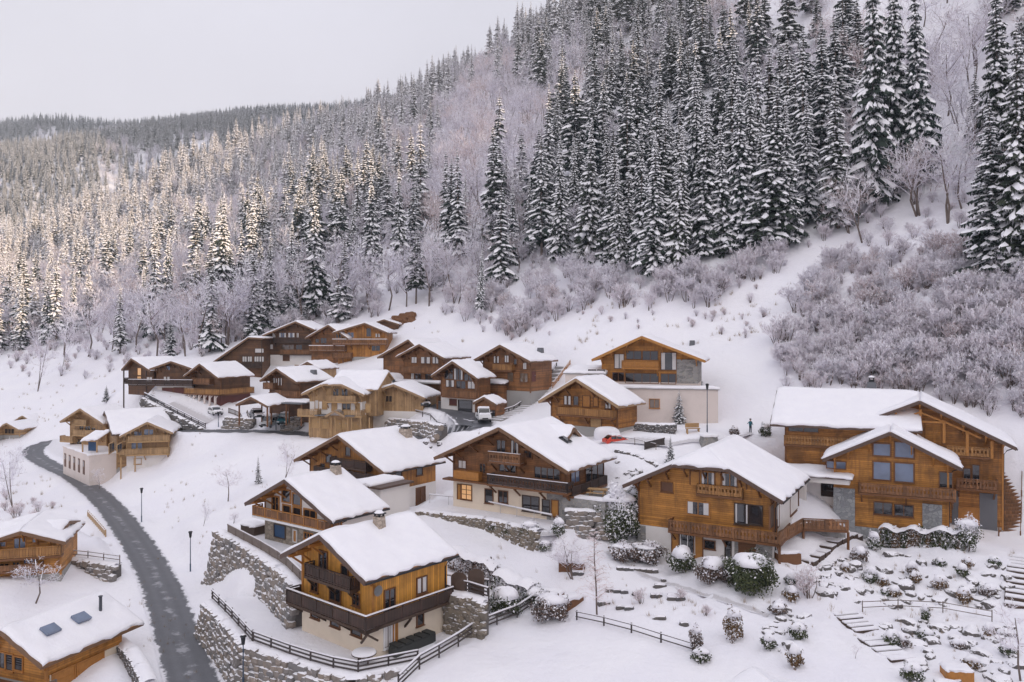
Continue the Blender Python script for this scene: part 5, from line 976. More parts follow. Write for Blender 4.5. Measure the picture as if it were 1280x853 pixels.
def stone_wall(label, line, s=.7, mat='rock_wall', drop=None, batter=.18, seed=0, cap=True, off=.5, name='stone_wall', zmin=None, group=None):
    rg = random.Random(seed); line = [Vector(p) for p in line]; o0 = line[0].copy(); root = empty(name, o0); tag(root, label, 'wall', group)
    mb = MB(); bk = MB(); cp_ = MB(); caps = []
    for a, b in zip(line[:-1], line[1:]):
        d = (b-a); ln = Vector((d.x, d.y, 0)).length; t = Vector((d.x, d.y, 0))/ln; n = Vector((t.y, -t.x, 0)); k = max(1, int(ln/s+.5))
        za = []
        for i in range(k+1):
            p = a.lerp(b, i/k); g0 = height(p.x+n.x*1.8, p.y+n.y*1.8)
            za.append((p, min(g0-.4, p.z-.3) if drop is None else p.z-drop))
        for i in range(k):
            (p, zb_), (p2, zb2) = za[i], za[i+1]; zb_ = min(zb_, zb2); H = (p.z+p2.z)/2-zb_; rows = max(1, int(H/(s*.72)+.5))
            for r_ in range(rows):
                c = p.lerp(p2, .5+rg.uniform(-.12, .12)+(.5 if r_ % 2 else 0)); zc = zb_+H*(r_+.5)/rows; up = (p.z+p2.z)/2-zc
                zc += rg.uniform(-.16, .16)*s; c = c+n*(off+up*batter+rg.uniform(-.12, .1)*s)+t*rg.uniform(-.16, .16)*s; q_ = rg.uniform(.9, 1.4); vs, fs = rock_verts(rg, s*rg.uniform(.5, .84), s*.6, min(H/rows, s)*rg.uniform(.55, .8)*q_, .17)
                ca, sa = t.x, t.y; mb.mesh([(c.x+v[0]*ca-v[1]*sa-o0.x, c.y+v[0]*sa+v[1]*ca-o0.y, zc+v[2]-o0.z) for v in vs], fs)
            q = [p, p2, p2+n*off, p+n*off]; H2 = H*batter
            bk.hexa([(p.x-n.x*.4-o0.x, p.y-n.y*.4-o0.y, zb_-o0.z), (p2.x-n.x*.4-o0.x, p2.y-n.y*.4-o0.y, zb_-o0.z), (p2.x+n.x*(off+H2)-o0.x, p2.y+n.y*(off+H2)-o0.y, zb_-o0.z), (p.x+n.x*(off+H2)-o0.x, p.y+n.y*(off+H2)-o0.y, zb_-o0.z),
                     (p.x-n.x*.4-o0.x, p.y-n.y*.4-o0.y, p.z-.06-o0.z), (p2.x-n.x*.4-o0.x, p2.y-n.y*.4-o0.y, p2.z-.06-o0.z), (p2.x+n.x*off-o0.x, p2.y+n.y*off-o0.y, p2.z-.06-o0.z), (p.x+n.x*off-o0.x, p.y+n.y*off-o0.y, p.z-.06-o0.z)])
            caps.append((p-n*.55-o0, p+n*(off+.12)-o0))
        caps.append((b-n*.55-o0, b+n*(off+.12)-o0))
    bk.build('core', 'rock_dark', root); mb.build('stones', mat, root)
    if cap:
        m = len(caps); vs = []
        for i, (q0, q1) in enumerate(caps):
            for f, h in ((0, .0), (.12, .16), (.5, .22), (.86, .15), (1, -.06)): q = q0.lerp(q1, f+(rg.uniform(-.12, .1) if f > .6 else 0)); vs.append((q.x, q.y, q.z+h+rg.uniform(-.03, .04)))
        cp_.mesh(vs, [(i*5+j, i*5+j+1, i*5+j+6, i*5+j+5) for i in range(m-1) for j in range(4)]); cp_.build('snow_cap', 'snow', root, smooth=True)
    return root
def fence(label, pts, h=1.0, rails=(.35, .65, .95), sp=2.2, mat='fence_wood', snow=.06, name='rail_fence', rw=.05, rh=.12, pw=.12, cat='fence', dz=0, fill=None, follow=True):
    pts = [Vector(p) for p in pts]; o0 = pts[0].copy(); root = empty(name, o0); tag(root, label, cat)
    L = [0]
    for a, b in zip(pts[:-1], pts[1:]): L.append(L[-1]+(b-a).length)
    n = max(1, int(L[-1]/sp+.5))
    def pt(s):
        for i in range(len(pts)-1):
            if s <= L[i+1]+1e-6: return pts[i].lerp(pts[i+1], (s-L[i])/(L[i+1]-L[i]))
        return pts[-1].copy()
    P_ = [pt(L[-1]*i/n) for i in range(n+1)]
    if follow: P_ = [ground(p, dz) for p in P_]
    P_ = [p-o0 for p in P_]
    for p in P_: mb = MB(); mb.box(p.x-pw/2, p.y-pw/2, p.z-.5, p.x+pw/2, p.y+pw/2, p.z+h+.05); mb.build('post', mat, root)
    for r_ in rails:
        mb = MB()
        for a, b in zip(P_[:-1], P_[1:]): d = (b-a).normalized(); side = Vector((d.y, -d.x, 0))*(pw/2+rw/2); mb.bar(a+Vector((0,0,r_*h))+side-d*.05, b+Vector((0,0,r_*h))+side+d*.05, rw, rh)
        mb.build('rail', mat, root)
    if fill:
        mb = MB()
        for a, b in zip(P_[:-1], P_[1:]): mb.bar(a+Vector((0,0,h*.5)), b+Vector((0,0,h*.5)), .04, h*.92)
        mb.build('board_panel', fill, root)
    if snow:
        mb = MB()
        for a, b in zip(P_[:-1], P_[1:]): d = (b-a).normalized(); side = Vector((d.y, -d.x, 0))*(pw/2+rw/2) if not fill else Vector((0,0,0)); z = max(rails)*h+rh/2+snow/2 if rails else h; mb.bar(a+Vector((0,0,z))+side, b+Vector((0,0,z))+side, rw*2.0, snow)
        mb.build('snow_cover', 'snow', root)
    return root
def street_lamp(px, py, toppx, label, Y=None):
    p = at(px, py) if Y is None else P(px, py, Y); h = (py-toppx)/FP*p.y; r = empty('street_lamp', p); tag(r, label, 'street lamp', 'street lamps of the village')
    mb = MB(); mb.tube([(0,0,-.5),(0,0,.9)], .085, 8); mb.tube([(0,0,.9),(0,0,h-.75)], [.06,.045], 8); mb.build('pole', 'lamp_blue', r)
    mb = MB(); mb.tube([(0,0,h-.78),(0,0,h-.72),(0,0,h-.15)], [.1,.13,.2], 8); mb.build('lantern', 'metal_dark', r); mb = MB(); mb.tube([(0,0,h-.145),(0,0,h-.06),(0,0,h)], [.27,.2,.03], 8); mb.build('lantern_cap', 'metal_dark', r)
    mb = MB(); mb.tube([(0,0,h+.005),(0,0,h+.07)], [.17,.05], 8); mb.build('snow_cap', 'snow', r)
street_lamp(177, 653, 610, 'blue street lamp between the road and the open snow field, farther of the two')
street_lamp(238, 715, 664, 'blue street lamp on the road verge below the boulder wall, nearer of the two')
street_lamp(884, 541, 480, 'tall street lamp on the snowy bank below the modern chalet')
street_lamp(304, 862, 794, 'dark street lamp at the foot of the stone wall below the yellow chalet')
street_lamp(467, 538, 500, 'slim street lamp in front of the pale larch chalet')
street_lamp(273, 534, 515, 'small street lamp at the end of the driveway near the parked car')
street_lamp(345, 538, 521, 'low lamp post beside the parked white van')
stone_wall('long boulder retaining wall under the terrace of the glazed chalet', [PZ(276,664,-22.0)]+W_C2, .74, seed=1, batter=.22)
stone_wall('curving stone wall beside the road, below the yellow chalet yard', W_C1[:4], .6, seed=2, batter=.25); stone_wall('low boulder wall under the dark rail fence in front of the yellow chalet', W_C1[3:], .62, seed=3, batter=.5)
stone_wall('long tan dry stone wall under the terrace of the central chalet', W_C3, .42, 'rock_tan', seed=4, batter=.1)
stone_wall('tall dark boulder wall supporting the sloping driveway', W_A, .95, 'rock_dark', seed=5, batter=.15)
stone_wall('grey boulder wall below the railing beside the orange chalet', W_LH, .7, seed=6, batter=.35)
stone_wall('curved low wall beside the garage doors of the bottom chalet', [P(146,797,70), P(165,812,67), P(178,832,64), P(187,853,61)], .4, 'rock_dark', seed=7, batter=.05, drop=1.3)
def wall_px(label, a, s, mat, seed, h, **k): stone_wall(label, [at(x, y)+Vector((0,0,h)) for x, y in a], s, mat, seed=seed, drop=h+.6, **k)
wall_px('low dark stone wall below the white garage of the modern chalet', [(797,538),(820,540),(845,540)], .35, 'rock_dark', 8, .9)
stone_wall('grey stone wall below the snowy parking place of the red car', [P(771,562,96), P(800,570,94), P(818,578,92), P(828,584,91)], .45, 'rock_dark', seed=9, drop=3.2, batter=.08)
wall_px('rubble wall between the parked vans and the pale chalet', [(353,536),(365,534),(380,531)], .7, 'rock_wall', 10, 1.6, batter=.4)
wall_px('rubble embankment holding up the street beside the white van', [(488,536),(510,538),(535,541),(556,548)], .75, 'rock_wall', 11, 1.7, batter=.5)
wall_px('rubble bank left of the parked vans below the arched chalet', [(283,531),(300,533),(318,534)], .7, 'rock_wall', 12, 1.4, batter=.4)
def hw(b, side_pts): return [b.l2w(p) for p in side_pts]
q0 = C1.l2w((C1.xr+.1, C1.yb+.1, 0)); q1 = P(580, 800, 64.0); q1.z = q0.z
stone_wall('tall stone wall joining the back corner of the yellow chalet to the garden', [Vector((q0.x, q0.y, -21.8)), Vector((q0.x+1.6, q0.y-1.0, -21.8)), Vector((q0.x+3.2, q0.y-1.9, -22.0))], .5, 'rock_tan', seed=13, drop=3.6, batter=.05)
q = C3.l2w((C3.xr+.2, C3.yf-.2, 0))
stone_wall('stacked grey stone walls at the corner of the central chalet terrace', [Vector((q.x-.2, q.y-1.2, -18.1)), Vector((q.x+2.5, q.y-1.6, -18.1)), Vector((q.x+5.2, q.y-1.0, -18.1)), Vector((q.x+6.3, q.y+2.0, -18.0))], .6, 'rock_wall', seed=14, drop=2.6, batter=.35)
# fences
F = lambda L: [at(x, y) for x, y in L]
fence('dark three-rail fence running down along the curving roadside wall', [W_C1[0]+Vector((.2,.2,0)), W_C1[1]+Vector((.3,.1,0)), W_C1[2]+Vector((.25,.2,0))], 1.05, follow=False, name='rail_fence', snow=.05)
fence('dark three-rail fence in front of the yellow chalet', [W_C1[2]+Vector((.25,.3,0)), W_C1[3], W_C1[4], W_C1[5]], 1.0, follow=False, snow=.07)
fence('long diagonal rail fence with snowy top rail beside the yellow chalet garden', [P(498,858,57), P(545,828,61), P(600,797,66), P(671,763,71)], 1.1, snow=.1, sp=2.6)
fence('low two-rail fence across the snow field below the birch', F([(721,776),(757,784),(795,794),(833,806),(866,816)]), .75, rails=(.4, .95), rh=.07, snow=.03, sp=2.7)
fence('thin metal handrail between the boulders of the rock garden', F([(1078,766),(1120,764),(1165,766),(1203,772),(1240,778)]), .9, rails=(.45, .97), rw=.05, rh=.05, pw=.06, mat='fence_grey', name='handrail', snow=0, sp=3.2)
fence('brown boarded railing along the terrace of the glazed chalet', [PZ(284,668,-21.9)+Vector((0,.3,0)), W_C2[1]+Vector((.2,.3,0)), W_C2[2]+Vector((.2,.3,0)), W_C2[3]+Vector((.2,.3,0))], 1.0, follow=False, rails=(.97,), mat='fence_grey', fill='fence_grey', snow=.07, name='board_railing')
fence('grey post and rail fence above the boulder wall beside the orange chalet', [W_LH[0]+Vector((0,.3,0)), W_LH[1]+Vector((0,.3,0)), W_LH[2]+Vector((0,.3,0))], .95, follow=False, rails=(.5, .95), mat='fence_grey', rh=.07, pw=.08, snow=.03)
fence('dark driveway railing on top of the tall boulder wall', [p+Vector((0,.3,0)) for p in W_A], 1.1, follow=False, rails=(.3, .6, .95), mat='fence_wood', snow=.12, sp=2.0)
fence('pale rail with snowy top in front of the central chalet terrace', [PZ(537,629,-19.7), PZ(590,634,-19.7), PZ(640,645,-19.7), PZ(690,656,-19.7)], 1.0, rails=(.97,), mat='metal_rail', rw=.08, rh=.08, pw=.06, snow=.1, sp=2.4, name='terrace_rail')
fence('black snow-topped guard rail at the edge of the upper street', F([(482,508),(505,514),(528,520),(545,528),(557,540)]), .7, rails=(.6, .9), mat='fence_wood', rh=.1, snow=.08, sp=2.5, name='guard_rail')
fence('tan wooden plank barrier between the road and the carport', F([(110,646),(118,655),(126,664),(132,672)]), .9, rails=(.3, .6, .9), mat='fence_tan', rh=.16, pw=.14, snow=.02, sp=1.2, name='plank_barrier')
fence('low dark rail fence beside the red car parking place', F([(770,553),(790,556),(808,560),(820,563)]), .8, rails=(.9,), mat='fence_grey', rh=.06, pw=.07, snow=.03, sp=2.5)
fence('dark picket balustrade beside the column shrub', F([(806,563),(818,560),(830,557)]), .9, rails=(.15, .95), mat='fence_wood', fill='fence_wood', snow=.05, sp=1.5, name='balustrade')
fence('dark rail fence on the stone wall behind the yellow chalet', [Vector((q0.x+.3, q0.y+.4, -21.8)), Vector((q0.x+1.8, q0.y-.6, -21.8)), Vector((q0.x+3.4, q0.y-1.5, -22.0))], 1.0, follow=False, snow=.08, sp=1.6)
fence('white snowy balustrade curving below the arched chalet', F([(286,517),(300,522),(312,527),(320,531)]), 1.0, rails=(.2, .95), mat='fence_grey', fill='metal_rail', snow=.08, sp=1.6, name='balustrade')
# flights of steps
def steps(label, p0, p1, n, width, riser='beam_dark', name='garden_stairs', rz=None, over=.0, snow=True, follow=True):
    p0, p1 = Vector(p0), Vector(p1); root = empty(name, p0); tag(root, label, 'stairs'); d = p1-p0; d2 = Vector((d.x, d.y, 0)); ln = d2.length; t = d2/ln; s = Vector((-t.y, t.x, 0)) if rz is None else Vector((math.cos(rz), math.sin(rz), 0))
    for i in range(n):
        c = p0+d*((i+.5)/n); 
        if follow: c = ground(c)
        c = c-p0; w = s*width/2; e = t*(ln/n*.42); z1 = c.z+.12+over; mb = MB()
        mb.hexa([c-w-e+Vector((0,0,-.6)), c+w-e+Vector((0,0,-.6)), c+w+e+Vector((0,0,-.6)), c-w+e+Vector((0,0,-.6)), c-w-e+Vector((0,0,.12+over)), c+w-e+Vector((0,0,.12+over)), c+w+e+Vector((0,0,.12+over)), c-w+e+Vector((0,0,.12+over))])
        st = mb.build('step', riser, root)
        if snow:
            mb = MB(); e2 = t*(ln/n*.40); w2 = s*width*.47; sh = t*(ln/n*.1)
            b0 = [c-w2-e2+sh, c+w2-e2+sh, c+w2+e2+sh, c-w2+e2+sh]; mb.hexa([Vector((q.x,q.y,z1+.003)) for q in b0]+[Vector((q.x,q.y,z1+.1)) for q in b0]); mb.build('snow_cover', 'snow', st)
    return root
steps('flight of dark log steps down the rock garden, upper part', at(1053,767), at(1084,791), 5, 2.2); steps('flight of dark log steps down the rock garden, lower part', at(1086,799), at(1130,828), 5, 2.2)
steps('short dark steps beside the stone corner of the double chalet', at(1008,706), at(1072,673), 9, 1.2); steps('steep flight of steps at the garden edge', at(1272,762), at(1276,697), 11, 2.0)
ps, pe = P(1262, 676, 84.5), P(1266, 578, 95.5)
st = steps('long brown wooden staircase climbing beside the white wall of the double chalet', ps, pe, 22, 2.2, 'wood_rail', 'wooden_stairs', rz=0, follow=False, snow=False)
for x in (-1.15, 1.15):
    mb = MB(); d = pe-ps; mb.bar(Vector((x,0,-.1)), d+Vector((x,0,-.1)), .12, .5); mb.build('stringer', 'beam_brown', st)
    mb = MB(); mb.bar(Vector((x,0,1.0)), d+Vector((x,0,1.0)), .08, .08); mb.bar(Vector((x,0,-.5)), Vector((x,0,1.0)), .1); mb.bar(d+Vector((x,0,-.5)), d+Vector((x,0,1.0)), .1); mb.bar(d*.5+Vector((x,0,-.5)), d*.5+Vector((x,0,1.0)), .1); mb.build('handrail', 'beam_brown', st)
pa, pb = at(618, 527), at(704, 458)
steps('long straight outdoor stairs under snow, climbing between the chalets', pa, pb, 24, 2.4, 'concrete', 'outdoor_stairs')
s_ = (pb-pa).normalized(); s_ = Vector((-s_.y, s_.x, 0))*1.5
fence('black railing with snowy posts beside the long outdoor stairs', [pa+s_, pa.lerp(pb,.5)+s_, pb+s_], 1.0, rails=(.5,.95), mat='fence_wood', rh=.1, pw=.2, snow=.12, sp=1.6)
fence('brown handrail at the top of the long outdoor stairs', [pa.lerp(pb,.72)-s_, pb-s_], 1.0, rails=(.3,.6,.95), mat='beam_orange', rh=.14, snow=.06, sp=2)
# ------------------------------------------------------------------ vehicles
def wheel(root, x, y, r=.33):
    mb = MB(); sg = 1 if y > 0 else -1; n = 14
    mb.tube([(x, y-sg*.2, r), (x, y, r)], r, n); w = mb.build('wheel', 'rubber', root); mb = MB(); mb.tube([(x, y-sg*.02, r), (x, y+sg*.012, r)], r*.58, n); mb.build('rim', 'metal_grey', w)
def vehicle(kind, label, p, rz, paint, group=None, snow=True):
    name = {'van': 'van', 'car': 'car', 'truck': 'truck'}[kind]; r = empty(name, p, R(rz)); tag(r, label, name, group)
    if kind == 'van': W, prof, roofz, wh = 1.0, [(-2.4,.35),(2.3,.35),(2.42,.6),(2.38,.95),(1.75,1.18),(1.0,1.98),(.6,2.08),(-2.3,2.08),(-2.42,1.9),(-2.42,.6)], 2.08, (-1.5, 1.5)
    elif kind == 'car': W, prof, roofz, wh = .88, [(-2.05,.32),(1.95,.32),(2.08,.55),(2.0,.78),(1.1,.93),(.35,1.42),(-.2,1.5),(-1.2,1.47),(-1.85,1.0),(-2.08,.9),(-2.1,.5)], 1.5, (-1.25, 1.28)
    else: W, prof, roofz, wh = 1.0, [(-2.3,.45),(2.2,.45),(2.3,.7),(2.2,1.25),(1.35,1.35),(.95,2.1),(-.3,2.15),(-.45,1.3),(-2.3,1.25),(-2.35,.6)], 2.15, (-1.4, 1.4)
    mb = MB(); n = len(prof); ins = lambda z: W-(.0 if z < .95 else .12*(z-.95)/(roofz-.95))
    vs = [(x, -ins(z), z) for x, z in prof]+[(x, ins(z), z) for x, z in prof]
    mb.mesh(vs, [tuple(range(n)), tuple(reversed(range(n, 2*n)))]+[(i, i+n, (i+1)%n+n, (i+1)%n) for i in range(n)]); body = mb.build('body', paint, r)
    bv = body.modifiers.new('bevel', 'BEVEL'); bv.width = .07; bv.segments = 2
    for x in wh:
        for y in (-W-.01, W+.01): wheel(r, x, y, .34)
    def glass(q, nm='window'): mb = MB(); mb.face(q); mb.build(nm, 'glass_dark', r)
    e = .012
    if kind == 'van': side = [(-2.2,1.25,-1.1,1.85), (-1.0,1.25,.0,1.85), (.1,1.25,1.0,1.8)]; wsh = ((1.72,1.24),(1.04,1.93)); rear = (-2.44,1.25,1.85)
    elif kind == 'car': side = [(-1.35,.98,-.45,1.4), (-.38,.98,.42,1.38)]; wsh = ((1.05,.97),(.4,1.4)); rear = None
    else: side = [(-.2,1.38,.85,2.0)]; wsh = ((1.32,1.4),(.98,2.05)); rear = None
    for x0, z0, x1, z1 in side:
        for sg in (-1, 1):
            fr = .0 if x1 < .3 else (x1-.25)*.55
            q = [(x0, sg*(ins(z0)+e), z0), (x1, sg*(ins(z0)+e), z0), (x1-min(fr,.35), sg*(ins(z1)+e), z1), (x0, sg*(ins(z1)+e), z1)]; glass(q if sg < 0 else q[::-1])
    (xa, za), (xb, zb) = wsh; nx_ = Vector((zb-za, 0, xa-xb)).normalized()*.02; wi = W*.86
    glass([(xa+nx_.x, -wi, za+nx_.z), (xa+nx_.x, wi, za+nx_.z), (xb+nx_.x, wi*.94, zb+nx_.z), (xb+nx_.x, -wi*.94, zb+nx_.z)], 'windscreen')
    if kind == 'car': glass([(-1.86,wi*.95,1.03),(-1.86,-wi*.95,1.03),(-1.24,-wi*.9,1.45),(-1.24,wi*.9,1.45)], 'rear_window')
    if rear: glass([(rear[0],wi*.9,rear[1]),(rear[0],-wi*.9,rear[1]),(rear[0],-wi*.86,rear[2]),(rear[0],wi*.86,rear[2])], 'rear_window')
    fx = max(x for x, z in prof); bx = min(x for x, z in prof)
    for y in (-W*.72, W*.72):
        mb = MB(); mb.box(fx-.12, y-.2, .62, fx+.015, y+.2, .82); mb.build('headlight', 'light_lens', r); mb = MB(); mb.box(bx-.015, y-.14, .7, bx+.1, y+.14, .95); mb.build('tail_light', 'tail_lens', r)
        mb = MB(); sg = 1 if y > 0 else -1; mb.box(.95, sg*(W+.02), 1.0, 1.1, sg*(W+.2), 1.18) if sg > 0 else mb.box(.95, -W-.2, 1.0, 1.1, -W-.02, 1.18); mb.build('wing_mirror', 'rubber', r)
    mb = MB(); mb.box(fx-.1, -W*.9, .36, fx+.06, W*.9, .54); mb.build('bumper', 'rubber', r)
    mb = MB(); mb.box(fx+.0, -W*.45, .6, fx+.022, W*.45, .78); mb.build('grille', 'rubber', r)
    if snow:
        xr = [x for x, z in prof if z > roofz-.12]; x0, x1 = min(xr)+.05, max(xr)-.02; wi = ins(roofz)-.04
        snow_sheet([(x0,-wi,roofz),(x0,wi,roofz)], [(x1,-wi,roofz),(x1,wi,roofz)], .2, 8, 5, 3, lip=.02).build('snow_cover', 'snow', r, smooth=True)
        if kind != 'van':
            xa = .45+(.9 if kind == 'truck' else .72); za = prof[3 if kind=='car' else 3][1]
            snow_sheet([(prof[4][0]+.05,-W*.8,prof[4][1]),(prof[4][0]+.05,W*.8,prof[4][1])], [(prof[3][0]-.05,-W*.8,prof[3][1]),(prof[3][0]-.05,W*.8,prof[3][1])], .14, 5, 5, 4, lip=.02).build('snow_cover', 'snow', r, smooth=True)
    return r
def vg(px, py): return at(px, py)
vehicle('van', 'white passenger van parked at the edge of the upper street', vg(502,509), -32, 'paint_van'); vehicle('car', 'black car in the dark garage mouth behind the white van', vg(527,509), -60, 'paint_grey')
vehicle('van', 'white van with teal windscreen parked nose-out below the brown chalet', vg(338,534), -103, 'paint_van'); vehicle('van', 'teal van parked beside the white one under the slate carport', vg(358,531), -93, 'paint_teal')
vehicle('car', 'grey car under the snow-covered gable carport', P(321,523,141), -60, 'paint_grey'); vehicle('car', 'small white car on the snowy driveway below the arched chalet', vg(269,519), -50, 'paint_white')
vehicle('truck', 'white snow-covered pick-up truck parked beside the log shelter', vg(604,527), -80, 'paint_van')
vehicle('car', 'red car half buried in snow on the parking place', vg(771,551)+Vector((0,0,-.5)), 20, 'paint_red').scale = (.82,)*3
p = vg(763, 547); o = MB(); rg = random.Random(3)
vs, fs = rock_verts(rg, 2.0, 1.4, 1.3, .12); o.mesh(vs, fs); m = o.build('snow_heap', 'snow', None, (p.x-.5, p.y+.1, p.z+.3), .3, True); m.modifiers.new('s', 'SUBSURF').levels = 1; m.modifiers['s'].render_levels = 2; tag(m, 'big heap of snow burying the tail of the red car', 'snow heap')
# ------------------------------------------------------------------ person on the slope
p = at(938, 541); p.z = height(p.x, p.y)
J = [(0,0,.95),(0,.01,1.2),(0,.02,1.42),(0,.0,1.53),(0,-.02,1.66),(-.1,0,.9),(-.12,-.05,.5),(-.13,.02,.07),(-.13,-.13,.04),(.1,0,.9),(.13,.02,.5),(.14,.06,.07),(.15,-.09,.04),(-.19,.01,1.4),(-.4,-.03,1.22),(-.58,-.1,1.2),(.19,.01,1.4),(.3,.0,1.15),(.33,-.14,.95),(0,-.02,1.76)]
E_ = [(0,1),(1,2),(2,3),(3,4),(4,19),(0,5),(5,6),(6,7),(7,8),(0,9),(9,10),(10,11),(11,12),(2,13),(13,14),(14,15),(2,16),(16,17),(17,18)]
RD = [.17,.18,.17,.065,.1,.11,.085,.065,.06,.11,.085,.065,.06,.085,.06,.045,.085,.06,.045,.07]
me = bpy.data.meshes.new('person'); me.from_pydata(J, E_, []); po = link(me, 'person', None, p, .3); sk = po.modifiers.new('skin', 'SKIN'); 
bm_ = po.data.skin_vertices
if not bm_: bpy.context.view_layer.objects.active = po
for i, v in enumerate(po.data.skin_vertices[0].data if po.data.skin_vertices else []): v.radius = (RD[i], RD[i]*.9); v.use_root = (i == 0)
ss = po.modifiers.new('sub', 'SUBSURF'); ss.levels = 1; ss.render_levels = 1
dg = bpy.context.evaluated_depsgraph_get(); me2 = bpy.data.meshes.new_from_object(po.evaluated_get(dg)); po.modifiers.clear(); po.data = me2
for mname in ('jacket', 'trousers', 'skin', 'rubber'): me2.materials.append(M[mname])
for f in me2.polygons:
    c = f.center; f.material_index = 3 if c.z < .1 else 1 if c.z < .9 and abs(c.x) < .27 else 2 if (c.z > 1.53 or c.x < -.53 or (c.x > .28 and c.z < 1.0)) else 0; f.use_smooth = True
tag(po, 'person in teal jacket and dark trousers walking on the snowy slope', 'person')
mb = MB(); rg = random.Random(1); vs, fs = rock_verts(rg, .13, .14, .1, .03); mb.mesh([(v[0], v[1]-.0, v[2]+1.77) for v in vs], fs); mb.build('hat', 'rubber', po, smooth=True)
# ------------------------------------------------------------------ garden furniture and small built things
def thing(name, label, cat, p, rz=0, group=None): r = empty(name, p, R(rz)); return tag(r, label, cat, group)
p = PZ(455, 829, -25.0); r = thing('garden_table', 'round garden table under a disc of snow, at the corner of the yellow chalet', 'table', p)
mb = MB(); mb.tube([(0,0,.72),(0,0,.78)], .95, 20); mb.build('table_top', 'beam_dark', r); mb = MB(); mb.tube([(0,0,.785),(0,0,.9),(0,0,.94)], [.93,.86,.5], 20); mb.build('snow_cover', 'snow', r)
for a in range(4): mb = MB(); mb.bar((.5*math.cos(a*1.57+.8), .5*math.sin(a*1.57+.8), -.2), (.5*math.cos(a*1.57+.8), .5*math.sin(a*1.57+.8), .72), .1); mb.build('leg', 'beam_dark', r)
a = C1.l2w((C1.xr+.75, C1.yf+3.4, 0)); r = thing('covered_bench', 'low black covered bench along the wall of the yellow chalet', 'bench', (a.x, a.y, -25.0), -40.6+90)
mb = MB(); mb.box(-2.2,-.45,-.1,2.2,.45,.75); q_ = mb.build('cover', 'black_cover', r); q_.modifiers.new('b', 'BEVEL').width = .12
for i in range(5): mb = MB(); mb.box(-2.0+i*.85,-.5,.72,-1.4+i*.85,.5,.86); mb.build('cushion', 'black_cover', r)
p = C1.l2w((C1.xr+1.6, C1.yb+.8, 0)); r = thing('garden_gate', 'pair of arched dark wooden gate leaves behind the yellow chalet', 'gate', (p.x, p.y, -22.0), -15)
for x, h in ((-.75, 1.9), (.75, 2.3)):
    mb = MB(); pl = [(x-.7,0),(x+.7,0),(x+.7,h-.5)]+[(x+.7*math.cos(t*.314), h-.5+.5*math.sin(t*.314)) for t in range(1,10)]+[(x-.7,h-.5)]; mb.prism(pl, -.05, .05); mb.build('gate_leaf', 'gate_wood', r)
p = P(598, 745, 71); z = height(p.x, p.y); r = thing('clothes_frame', 'thin metal washing line frame with snowy bar in the garden behind the yellow chalet', 'frame', (p.x-1.2, p.y, z), -22)
for x in (-2.2, 2.2): mb = MB(); mb.tube([(x,0,-.3),(x,0,2.0)], .05, 6); mb.build('post', 'metal_dark', r)
mb = MB(); mb.bar((-2.3,0,2.0),(2.3,0,2.0), .08, .08); mb.build('crossbar', 'metal_dark', r); mb = MB(); mb.bar((-2.3,0,2.09),(2.3,0,2.09), .16, .1); mb.build('snow_cover', 'snow', r)
r = thing('garden_table', 'long snow-covered garden table under the washing line frame', 'table', (p.x-.6, p.y-1.2, height(p.x-.6, p.y-1.2)), -22)
mb = MB(); mb.box(-1.6,-.6,.66,1.6,.6,.72); mb.build('table_top', 'beam_dark', r); snow_sheet([(-1.6,-.6,.72),(-1.6,.6,.72)], [(1.6,-.6,.72),(1.6,.6,.72)], .22, 8, 5, 2).build('snow_cover', 'snow', r, smooth=True)
for x in (-1.4, 1.4):
    for y in (-.5, .5): mb = MB(); mb.bar((x,y,-.3),(x,y,.66), .09); mb.build('leg', 'beam_dark', r)
p = C3.l2w((C3.xr+2.8, C3.yf+1.8, 0)); zt = -19.7+2.7
r = thing('picnic_table', 'pale wooden picnic table on the corner terrace of the central chalet', 'table', (p.x, p.y, zt), -20)
mb = MB(); mb.box(-1.0,-.4,.7,1.0,.4,.76); mb.build('table_top', 'beam_pale', r)
for y in (-.75, .75): mb = MB(); mb.box(-1.0,y-.14,.42,1.0,y+.14,.47); mb.build('seat', 'beam_pale', r)
for x in (-.7, .7): mb = MB(); mb.bar((x,-.8,.4),(x,.8,.4), .08); mb.bar((x,-.7,-.05),(x,-.2,.7), .08); mb.bar((x,.7,-.05),(x,.2,.7), .08); mb.build('leg', 'beam_pale', r)
mb = MB(); a = C3.l2w((C3.xr-.5, C3.yf-.4, 0)); c_ = thing('terrace', 'raised corner terrace of the central chalet with a sheet of snow', 'terrace', (p.x, p.y, zt), -32.5); mb.box(-3.0,-2.2,-3.4,1.9,4.5,-.03); mb.build('base', 'stone_grey', c_); mb = MB(); mb.box(-2.9,-2.15,-.028,1.85,-.9,.14); mb.build('snow_cover', 'snow', c_)
p = PZ(315, 668, -21.9); r = thing('planter_box', 'dark wooden box with a snow lid on the terrace of the glazed chalet', 'box', (p.x, p.y+.6, -21.9), -36); mb = MB(); mb.box(-1.2,-.8,-.2,1.2,.8,.9); mb.build('box', 'gate_wood', r); snow_sheet([(-1.25,-.85,.9),(-1.25,.85,.9)], [(1.25,-.85,.9),(1.25,.85,.9)], .2, 8, 5, 1).build('snow_cover', 'snow', r, smooth=True)
p = at(866, 541); r = thing('park_bench', 'pale wooden bench on the snow below the modern chalet', 'bench', p, 8)
mb = MB(); mb.box(-.9,-.25,.42,.9,.25,.5); mb.build('seat', 'beam_pale', r); mb = MB(); mb.box(-.9,.22,.55,.9,.3,1.1); mb.build('backrest', 'beam_pale', r)
for x in (-.75, .75): mb = MB(); mb.box(x-.06,-.22,-.3,x+.06,.22,.42); mb.build('leg', 'beam_pale', r)
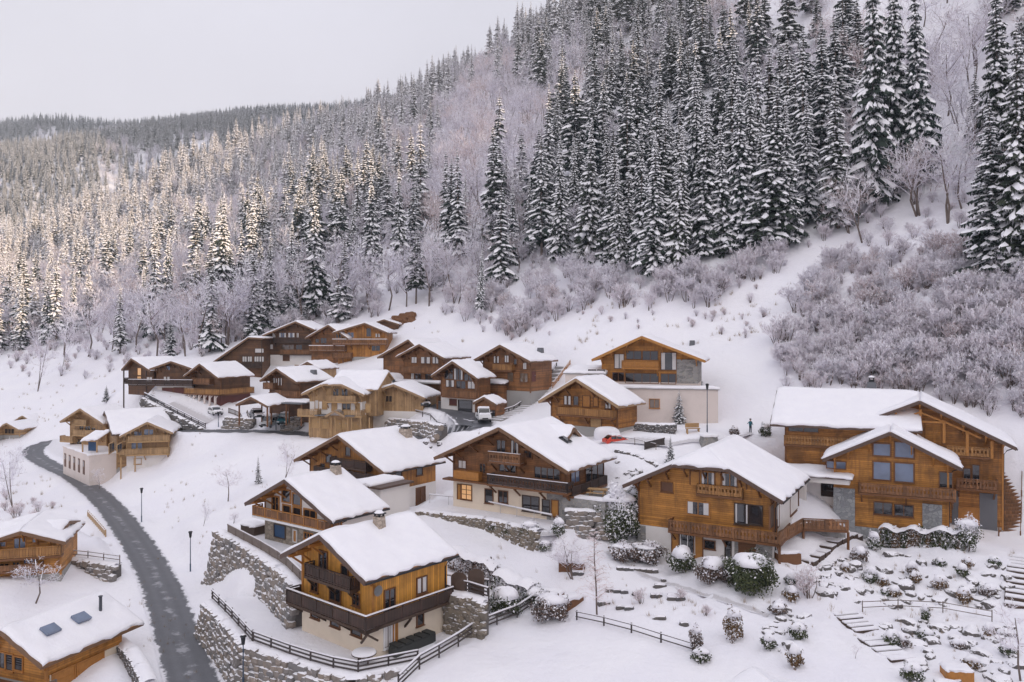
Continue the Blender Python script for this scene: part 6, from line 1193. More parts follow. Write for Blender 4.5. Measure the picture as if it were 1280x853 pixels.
p = at(886, 556); r = thing('well_housing', 'squat stone trough with a snow lid beside the street lamp', 'trough', p, 10); mb = MB(); mb.hexa([(-1.1,-.8,-.5),(1.1,-.8,-.5),(1.1,.8,-.5),(-1.1,.8,-.5),(-.85,-.6,1.0),(.85,-.6,1.0),(.85,.6,1.0),(-.85,.6,1.0)]); mb.build('base', 'stone_grey', r); snow_sheet([(-1,-.7,1.0),(-1,.7,1.0)], [(1,-.7,1.0),(1,.7,1.0)], .3, 8, 5, 1).build('snow_cover', 'snow', r, smooth=True)
for i, (px, py, w_, rz, lab) in enumerate([(715,712,2.4,-12,'low brown planter wall with snow beside the birch'), (712,760,2.6,35,'brown plank bank dropping to the fence below the birch'), (985,702,2.2,8,'brown timber planter under the end of the carved terrace'), (690,752,2.0,-28,'brown plank bank left of the birch')]):
    p = at(px, py); r = thing('planter', lab, 'planter', p, rz); mb = MB(); mb.hexa([(-w_/2,-.5,-.6),(w_/2,-.5,-.6),(w_/2,.5,-.6),(-w_/2,.5,-.6),(-w_/2,-.35,.7),(w_/2,-.35,.7),(w_/2,.5,.7),(-w_/2,.5,.7)]); mb.build('box', 'beam_brown', r); snow_sheet([(-w_/2,-.36,.7),(-w_/2,.55,.7)], [(w_/2,-.36,.7),(w_/2,.55,.7)], .25, 8, 4, i).build('snow_cover', 'snow', r, smooth=True)
p = at(1196, 849); r = thing('crate', 'orange-brown wooden box at the bottom edge of the rock garden', 'crate', p, -8); mb = MB(); mb.box(-.9,-.6,-.3,.9,.6,.7); mb.build('box', 'beam_orange', r); snow_sheet([(-.9,-.6,.7),(-.9,.6,.7)], [(.9,-.6,.7),(.9,.6,.7)], .2, 6, 4, 1).build('snow_cover', 'snow', r, smooth=True)
kq = crop(540, 660, 4.0)
for i, (x0, x1, y) in enumerate([(870,980,322),(1005,1050,335),(1095,1150,348),(1145,1170,272),(1115,1165,297),(1175,1230,345),(835,885,385),(920,1005,408),(1110,1165,458),(1240,1280,487),(925,1130,212),(700,760,235),(1175,1262,360)]):
    a, b_ = at(*kq(x0, y)), at(*kq(x1, y+ (x1-x0)*.06)); o = thing('stone_edging', 'dark stone edging of a snowy garden terrace below the carved-balcony chalet', 'edging', a, 0, 'dark stone edgings of the snowy garden terraces')
    mb = MB(); rg = random.Random(i); n = max(1, int((b_-a).length/.5))
    for k in range(n):
        c = (b_-a)*((k+.5)/n); vs, fs = rock_verts(rg, (b_-a).length/n*.62, .22, .3, .15); mb.mesh([(v[0]+c.x, v[1]+c.y, v[2]+c.z+.02) for v in vs], fs)
    mb.build('stones', 'rock_dark', o); mb = MB(); d = b_-a; mb.bar(Vector((0,.12,.27)), d+Vector((0,.12,.27)), .3, .14); mb.build('snow_cover', 'snow', o)
p = at(505, 404); 
if p:
    r = thing('earth_bank', 'bare brown earth and rock face on the slope above the upper chalets', 'rock', p); mb = MB(); rg = random.Random(5)
    for k in range(26):
        vs, fs = rock_verts(rg, rg.uniform(.7,1.5), rg.uniform(.5,.9), rg.uniform(.5,1.0), .25); ox, oz = rg.uniform(-2.6,2.6), 0; oz = rg.uniform(-.8, 2.2)+ox*.45; mb.mesh([(v[0]+ox, v[1]+oz*.6, v[2]+oz) for v in vs], fs)
    mb.build('rocks', 'beam_brown', r)
# ------------------------------------------------------------------ trees
def spruce_mesh(seed, H=1.0, whorls=34, snow=.75, slim=1.0, droop=1.0, base=.06, fine=1.0, ragged=0.0):
    """crown of a 25 m snow-laden spruce: tiers of broad blunt boughs, dark twigs hanging from their edges, lumps of snow on top"""
    rg = random.Random(seed); mb = MB(); H = 25.0
    for w in range(whorls):
        f = (w/(whorls-1))**.94; z = H*(base+(1-base)*f*.985)+rg.uniform(-.1,.1); Rm = 3.7*slim*((1-f)**.84)+.14
        Rm *= 1+.15*math.sin(w*1.7+seed)+(.12+.22*ragged)*rg.uniform(-1, 1)
        if ragged and f > .93: continue
        n = max(4, int((3.8+Rm*1.25)/fine**.7)); a0 = rg.uniform(0, 6.28)
        for k in range(n):
            if rg.random() < .13+.22*ragged and f < .9: continue
            a = a0+6.283*k/n+rg.uniform(-.35, .35); Ln = Rm*rg.uniform(.62, 1.18); c, s = math.cos(a), math.sin(a); wd = max(.12, Ln*rg.uniform(.2, .33)*fine**.5)
            dr = droop*Ln*rg.uniform(.16, .42); pts = []; tw = rg.uniform(-.25, .25)
            for t in (0.08, .42, .78, 1.0):
                pts.append(Vector((c*Ln*t, s*Ln*t, z+.2*Ln*t*(1-t)-dr*t*t+.05*Ln*(t**5)))+Vector((-s, c, 0))*tw*Ln*t*t*.5)
            sd = Vector((-s, c, 0)); ww = [wd*.4, wd*rg.uniform(.8,1.1), wd*rg.uniform(.7,1.0), wd*rg.uniform(.2,.5)]; sag = rg.uniform(.35,.6)
            E = {}
            for sg in (-1, 1):
                E[sg] = [pts[i]+sd*sg*ww[i]-Vector((0,0,ww[i]*sag)) for i in range(4)]
                for i in range(3):
                    e0, e1 = E[sg][i], E[sg][i+1]; mb.face([pts[i]-Vector((0,0,.05)), pts[i+1]-Vector((0,0,.05)), e1, e0], 0)
                    for q in range(2):
                        u0, u1 = e0.lerp(e1, q*.5), e0.lerp(e1, q*.5+.5); h0 = rg.uniform(.25, .75)*(.16+.16*Ln)*fine**.5
                        mb.face([u0, u1, u0.lerp(u1, rg.uniform(.2,.8))-Vector((0,0,h0*1.25))+sd*sg*rg.uniform(-.06,.16)], 0)
            m = pts[3]+Vector((c,s,0))*.05*Ln-Vector((0,0,rg.uniform(.15,.35)*(.2+.2*Ln))); mb.face([E[-1][3], pts[3], m], 0); mb.face([pts[3], E[1][3], m], 0)
            th = .07+.035*Ln*fine
            for i in range(3):
                if rg.random() > snow*(1.15 if i else .7): continue
                for sg in (-1, 1):
                    if rg.random() > .9: continue
                    k0, k1 = rg.uniform(.5, 1.0), rg.uniform(.5, 1.0); p0, p1 = pts[i]+Vector((0,0,th)), pts[i+1]+Vector((0,0,th*.8)); q0, q1 = pts[i].lerp(E[sg][i], k0)+Vector((0,0,th*.35)), pts[i+1].lerp(E[sg][i+1], k1)+Vector((0,0,th*.3))
                    mb.face([p0, p1, q1, q0][::(1 if sg < 0 else -1)], 1); d_ = Vector((0,0,-th*rg.uniform(.8,1.7))); mb.face([q0, q1, q1+d_+sd*sg*.02, q0+d_+sd*sg*.02][::(1 if sg < 0 else -1)], 1)
                if i == 2: mb.face([E[-1][3].lerp(pts[3],.2)+Vector((0,0,th*.4)), pts[3]+Vector((0,0,th*.8)), E[1][3].lerp(pts[3],.2)+Vector((0,0,th*.4)), pts[3]+Vector((c,s,0))*.06*Ln-Vector((0,0,th*1.2))], 1)
    mb.face([(-.1,0,H*.97),(.1,0,H*.97),(0,0,H*1.01)], 0); mb.face([(0,-.1,H*.97),(0,.1,H*.97),(0,0,H*1.01)], 1)
    return mb
def trunk_mb(H=25.0, r=.3): mb = MB(); mb.tube([(0,0,-1.5),(0,0,1),(0,0,H*.5),(0,0,H*.96)], [r*1.25, r, r*.6, .03], 7); return mb
SPR = []
for i, (wh, sn, sl, dr, ba, *ex) in enumerate([(40,.68,1.0,1.0,.05), (38,.8,.86,1.25,.08), (42,.56,1.1,.9,.13), (34,.86,.72,1.4,.1), (40,.72,.92,1.1,.04), (36,.5,.98,1.15,.24), (34,.72,1.0,1.3,.12,1.0,.6), (44,.6,.84,1.1,.18,1.0,1.0)]):
    c = spruce_mesh(11+i, 25, wh, sn, sl, dr, ba, *ex); SPR.append((c, c.data('crown', ['needles', 'tree_snow']), trunk_mb().data('trunk', ['bark'])))
HSP = []
for i, (wh, sn, sl, dr, ba) in enumerate([(58,.64,1.0,1.0,.04), (54,.74,.88,1.15,.06), (62,.58,1.08,.95,.07)]):
    c = spruce_mesh(71+i, 25, wh, sn, sl, dr, ba, fine=.7); HSP.append((c, c.data('crown', ['needles', 'tree_snow']), trunk_mb().data('trunk', ['bark'])))
def join_proto(name, parts):   # one light mesh of trunk and crown for trees too small to show parts
    mb = MB(); mats = []
    for m, names in parts:
        off = len(mats); mats += names; n = len(mb.v); mb.v += m.v; mb.f += [tuple(i+n for i in f) for f in m.f]; mb.m += [x+off for x in m.m]
    return mb.data(name, mats)
SPRF = [join_proto('frosted_spruce', [(c, ['needles_frost_brightened', 'tree_snow']), (trunk_mb(), ['bark'])]) for c, _, _ in SPR]
SPR1 = [join_proto('spruce_tree', [(c, ['needles', 'tree_snow']), (trunk_mb(), ['bark'])]) for c, _, _ in SPR]
def bare_mesh(seed, H=12.0, spread=.5, n1=9, twig=1.0, up=.55, stems=1, fine=.028, frost=.62):
    """leafless crown: limbs, branches and frosted twigs; returns (trunk MB, crown MB)"""
    rg = random.Random(seed); T, K = MB(), MB()
    def twig_strip(p, q, w):
        d = (q-p).normalized(); s = d.cross(Vector((rg.uniform(-1,1), rg.uniform(-1,1), rg.uniform(-1,1)))).normalized()*w; s2 = d.cross(s).normalized()*w
        K.face([p-s, p+s, q+s*.35, q-s*.35]); 
        if rg.random() < .35: K.face([p-s2, p+s2, q+s2*.3, q-s2*.3])
        if rg.random() < frost:
            sd = d.cross(Vector((0,0,1)))
            if sd.length > .25: sd = sd.normalized()*w*(1.25 if frost < .9 else 1.5); up_ = Vector((0,0,w*1.1)); K.face([p+sd+up_, p-sd+up_, q-sd*.5+up_, q+sd*.5+up_], 1)
    def branch(p, d, L, r, lev):
        segs = 3 if lev < 2 else 2; pts = [p]; q = p; dd = d.copy()
        for i in range(segs):
            dd = (dd+Vector((rg.uniform(-.3,.3), rg.uniform(-.3,.3), rg.uniform(-.1,.34)*(up*1.4))))
            dd.normalize(); q = q+dd*L/segs; pts.append(q)
        if lev == 0: T.tube(pts, [r, r*.8, r*.55, r*.3][:len(pts)], 5)
        elif lev == 1:
            K.tube(pts, [r, r*.65, r*.4, r*.18][:len(pts)], 3, cap=False)
            for i in range(len(pts)-1):
                sd = (pts[i+1]-pts[i]).cross(Vector((0,0,1)))
                if sd.length > .1: sd = sd.normalized()*r*.9; u_ = Vector((0,0,r*.95)); K.face([pts[i]+sd+u_, pts[i]-sd+u_, pts[i+1]-sd*.6+u_*.7, pts[i+1]+sd*.6+u_*.7], 1)
        else:
            for a, b in zip(pts[:-1], pts[1:]): twig_strip(a, b, max(r, fine))
            if frost > .85 and rg.random() < .5:      # a pinch of snow caught in the twig ends
                c_ = pts[-1].lerp(pts[0], rg.uniform(0, .6)); q_ = fine*rg.uniform(2.2, 4.5); an = rg.uniform(0, 6.28); ca, sa = math.cos(an)*q_, math.sin(an)*q_; h_ = Vector((0,0,q_*.6))
                K.face([c_+Vector((ca,sa,0)), c_+Vector((-sa,ca,0))+h_*.4, c_+Vector((-ca,-sa,0)), c_+Vector((sa,-ca,0))+h_*.4], 1)
        if lev >= 3: return
        n = [n1, 7, 6][lev]; n = max(2, int(n*twig*rg.uniform(.8, 1.2))) if lev else n
        for k in range(n):
            t = rg.uniform(.28 if lev == 0 else .15, 1.0); f = t*segs; i = min(int(f), segs-1); b = pts[i].lerp(pts[i+1], f-i); ax = (pts[i+1]-pts[i]).normalized()
            o = Vector((rg.uniform(-1,1), rg.uniform(-1,1), rg.uniform(-.25,.7))); o = (o-ax*o.dot(ax)).normalized(); nd = (ax*(.55+up*.3)+o*(.75+spread*.5)).normalized()
            branch(b, nd, L*(rg.uniform(.42,.66) if lev == 0 else rg.uniform(.4,.62))*(1.12-.35*t), r*.42, lev+1)
    for s in range(stems):
        a = rg.uniform(0, 6.28); tl = 0 if stems == 1 else rg.uniform(.08, .32); d = Vector((math.cos(a)*tl, math.sin(a)*tl, 1)).normalized(); b0 = Vector((math.cos(a)*.15*(stems > 1), math.sin(a)*.15*(stems > 1), -.5))
        branch(b0, d, H*rg.uniform(.62, .78), H*.0095+.02, 0)
    return T, K
def bare_proto(seed, mat='twigs', name='bare_tree', **k):
    T, K = bare_mesh(seed, **k); return (T.data('trunk', ['bark']), K.data('crown', [mat, 'tree_snow']), join_proto(name, [(T, ['bark']), (K, [mat, 'tree_snow'])]))
BARE = [bare_proto(31, H=13), bare_proto(32, H=13, spread=.7, up=.4), bare_proto(33, H=14, stems=2, n1=7, up=.7), bare_proto(34, H=12, stems=3, n1=6, spread=.6), bare_proto(35, H=13, mat='twigs_dry', stems=2, n1=7, up=.8), bare_proto(36, H=14, spread=.35, up=.9, n1=11)]
SHRUB = [bare_proto(51+i, name='frosted_shrub', H=4.2, stems=8, n1=4, spread=.5, up=1.0, twig=.75, fine=.022, frost=.93, mat='frost_twigs' if i < 3 else 'twigs_dry') for i in range(4)]
SHRUB += [bare_proto(61+i, name='frosted_shrub', H=4.2, stems=3+i, n1=8, spread=.6-.3*i, up=.6+.5*i, twig=.9, fine=.02, frost=.9, mat='frost_twigs') for i in range(2)]
def tree_parts(name, trunk, crown, p, H, rz, label, group, sx=1.0, H0=25.0, cat='tree'):
    r = empty(name, p, rz); r.rotation_euler = (rng.normal(0, .022), rng.normal(0, .022), rz); tag(r, label, cat, group); s = H/H0
    t = link(trunk, 'trunk', r); c = link(crown, 'crown', r); t.scale = (s*sx, s*sx, s); c.scale = (s*sx, s*sx, s); return r
def tree_one(name, me, p, H, rz, label, group, sx=1.0, H0=25.0, cat='tree'):
    o = link(me, name, None, p, rz); s = H/H0; o.scale = (s*sx, s*sx, s); tag(o, label, cat, group); return o
# tree line in the photograph: below it the open slope
TL = [(-400,455),(0,442),(60,436),(130,428),(200,432),(270,444),(340,407),(400,401),(450,384),(500,366),(525,360),(560,384),(610,398),(650,345),(700,332),(760,338),(820,342),(870,328),(960,312),(1020,326),(1100,314),(1180,302),(1250,330),(1300,338),(1700,330)]
TLx, TLy = [a for a, b in TL], [b for a, b in TL]
def pix(p): return 640+FP*p[0]/p[1], YH-FP*p[2]/p[1]
rng = np.random.default_rng(5)
cand = []
def grid_pts(x0, x1, y0, y1, st):
    gx, gy = np.meshgrid(np.arange(x0, x1, st), np.arange(y0, y1, st)); gx = gx+rng.uniform(-.48, .48, gx.shape)*st; gy = gy+rng.uniform(-.48, .48, gy.shape)*st; return gx.ravel(), gy.ravel()
HERO = []       # hand-placed big spruces: base x, base y, top y, slimness, kind
for a in [(275,418,240,1.1,0),(362,402,272,.95,1),(396,396,232,1.0,2),(214,446,394,.9,1),(336,408,286,.8,3),(465,345,210,.9,0),(208,412,285,.85,1),(180,420,330,.8,4),(420,300,205,1,0),(640,330,225,.8,3),(662,318,215,.8,1),(700,326,165,.95,4),(735,324,145,1,0),(775,338,205,.95,1),(818,344,165,1.1,4),(846,338,150,.9,1),(880,320,120,1,0),(905,318,140,.9,4),(930,312,95,1,0),(962,312,98,1.2,2),(985,308,120,.95,1),(1048,285,82,1.15,4),(1092,262,-70,1.05,2),(1118,240,-60,1.1,5),(1150,232,-40,.95,2),(1244,338,115,1.25,0),(1275,335,20,1.05,2),(1250,200,-40,1,2),(1300,330,60,1,0),(800,300,150,.9,3),(760,296,150,.85,3),(720,290,170,.9,1),(1010,280,110,.85,4),(940,260,70,.9,1),(870,250,70,.9,1),(600,395,300,.55,1),(545,355,285,.7,3),(500,335,200,.7,3),(30,430,345,.9,1),(60,430,330,.9,4),(90,425,335,.8,1)]: HERO.append(a)
hero_xy = []
for i, (bx, by, ty, sx, kd) in enumerate(HERO):
    p = at(bx, by)
    if p is None: continue
    H = (by-ty)/FP*p.y; hero_xy.append((p.x, p.y)); m = HSP[kd % 3]
    lab = ('tall snow-laden spruce at the lower edge of the forest' if by > 300 else 'very tall dark spruce among the hillside trees')
    if (bx, by) == (214, 446): lab = 'small snowy spruce just above the end chalet of the upper row'
    elif (bx, by) == (275, 418): lab = 'big dark spruce with sunlit golden tip above the arched chalet'
    elif (bx, by) == (962, 312): lab = 'broadest dark spruce at the forest edge above the open slope'
    elif (bx, by) == (1244, 338): lab = 'broad dark spruce with thick snow shelves above the frosted bushes'
    elif (bx, by) == (818, 344): lab = 'spruce with the lowest snowy skirt at the forest edge'
    g = 'big spruces along the lower forest edge' if lab.startswith(('tall', 'very')) else None
    tree_parts('spruce_tree', m[2], m[1], ground(p, -.2), H, rng.uniform(0, 6.28), lab, g, sx*.86*25/H*min(1.15, max(.75, H/25))*1.0)
hero_xy = np.array(hero_xy)
def zone(px, py):
    """probabilities (spruce, bare) at a pixel of the hillside"""
    z = np.zeros((len(px), 2)); z[:] = (.62, .38)
    def blob(cx, cy, rx, ry, s, b): m = ((px-cx)/rx)**2+((py-cy)/ry)**2 < 1; z[m] = (s, b)
    blob(640, 190, 85, 105, .08, .98); blob(560, 260, 110, 85, .2, .9); blob(500, 170, 60, 50, .5, .6); blob(600, 340, 75, 50, .2, .9); blob(520, 330, 60, 50, .45, .5); blob(1160, 190, 55, 170, .06, .9); blob(1110, 250, 50, 70, .05, .95); blob(1185, 30, 60, 60, .08, .9); blob(120, 380, 130, 48, .2, .85); blob(220, 330, 70, 60, .25, .8); blob(310, 300, 60, 40, .3, .75); blob(450, 220, 50, 60, .6, .4)
    blob(850, 190, 165, 130, .97, .05); blob(760, 60, 120, 80, .85, .2); blob(980, 60, 60, 60, .3, .7); blob(940, 20, 40, 30, .2, .7); blob(200, 210, 120, 60, .9, .2)
    blob(690, 110, 45, 45, .5, .5); blob(100, 280, 120, 40, .9, .15); blob(160, 395, 45, 35, .12, .9)
    return z
sp, br = [], []
gx, gy = grid_pts(-760, 330, 120, 690, 5.7); gz = heights(gx, gy); px, py = 640+FP*gx/gy, YH-FP*gz/gy
ok = (px > -420) & (px < 1560) & (py < np.interp(px, TLx, TLy)-1) & (py > -190) & (gy < 585+np.clip(px, 0, 500)*.2)
gx, gy, gz, px, py = [a[ok] for a in (gx, gy, gz, px, py)]
zp = zone(px, py); u = rng.random(len(gx)); dh = np.array([np.min(np.hypot(hero_xy[:,0]-a, hero_xy[:,1]-b)) for a, b in zip(gx, gy)])
for i in range(len(gx)):
    if dh[i] < 3.2: continue
    far = gy[i] > 430
    if gy[i] < 280 and rng.random() < .3: continue
    dl = np.interp(px[i], TLx, TLy)-py[i]
    if dl < 34 and 230 < px[i] < 640: zp[i] = (.22, .85)
    if u[i] < zp[i,0]*.62:
        h = (15+17*rng.random()**1.1)*(.95 if far else 1)*(1.05 if gy[i] < 280 else 1); sp.append((h/gy[i], gx[i], gy[i], gz[i], h, rng.integers(0, 8), px[i], py[i]))
    elif u[i] < zp[i,0]*.62+zp[i,1]*.92: h = rng.uniform(9, 16); br.append((h/gy[i], gx[i], gy[i], gz[i], h, rng.choice([0,1,2,3,5,5,4]), px[i], py[i]))
inview = lambda t: -15 < t[6] < 1295 and t[7] > -5
sp.sort(key=lambda t: (not inview(t), -t[0])); br.sort(key=lambda t: (not inview(t), -t[0]))
NSP, NBR = 255, 225
def forest_label(t, kind):
    X, Y, Z = t[1], t[2], t[3]; sun = Z+t[4]*.6 > 82+.38*X
    where = 'high on the sunlit shoulder of the hill' if sun and t[6] < 480 else 'with warm sun on its top near the ridge' if sun else 'in the shaded dense stand on the right' if t[6] > 640 else 'in the shaded middle of the hillside' if t[6] > 380 else 'in the shaded trees above the upper chalets'
    return f'snow-laden spruce {where}' if kind == 's' else f'leafless frosted tree {where}'
for t in sp[:NSP]:
    m = SPR[t[5]]; lab = forest_label(t, 's'); f = tree_parts if t[0] > .075 else None; p = (t[1], t[2], t[3]-.3); sx = rng.uniform(.8, 1.2)
    if f: tree_parts('spruce_tree', m[2], m[1], p, t[4], rng.uniform(0, 6.28), lab, lab.replace('spruce', 'spruces'), sx)
    else: tree_one('spruce_tree', (SPRF if 'sun' in lab else SPR1)[t[5]], p, t[4], rng.uniform(0, 6.28), lab, lab.replace('spruce', 'spruces'), sx)  # trees labelled sunlit take the whitened needles, the others the dark ones
for t in br[:NBR]:
    m = BARE[t[5]]; lab = forest_label(t, 'b'); p = (t[1], t[2], t[3]-.3); sx = rng.uniform(.85, 1.25)
    if t[0] > .05: tree_parts('bare_tree', m[0], m[1], p, t[4]*1.1, rng.uniform(0, 6.28), lab, lab.replace('tree', 'trees'), sx, 13.0)
    else: tree_one('bare_tree', m[2], p, t[4]*1.1, rng.uniform(0, 6.28), lab, lab.replace('tree', 'trees'), sx, 13.0)
# the rest of the forest and the far hill, which read as one mass
def scatter_mass(name, label, cat, protos, pts):
    """pts: (x,y,z,scale,rot,index)"""
    me = bpy.data.meshes.new(name); me.from_pydata([p[:3] for p in pts], [], [])
    for nm, typ, k in (('tree_scale', 'FLOAT', 3), ('tree_turn', 'FLOAT', 4), ('tree_kind', 'INT', 5)):
        at_ = me.attributes.new(nm, typ, 'POINT'); at_.data.foreach_set('value', np.array([p[k] for p in pts], np.int32 if typ == 'INT' else np.float32))
    o = link(me, name); tag(o, label, cat, None, 'stuff')
    col = bpy.data.collections.new(name+'_kinds')
    for i, m in enumerate(protos): c = bpy.data.objects.new('%s_kind_%02d' % (name, i), m); col.objects.link(c)
    ng = bpy.data.node_groups.new(name, 'GeometryNodeTree'); ng.interface.new_socket('Geometry', in_out='INPUT', socket_type='NodeSocketGeometry'); ng.interface.new_socket('Geometry', in_out='OUTPUT', socket_type='NodeSocketGeometry')
    N = ng.nodes.new; gi, go = N('NodeGroupInput'), N('NodeGroupOutput'); ip = N('GeometryNodeInstanceOnPoints'); ci = N('GeometryNodeCollectionInfo'); ci.inputs['Collection'].default_value = col; ci.inputs['Separate Children'].default_value = True; ci.inputs['Reset Children'].default_value = True
    def attr(nm, typ): a = N('GeometryNodeInputNamedAttribute'); a.data_type = typ; a.inputs['Name'].default_value = nm; return [s for s in a.outputs if s.enabled and s.name == 'Attribute'][0]
    L_ = ng.links.new; ip.inputs['Pick Instance'].default_value = True; L_(gi.outputs[0], ip.inputs['Points']); L_(ci.outputs[0], ip.inputs['Instance']); L_(attr('tree_kind', 'INT'), ip.inputs['Instance Index'])
    cx = N('ShaderNodeCombineXYZ'); L_(attr('tree_turn', 'FLOAT'), cx.inputs[2]); er = N('FunctionNodeEulerToRotation'); L_(cx.outputs[0], er.inputs[0]); L_(er.outputs[0], ip.inputs['Rotation']); L_(attr('tree_scale', 'FLOAT'), ip.inputs['Scale']); L_(ip.outputs[0], go.inputs[0])
    md = o.modifiers.new('scatter', 'NODES'); md.node_group = ng; return o
rest = [(t[1], t[2], t[3]-.3, t[4]/25*rng.uniform(.9, 1.1), rng.uniform(0, 6.28), int(t[5])) for t in sp[NSP:]]+[(t[1], t[2], t[3]-.3, t[4]*1.1/13, rng.uniform(0, 6.28), len(SPR)+int(t[5])) for t in br[NBR:]]
scatter_mass('forest', 'snowy mixed forest covering the upper hillside and its sunlit shoulder', 'forest', SPRF+[b[2] for b in BARE], rest)
gx, gy = grid_pts(-1330, 250, 590, 1420, 7.2); gz = heights(gx, gy); px, py = 640+FP*gx/gy, YH-FP*gz/gy
clear = (((px-252)/28)**2+((py-186)/5)**2 < 1)
ok = (px > -420) & (px < 640) & (py > 100) & ~clear & (gy > 600+np.clip(px, 0, 500)*.22); far = []
nzv = np.sin(gx*.021+1)*np.cos(gy*.017)+.5*np.sin(gx*.05+gy*.04)
for i in np.nonzero(ok)[0]:
    if rng.random() < .9: 
        b = nzv[i] > .5 and rng.random() < .6
        far.append((gx[i], gy[i], gz[i]-.3, (rng.uniform(.9, 1.2) if b else rng.uniform(14, 26)/25), rng.uniform(0, 6.28), int(len(SPR)+rng.integers(0, 4)) if b else int(rng.integers(0, 8))))
scatter_mass('far_forest', 'hazy snow-dusted forest on the far hill', 'forest', SPR1+[b[2] for b in BARE], far)
# frosted undergrowth: bushes one can tell apart, then the thicket behind them
bush = []
def bush_zone(poly, n, h0, h1, kinds, key):
    xs, ys = [a for a, b in poly], [b for a, b in poly]; k = 0; tries = 0
    while k < n and tries < n*30:
        tries += 1; x, y = rng.uniform(min(xs), max(xs)), rng.uniform(min(ys), max(ys))
        if not inpoly(np.array([x]), np.array([y]), poly)[0]: continue
        p = at(x, y)
        if p is None: continue
        h = rng.uniform(h0, h1); bush.append((h/p.y, p, h, int(rng.choice(kinds)), key)); k += 1
RIGHT = [(985,500),(968,430),(1000,372),(1040,330),(1120,318),(1200,312),(1290,345),(1290,505),(1180,498),(1100,492),(1040,490)]
bush_zone(RIGHT, 270, 1.2, 5.6, [0,1,2,3,4,4,5,5], 'on the steep bank behind the double chalet')
bush_zone([(1150,500),(1290,505),(1290,530),(1240,525)], 14, 2.2, 3.5, [0,1,2], 'close behind the roof of the double chalet')
bush_zone([(640,395),(650,345),(760,342),(880,345),(960,320),(1040,330),(960,345),(890,385),(760,395)], 105, 1.4, 6.0, [0,1,2,4,5,4,5], 'along the lower forest edge')
bush_zone([(520,345),(560,375),(690,370),(700,420),(640,425),(560,400)], 54, 1.6, 6.5, [0,4,5,3,4], 'on the snow below the forest edge')
bush_zone([(0,455),(0,440),(120,430),(200,438),(230,452),(150,470),(60,490)], 34, 1.8, 3.4, [0,1,3], 'on the slope left of the upper row')
bush_zone([(240,440),(330,400),(480,372),(480,395),(330,425)], 50, 1.8, 7.0, [0,4,5,4,5,2], 'between the upper chalets and the forest')
bush_zone([(0,620),(60,610),(100,640),(40,655),(0,650)], 10, 1.4, 2.4, [3,3,0], 'beside the lower road')
bush_zone([(560,400),(700,392),(900,396),(965,345),(950,425),(885,418),(740,412),(640,428)], 34, .8, 2.2, [0,2,3], 'sparse on the open snow slope')
bush.sort(key=lambda t: -t[0]); NB = 235
for s_, p, h, k, key in bush[:NB]:
    m = SHRUB[k]; lab = f'frosted leafless bush {key}'
    if s_ > .024: tree_parts('frosted_shrub', m[0], m[1], p, h, rng.uniform(0, 6.28), lab, 'frosted bushes '+key, rng.uniform(.9, 1.3), 4.2, 'bush')
    else: tree_one('frosted_shrub', m[2], p, h, rng.uniform(0, 6.28), lab, 'frosted bushes '+key, rng.uniform(.9, 1.3), 4.2, 'bush')
thick = [(p.x, p.y, p.z, h/4.2, rng.uniform(0, 6.28), k) for s_, p, h, k, key in bush[NB:]]
for x, y in zip(*[list(a) for a in grid_pts(18, 110, 98, 160, 2.1)]):
    z = height(x, y); q = pix((x, y, z))
    if 940 < q[0] < 1400 and inpoly(np.array([q[0]]), np.array([q[1]]), RIGHT+[(1400,505),(1400,345),(1290,345)] if q[0] > 1290 else RIGHT)[0] or (q[0] >= 1290 and 340 < q[1] < 510): thick.append((x, y, z-.1, rng.uniform(.25, .95), rng.uniform(0, 6.28), int(rng.choice([0,1,2,3,4,4,5]))))
for x, y in zip(*[list(a) for a in grid_pts(-230, 130, 120, 330, 3.4)]):
    z = height(x, y); q = pix((x, y, z)); d = np.interp(q[0], TLx, TLy)-q[1]
    if -20 < q[0] < 1320 and -14 < d < 70 and rng.random() < (.75 if d > 0 else .25): thick.append((x, y, z-.1, rng.uniform(.35, 1.0), rng.uniform(0, 6.28), int(rng.choice([0,1,2,3,4,5]))))
scatter_mass('undergrowth', 'tangle of frosted twigs filling the bank and the forest floor', 'undergrowth', [s[2] for s in SHRUB], thick)
def birch_mesh(seed, H=9.0):
    rg = random.Random(seed); T, K = MB(), MB(); T.tube([(0,0,-.5),(.06,0,H*.3),(-.05,.05,H*.65),(0,0,H)], [.11,.085,.05,.012], 6)
    for i in range(95):
        t = rg.uniform(.16, .98); a = rg.uniform(0, 6.28); L = H*.30*(1-t)**.7*rg.uniform(.6, 1.15)+.15; b = Vector((0,0,H*t)); d = Vector((math.cos(a), math.sin(a), rg.uniform(.15,.6))).normalized(); m = b+d*L*.55; e = b+d*L+Vector((0,0,-.22*L)); K.tube([b, m, e], [.022, .014, .006], 3, cap=False)
        for k in range(11):
            f = rg.uniform(.2, 1); p = b.lerp(m, f*2) if f < .5 else m.lerp(e, f*2-1); q = p+Vector((rg.uniform(-1,1), rg.uniform(-1,1), rg.uniform(-1.1,.3))).normalized()*L*rg.uniform(.15,.36); s = (q-p).cross(Vector((rg.uniform(-1,1),rg.uniform(-1,1),.5))).normalized()*.012; K.face([p-s, p+s, q+s*.5, q-s*.5]); sd = (q-p).cross(Vector((0,0,1)))
            if sd.length > .02 and rg.random() < .6: sd = sd.normalized()*.017; u = Vector((0,0,.015)); K.face([p+sd+u, p-sd+u, q-sd*.5+u, q+sd*.5+u], 1)
    return T.data('trunk', ['bark']), K.data('crown', ['twigs_dry', 'tree_snow'])
BIRCH = birch_mesh(3)
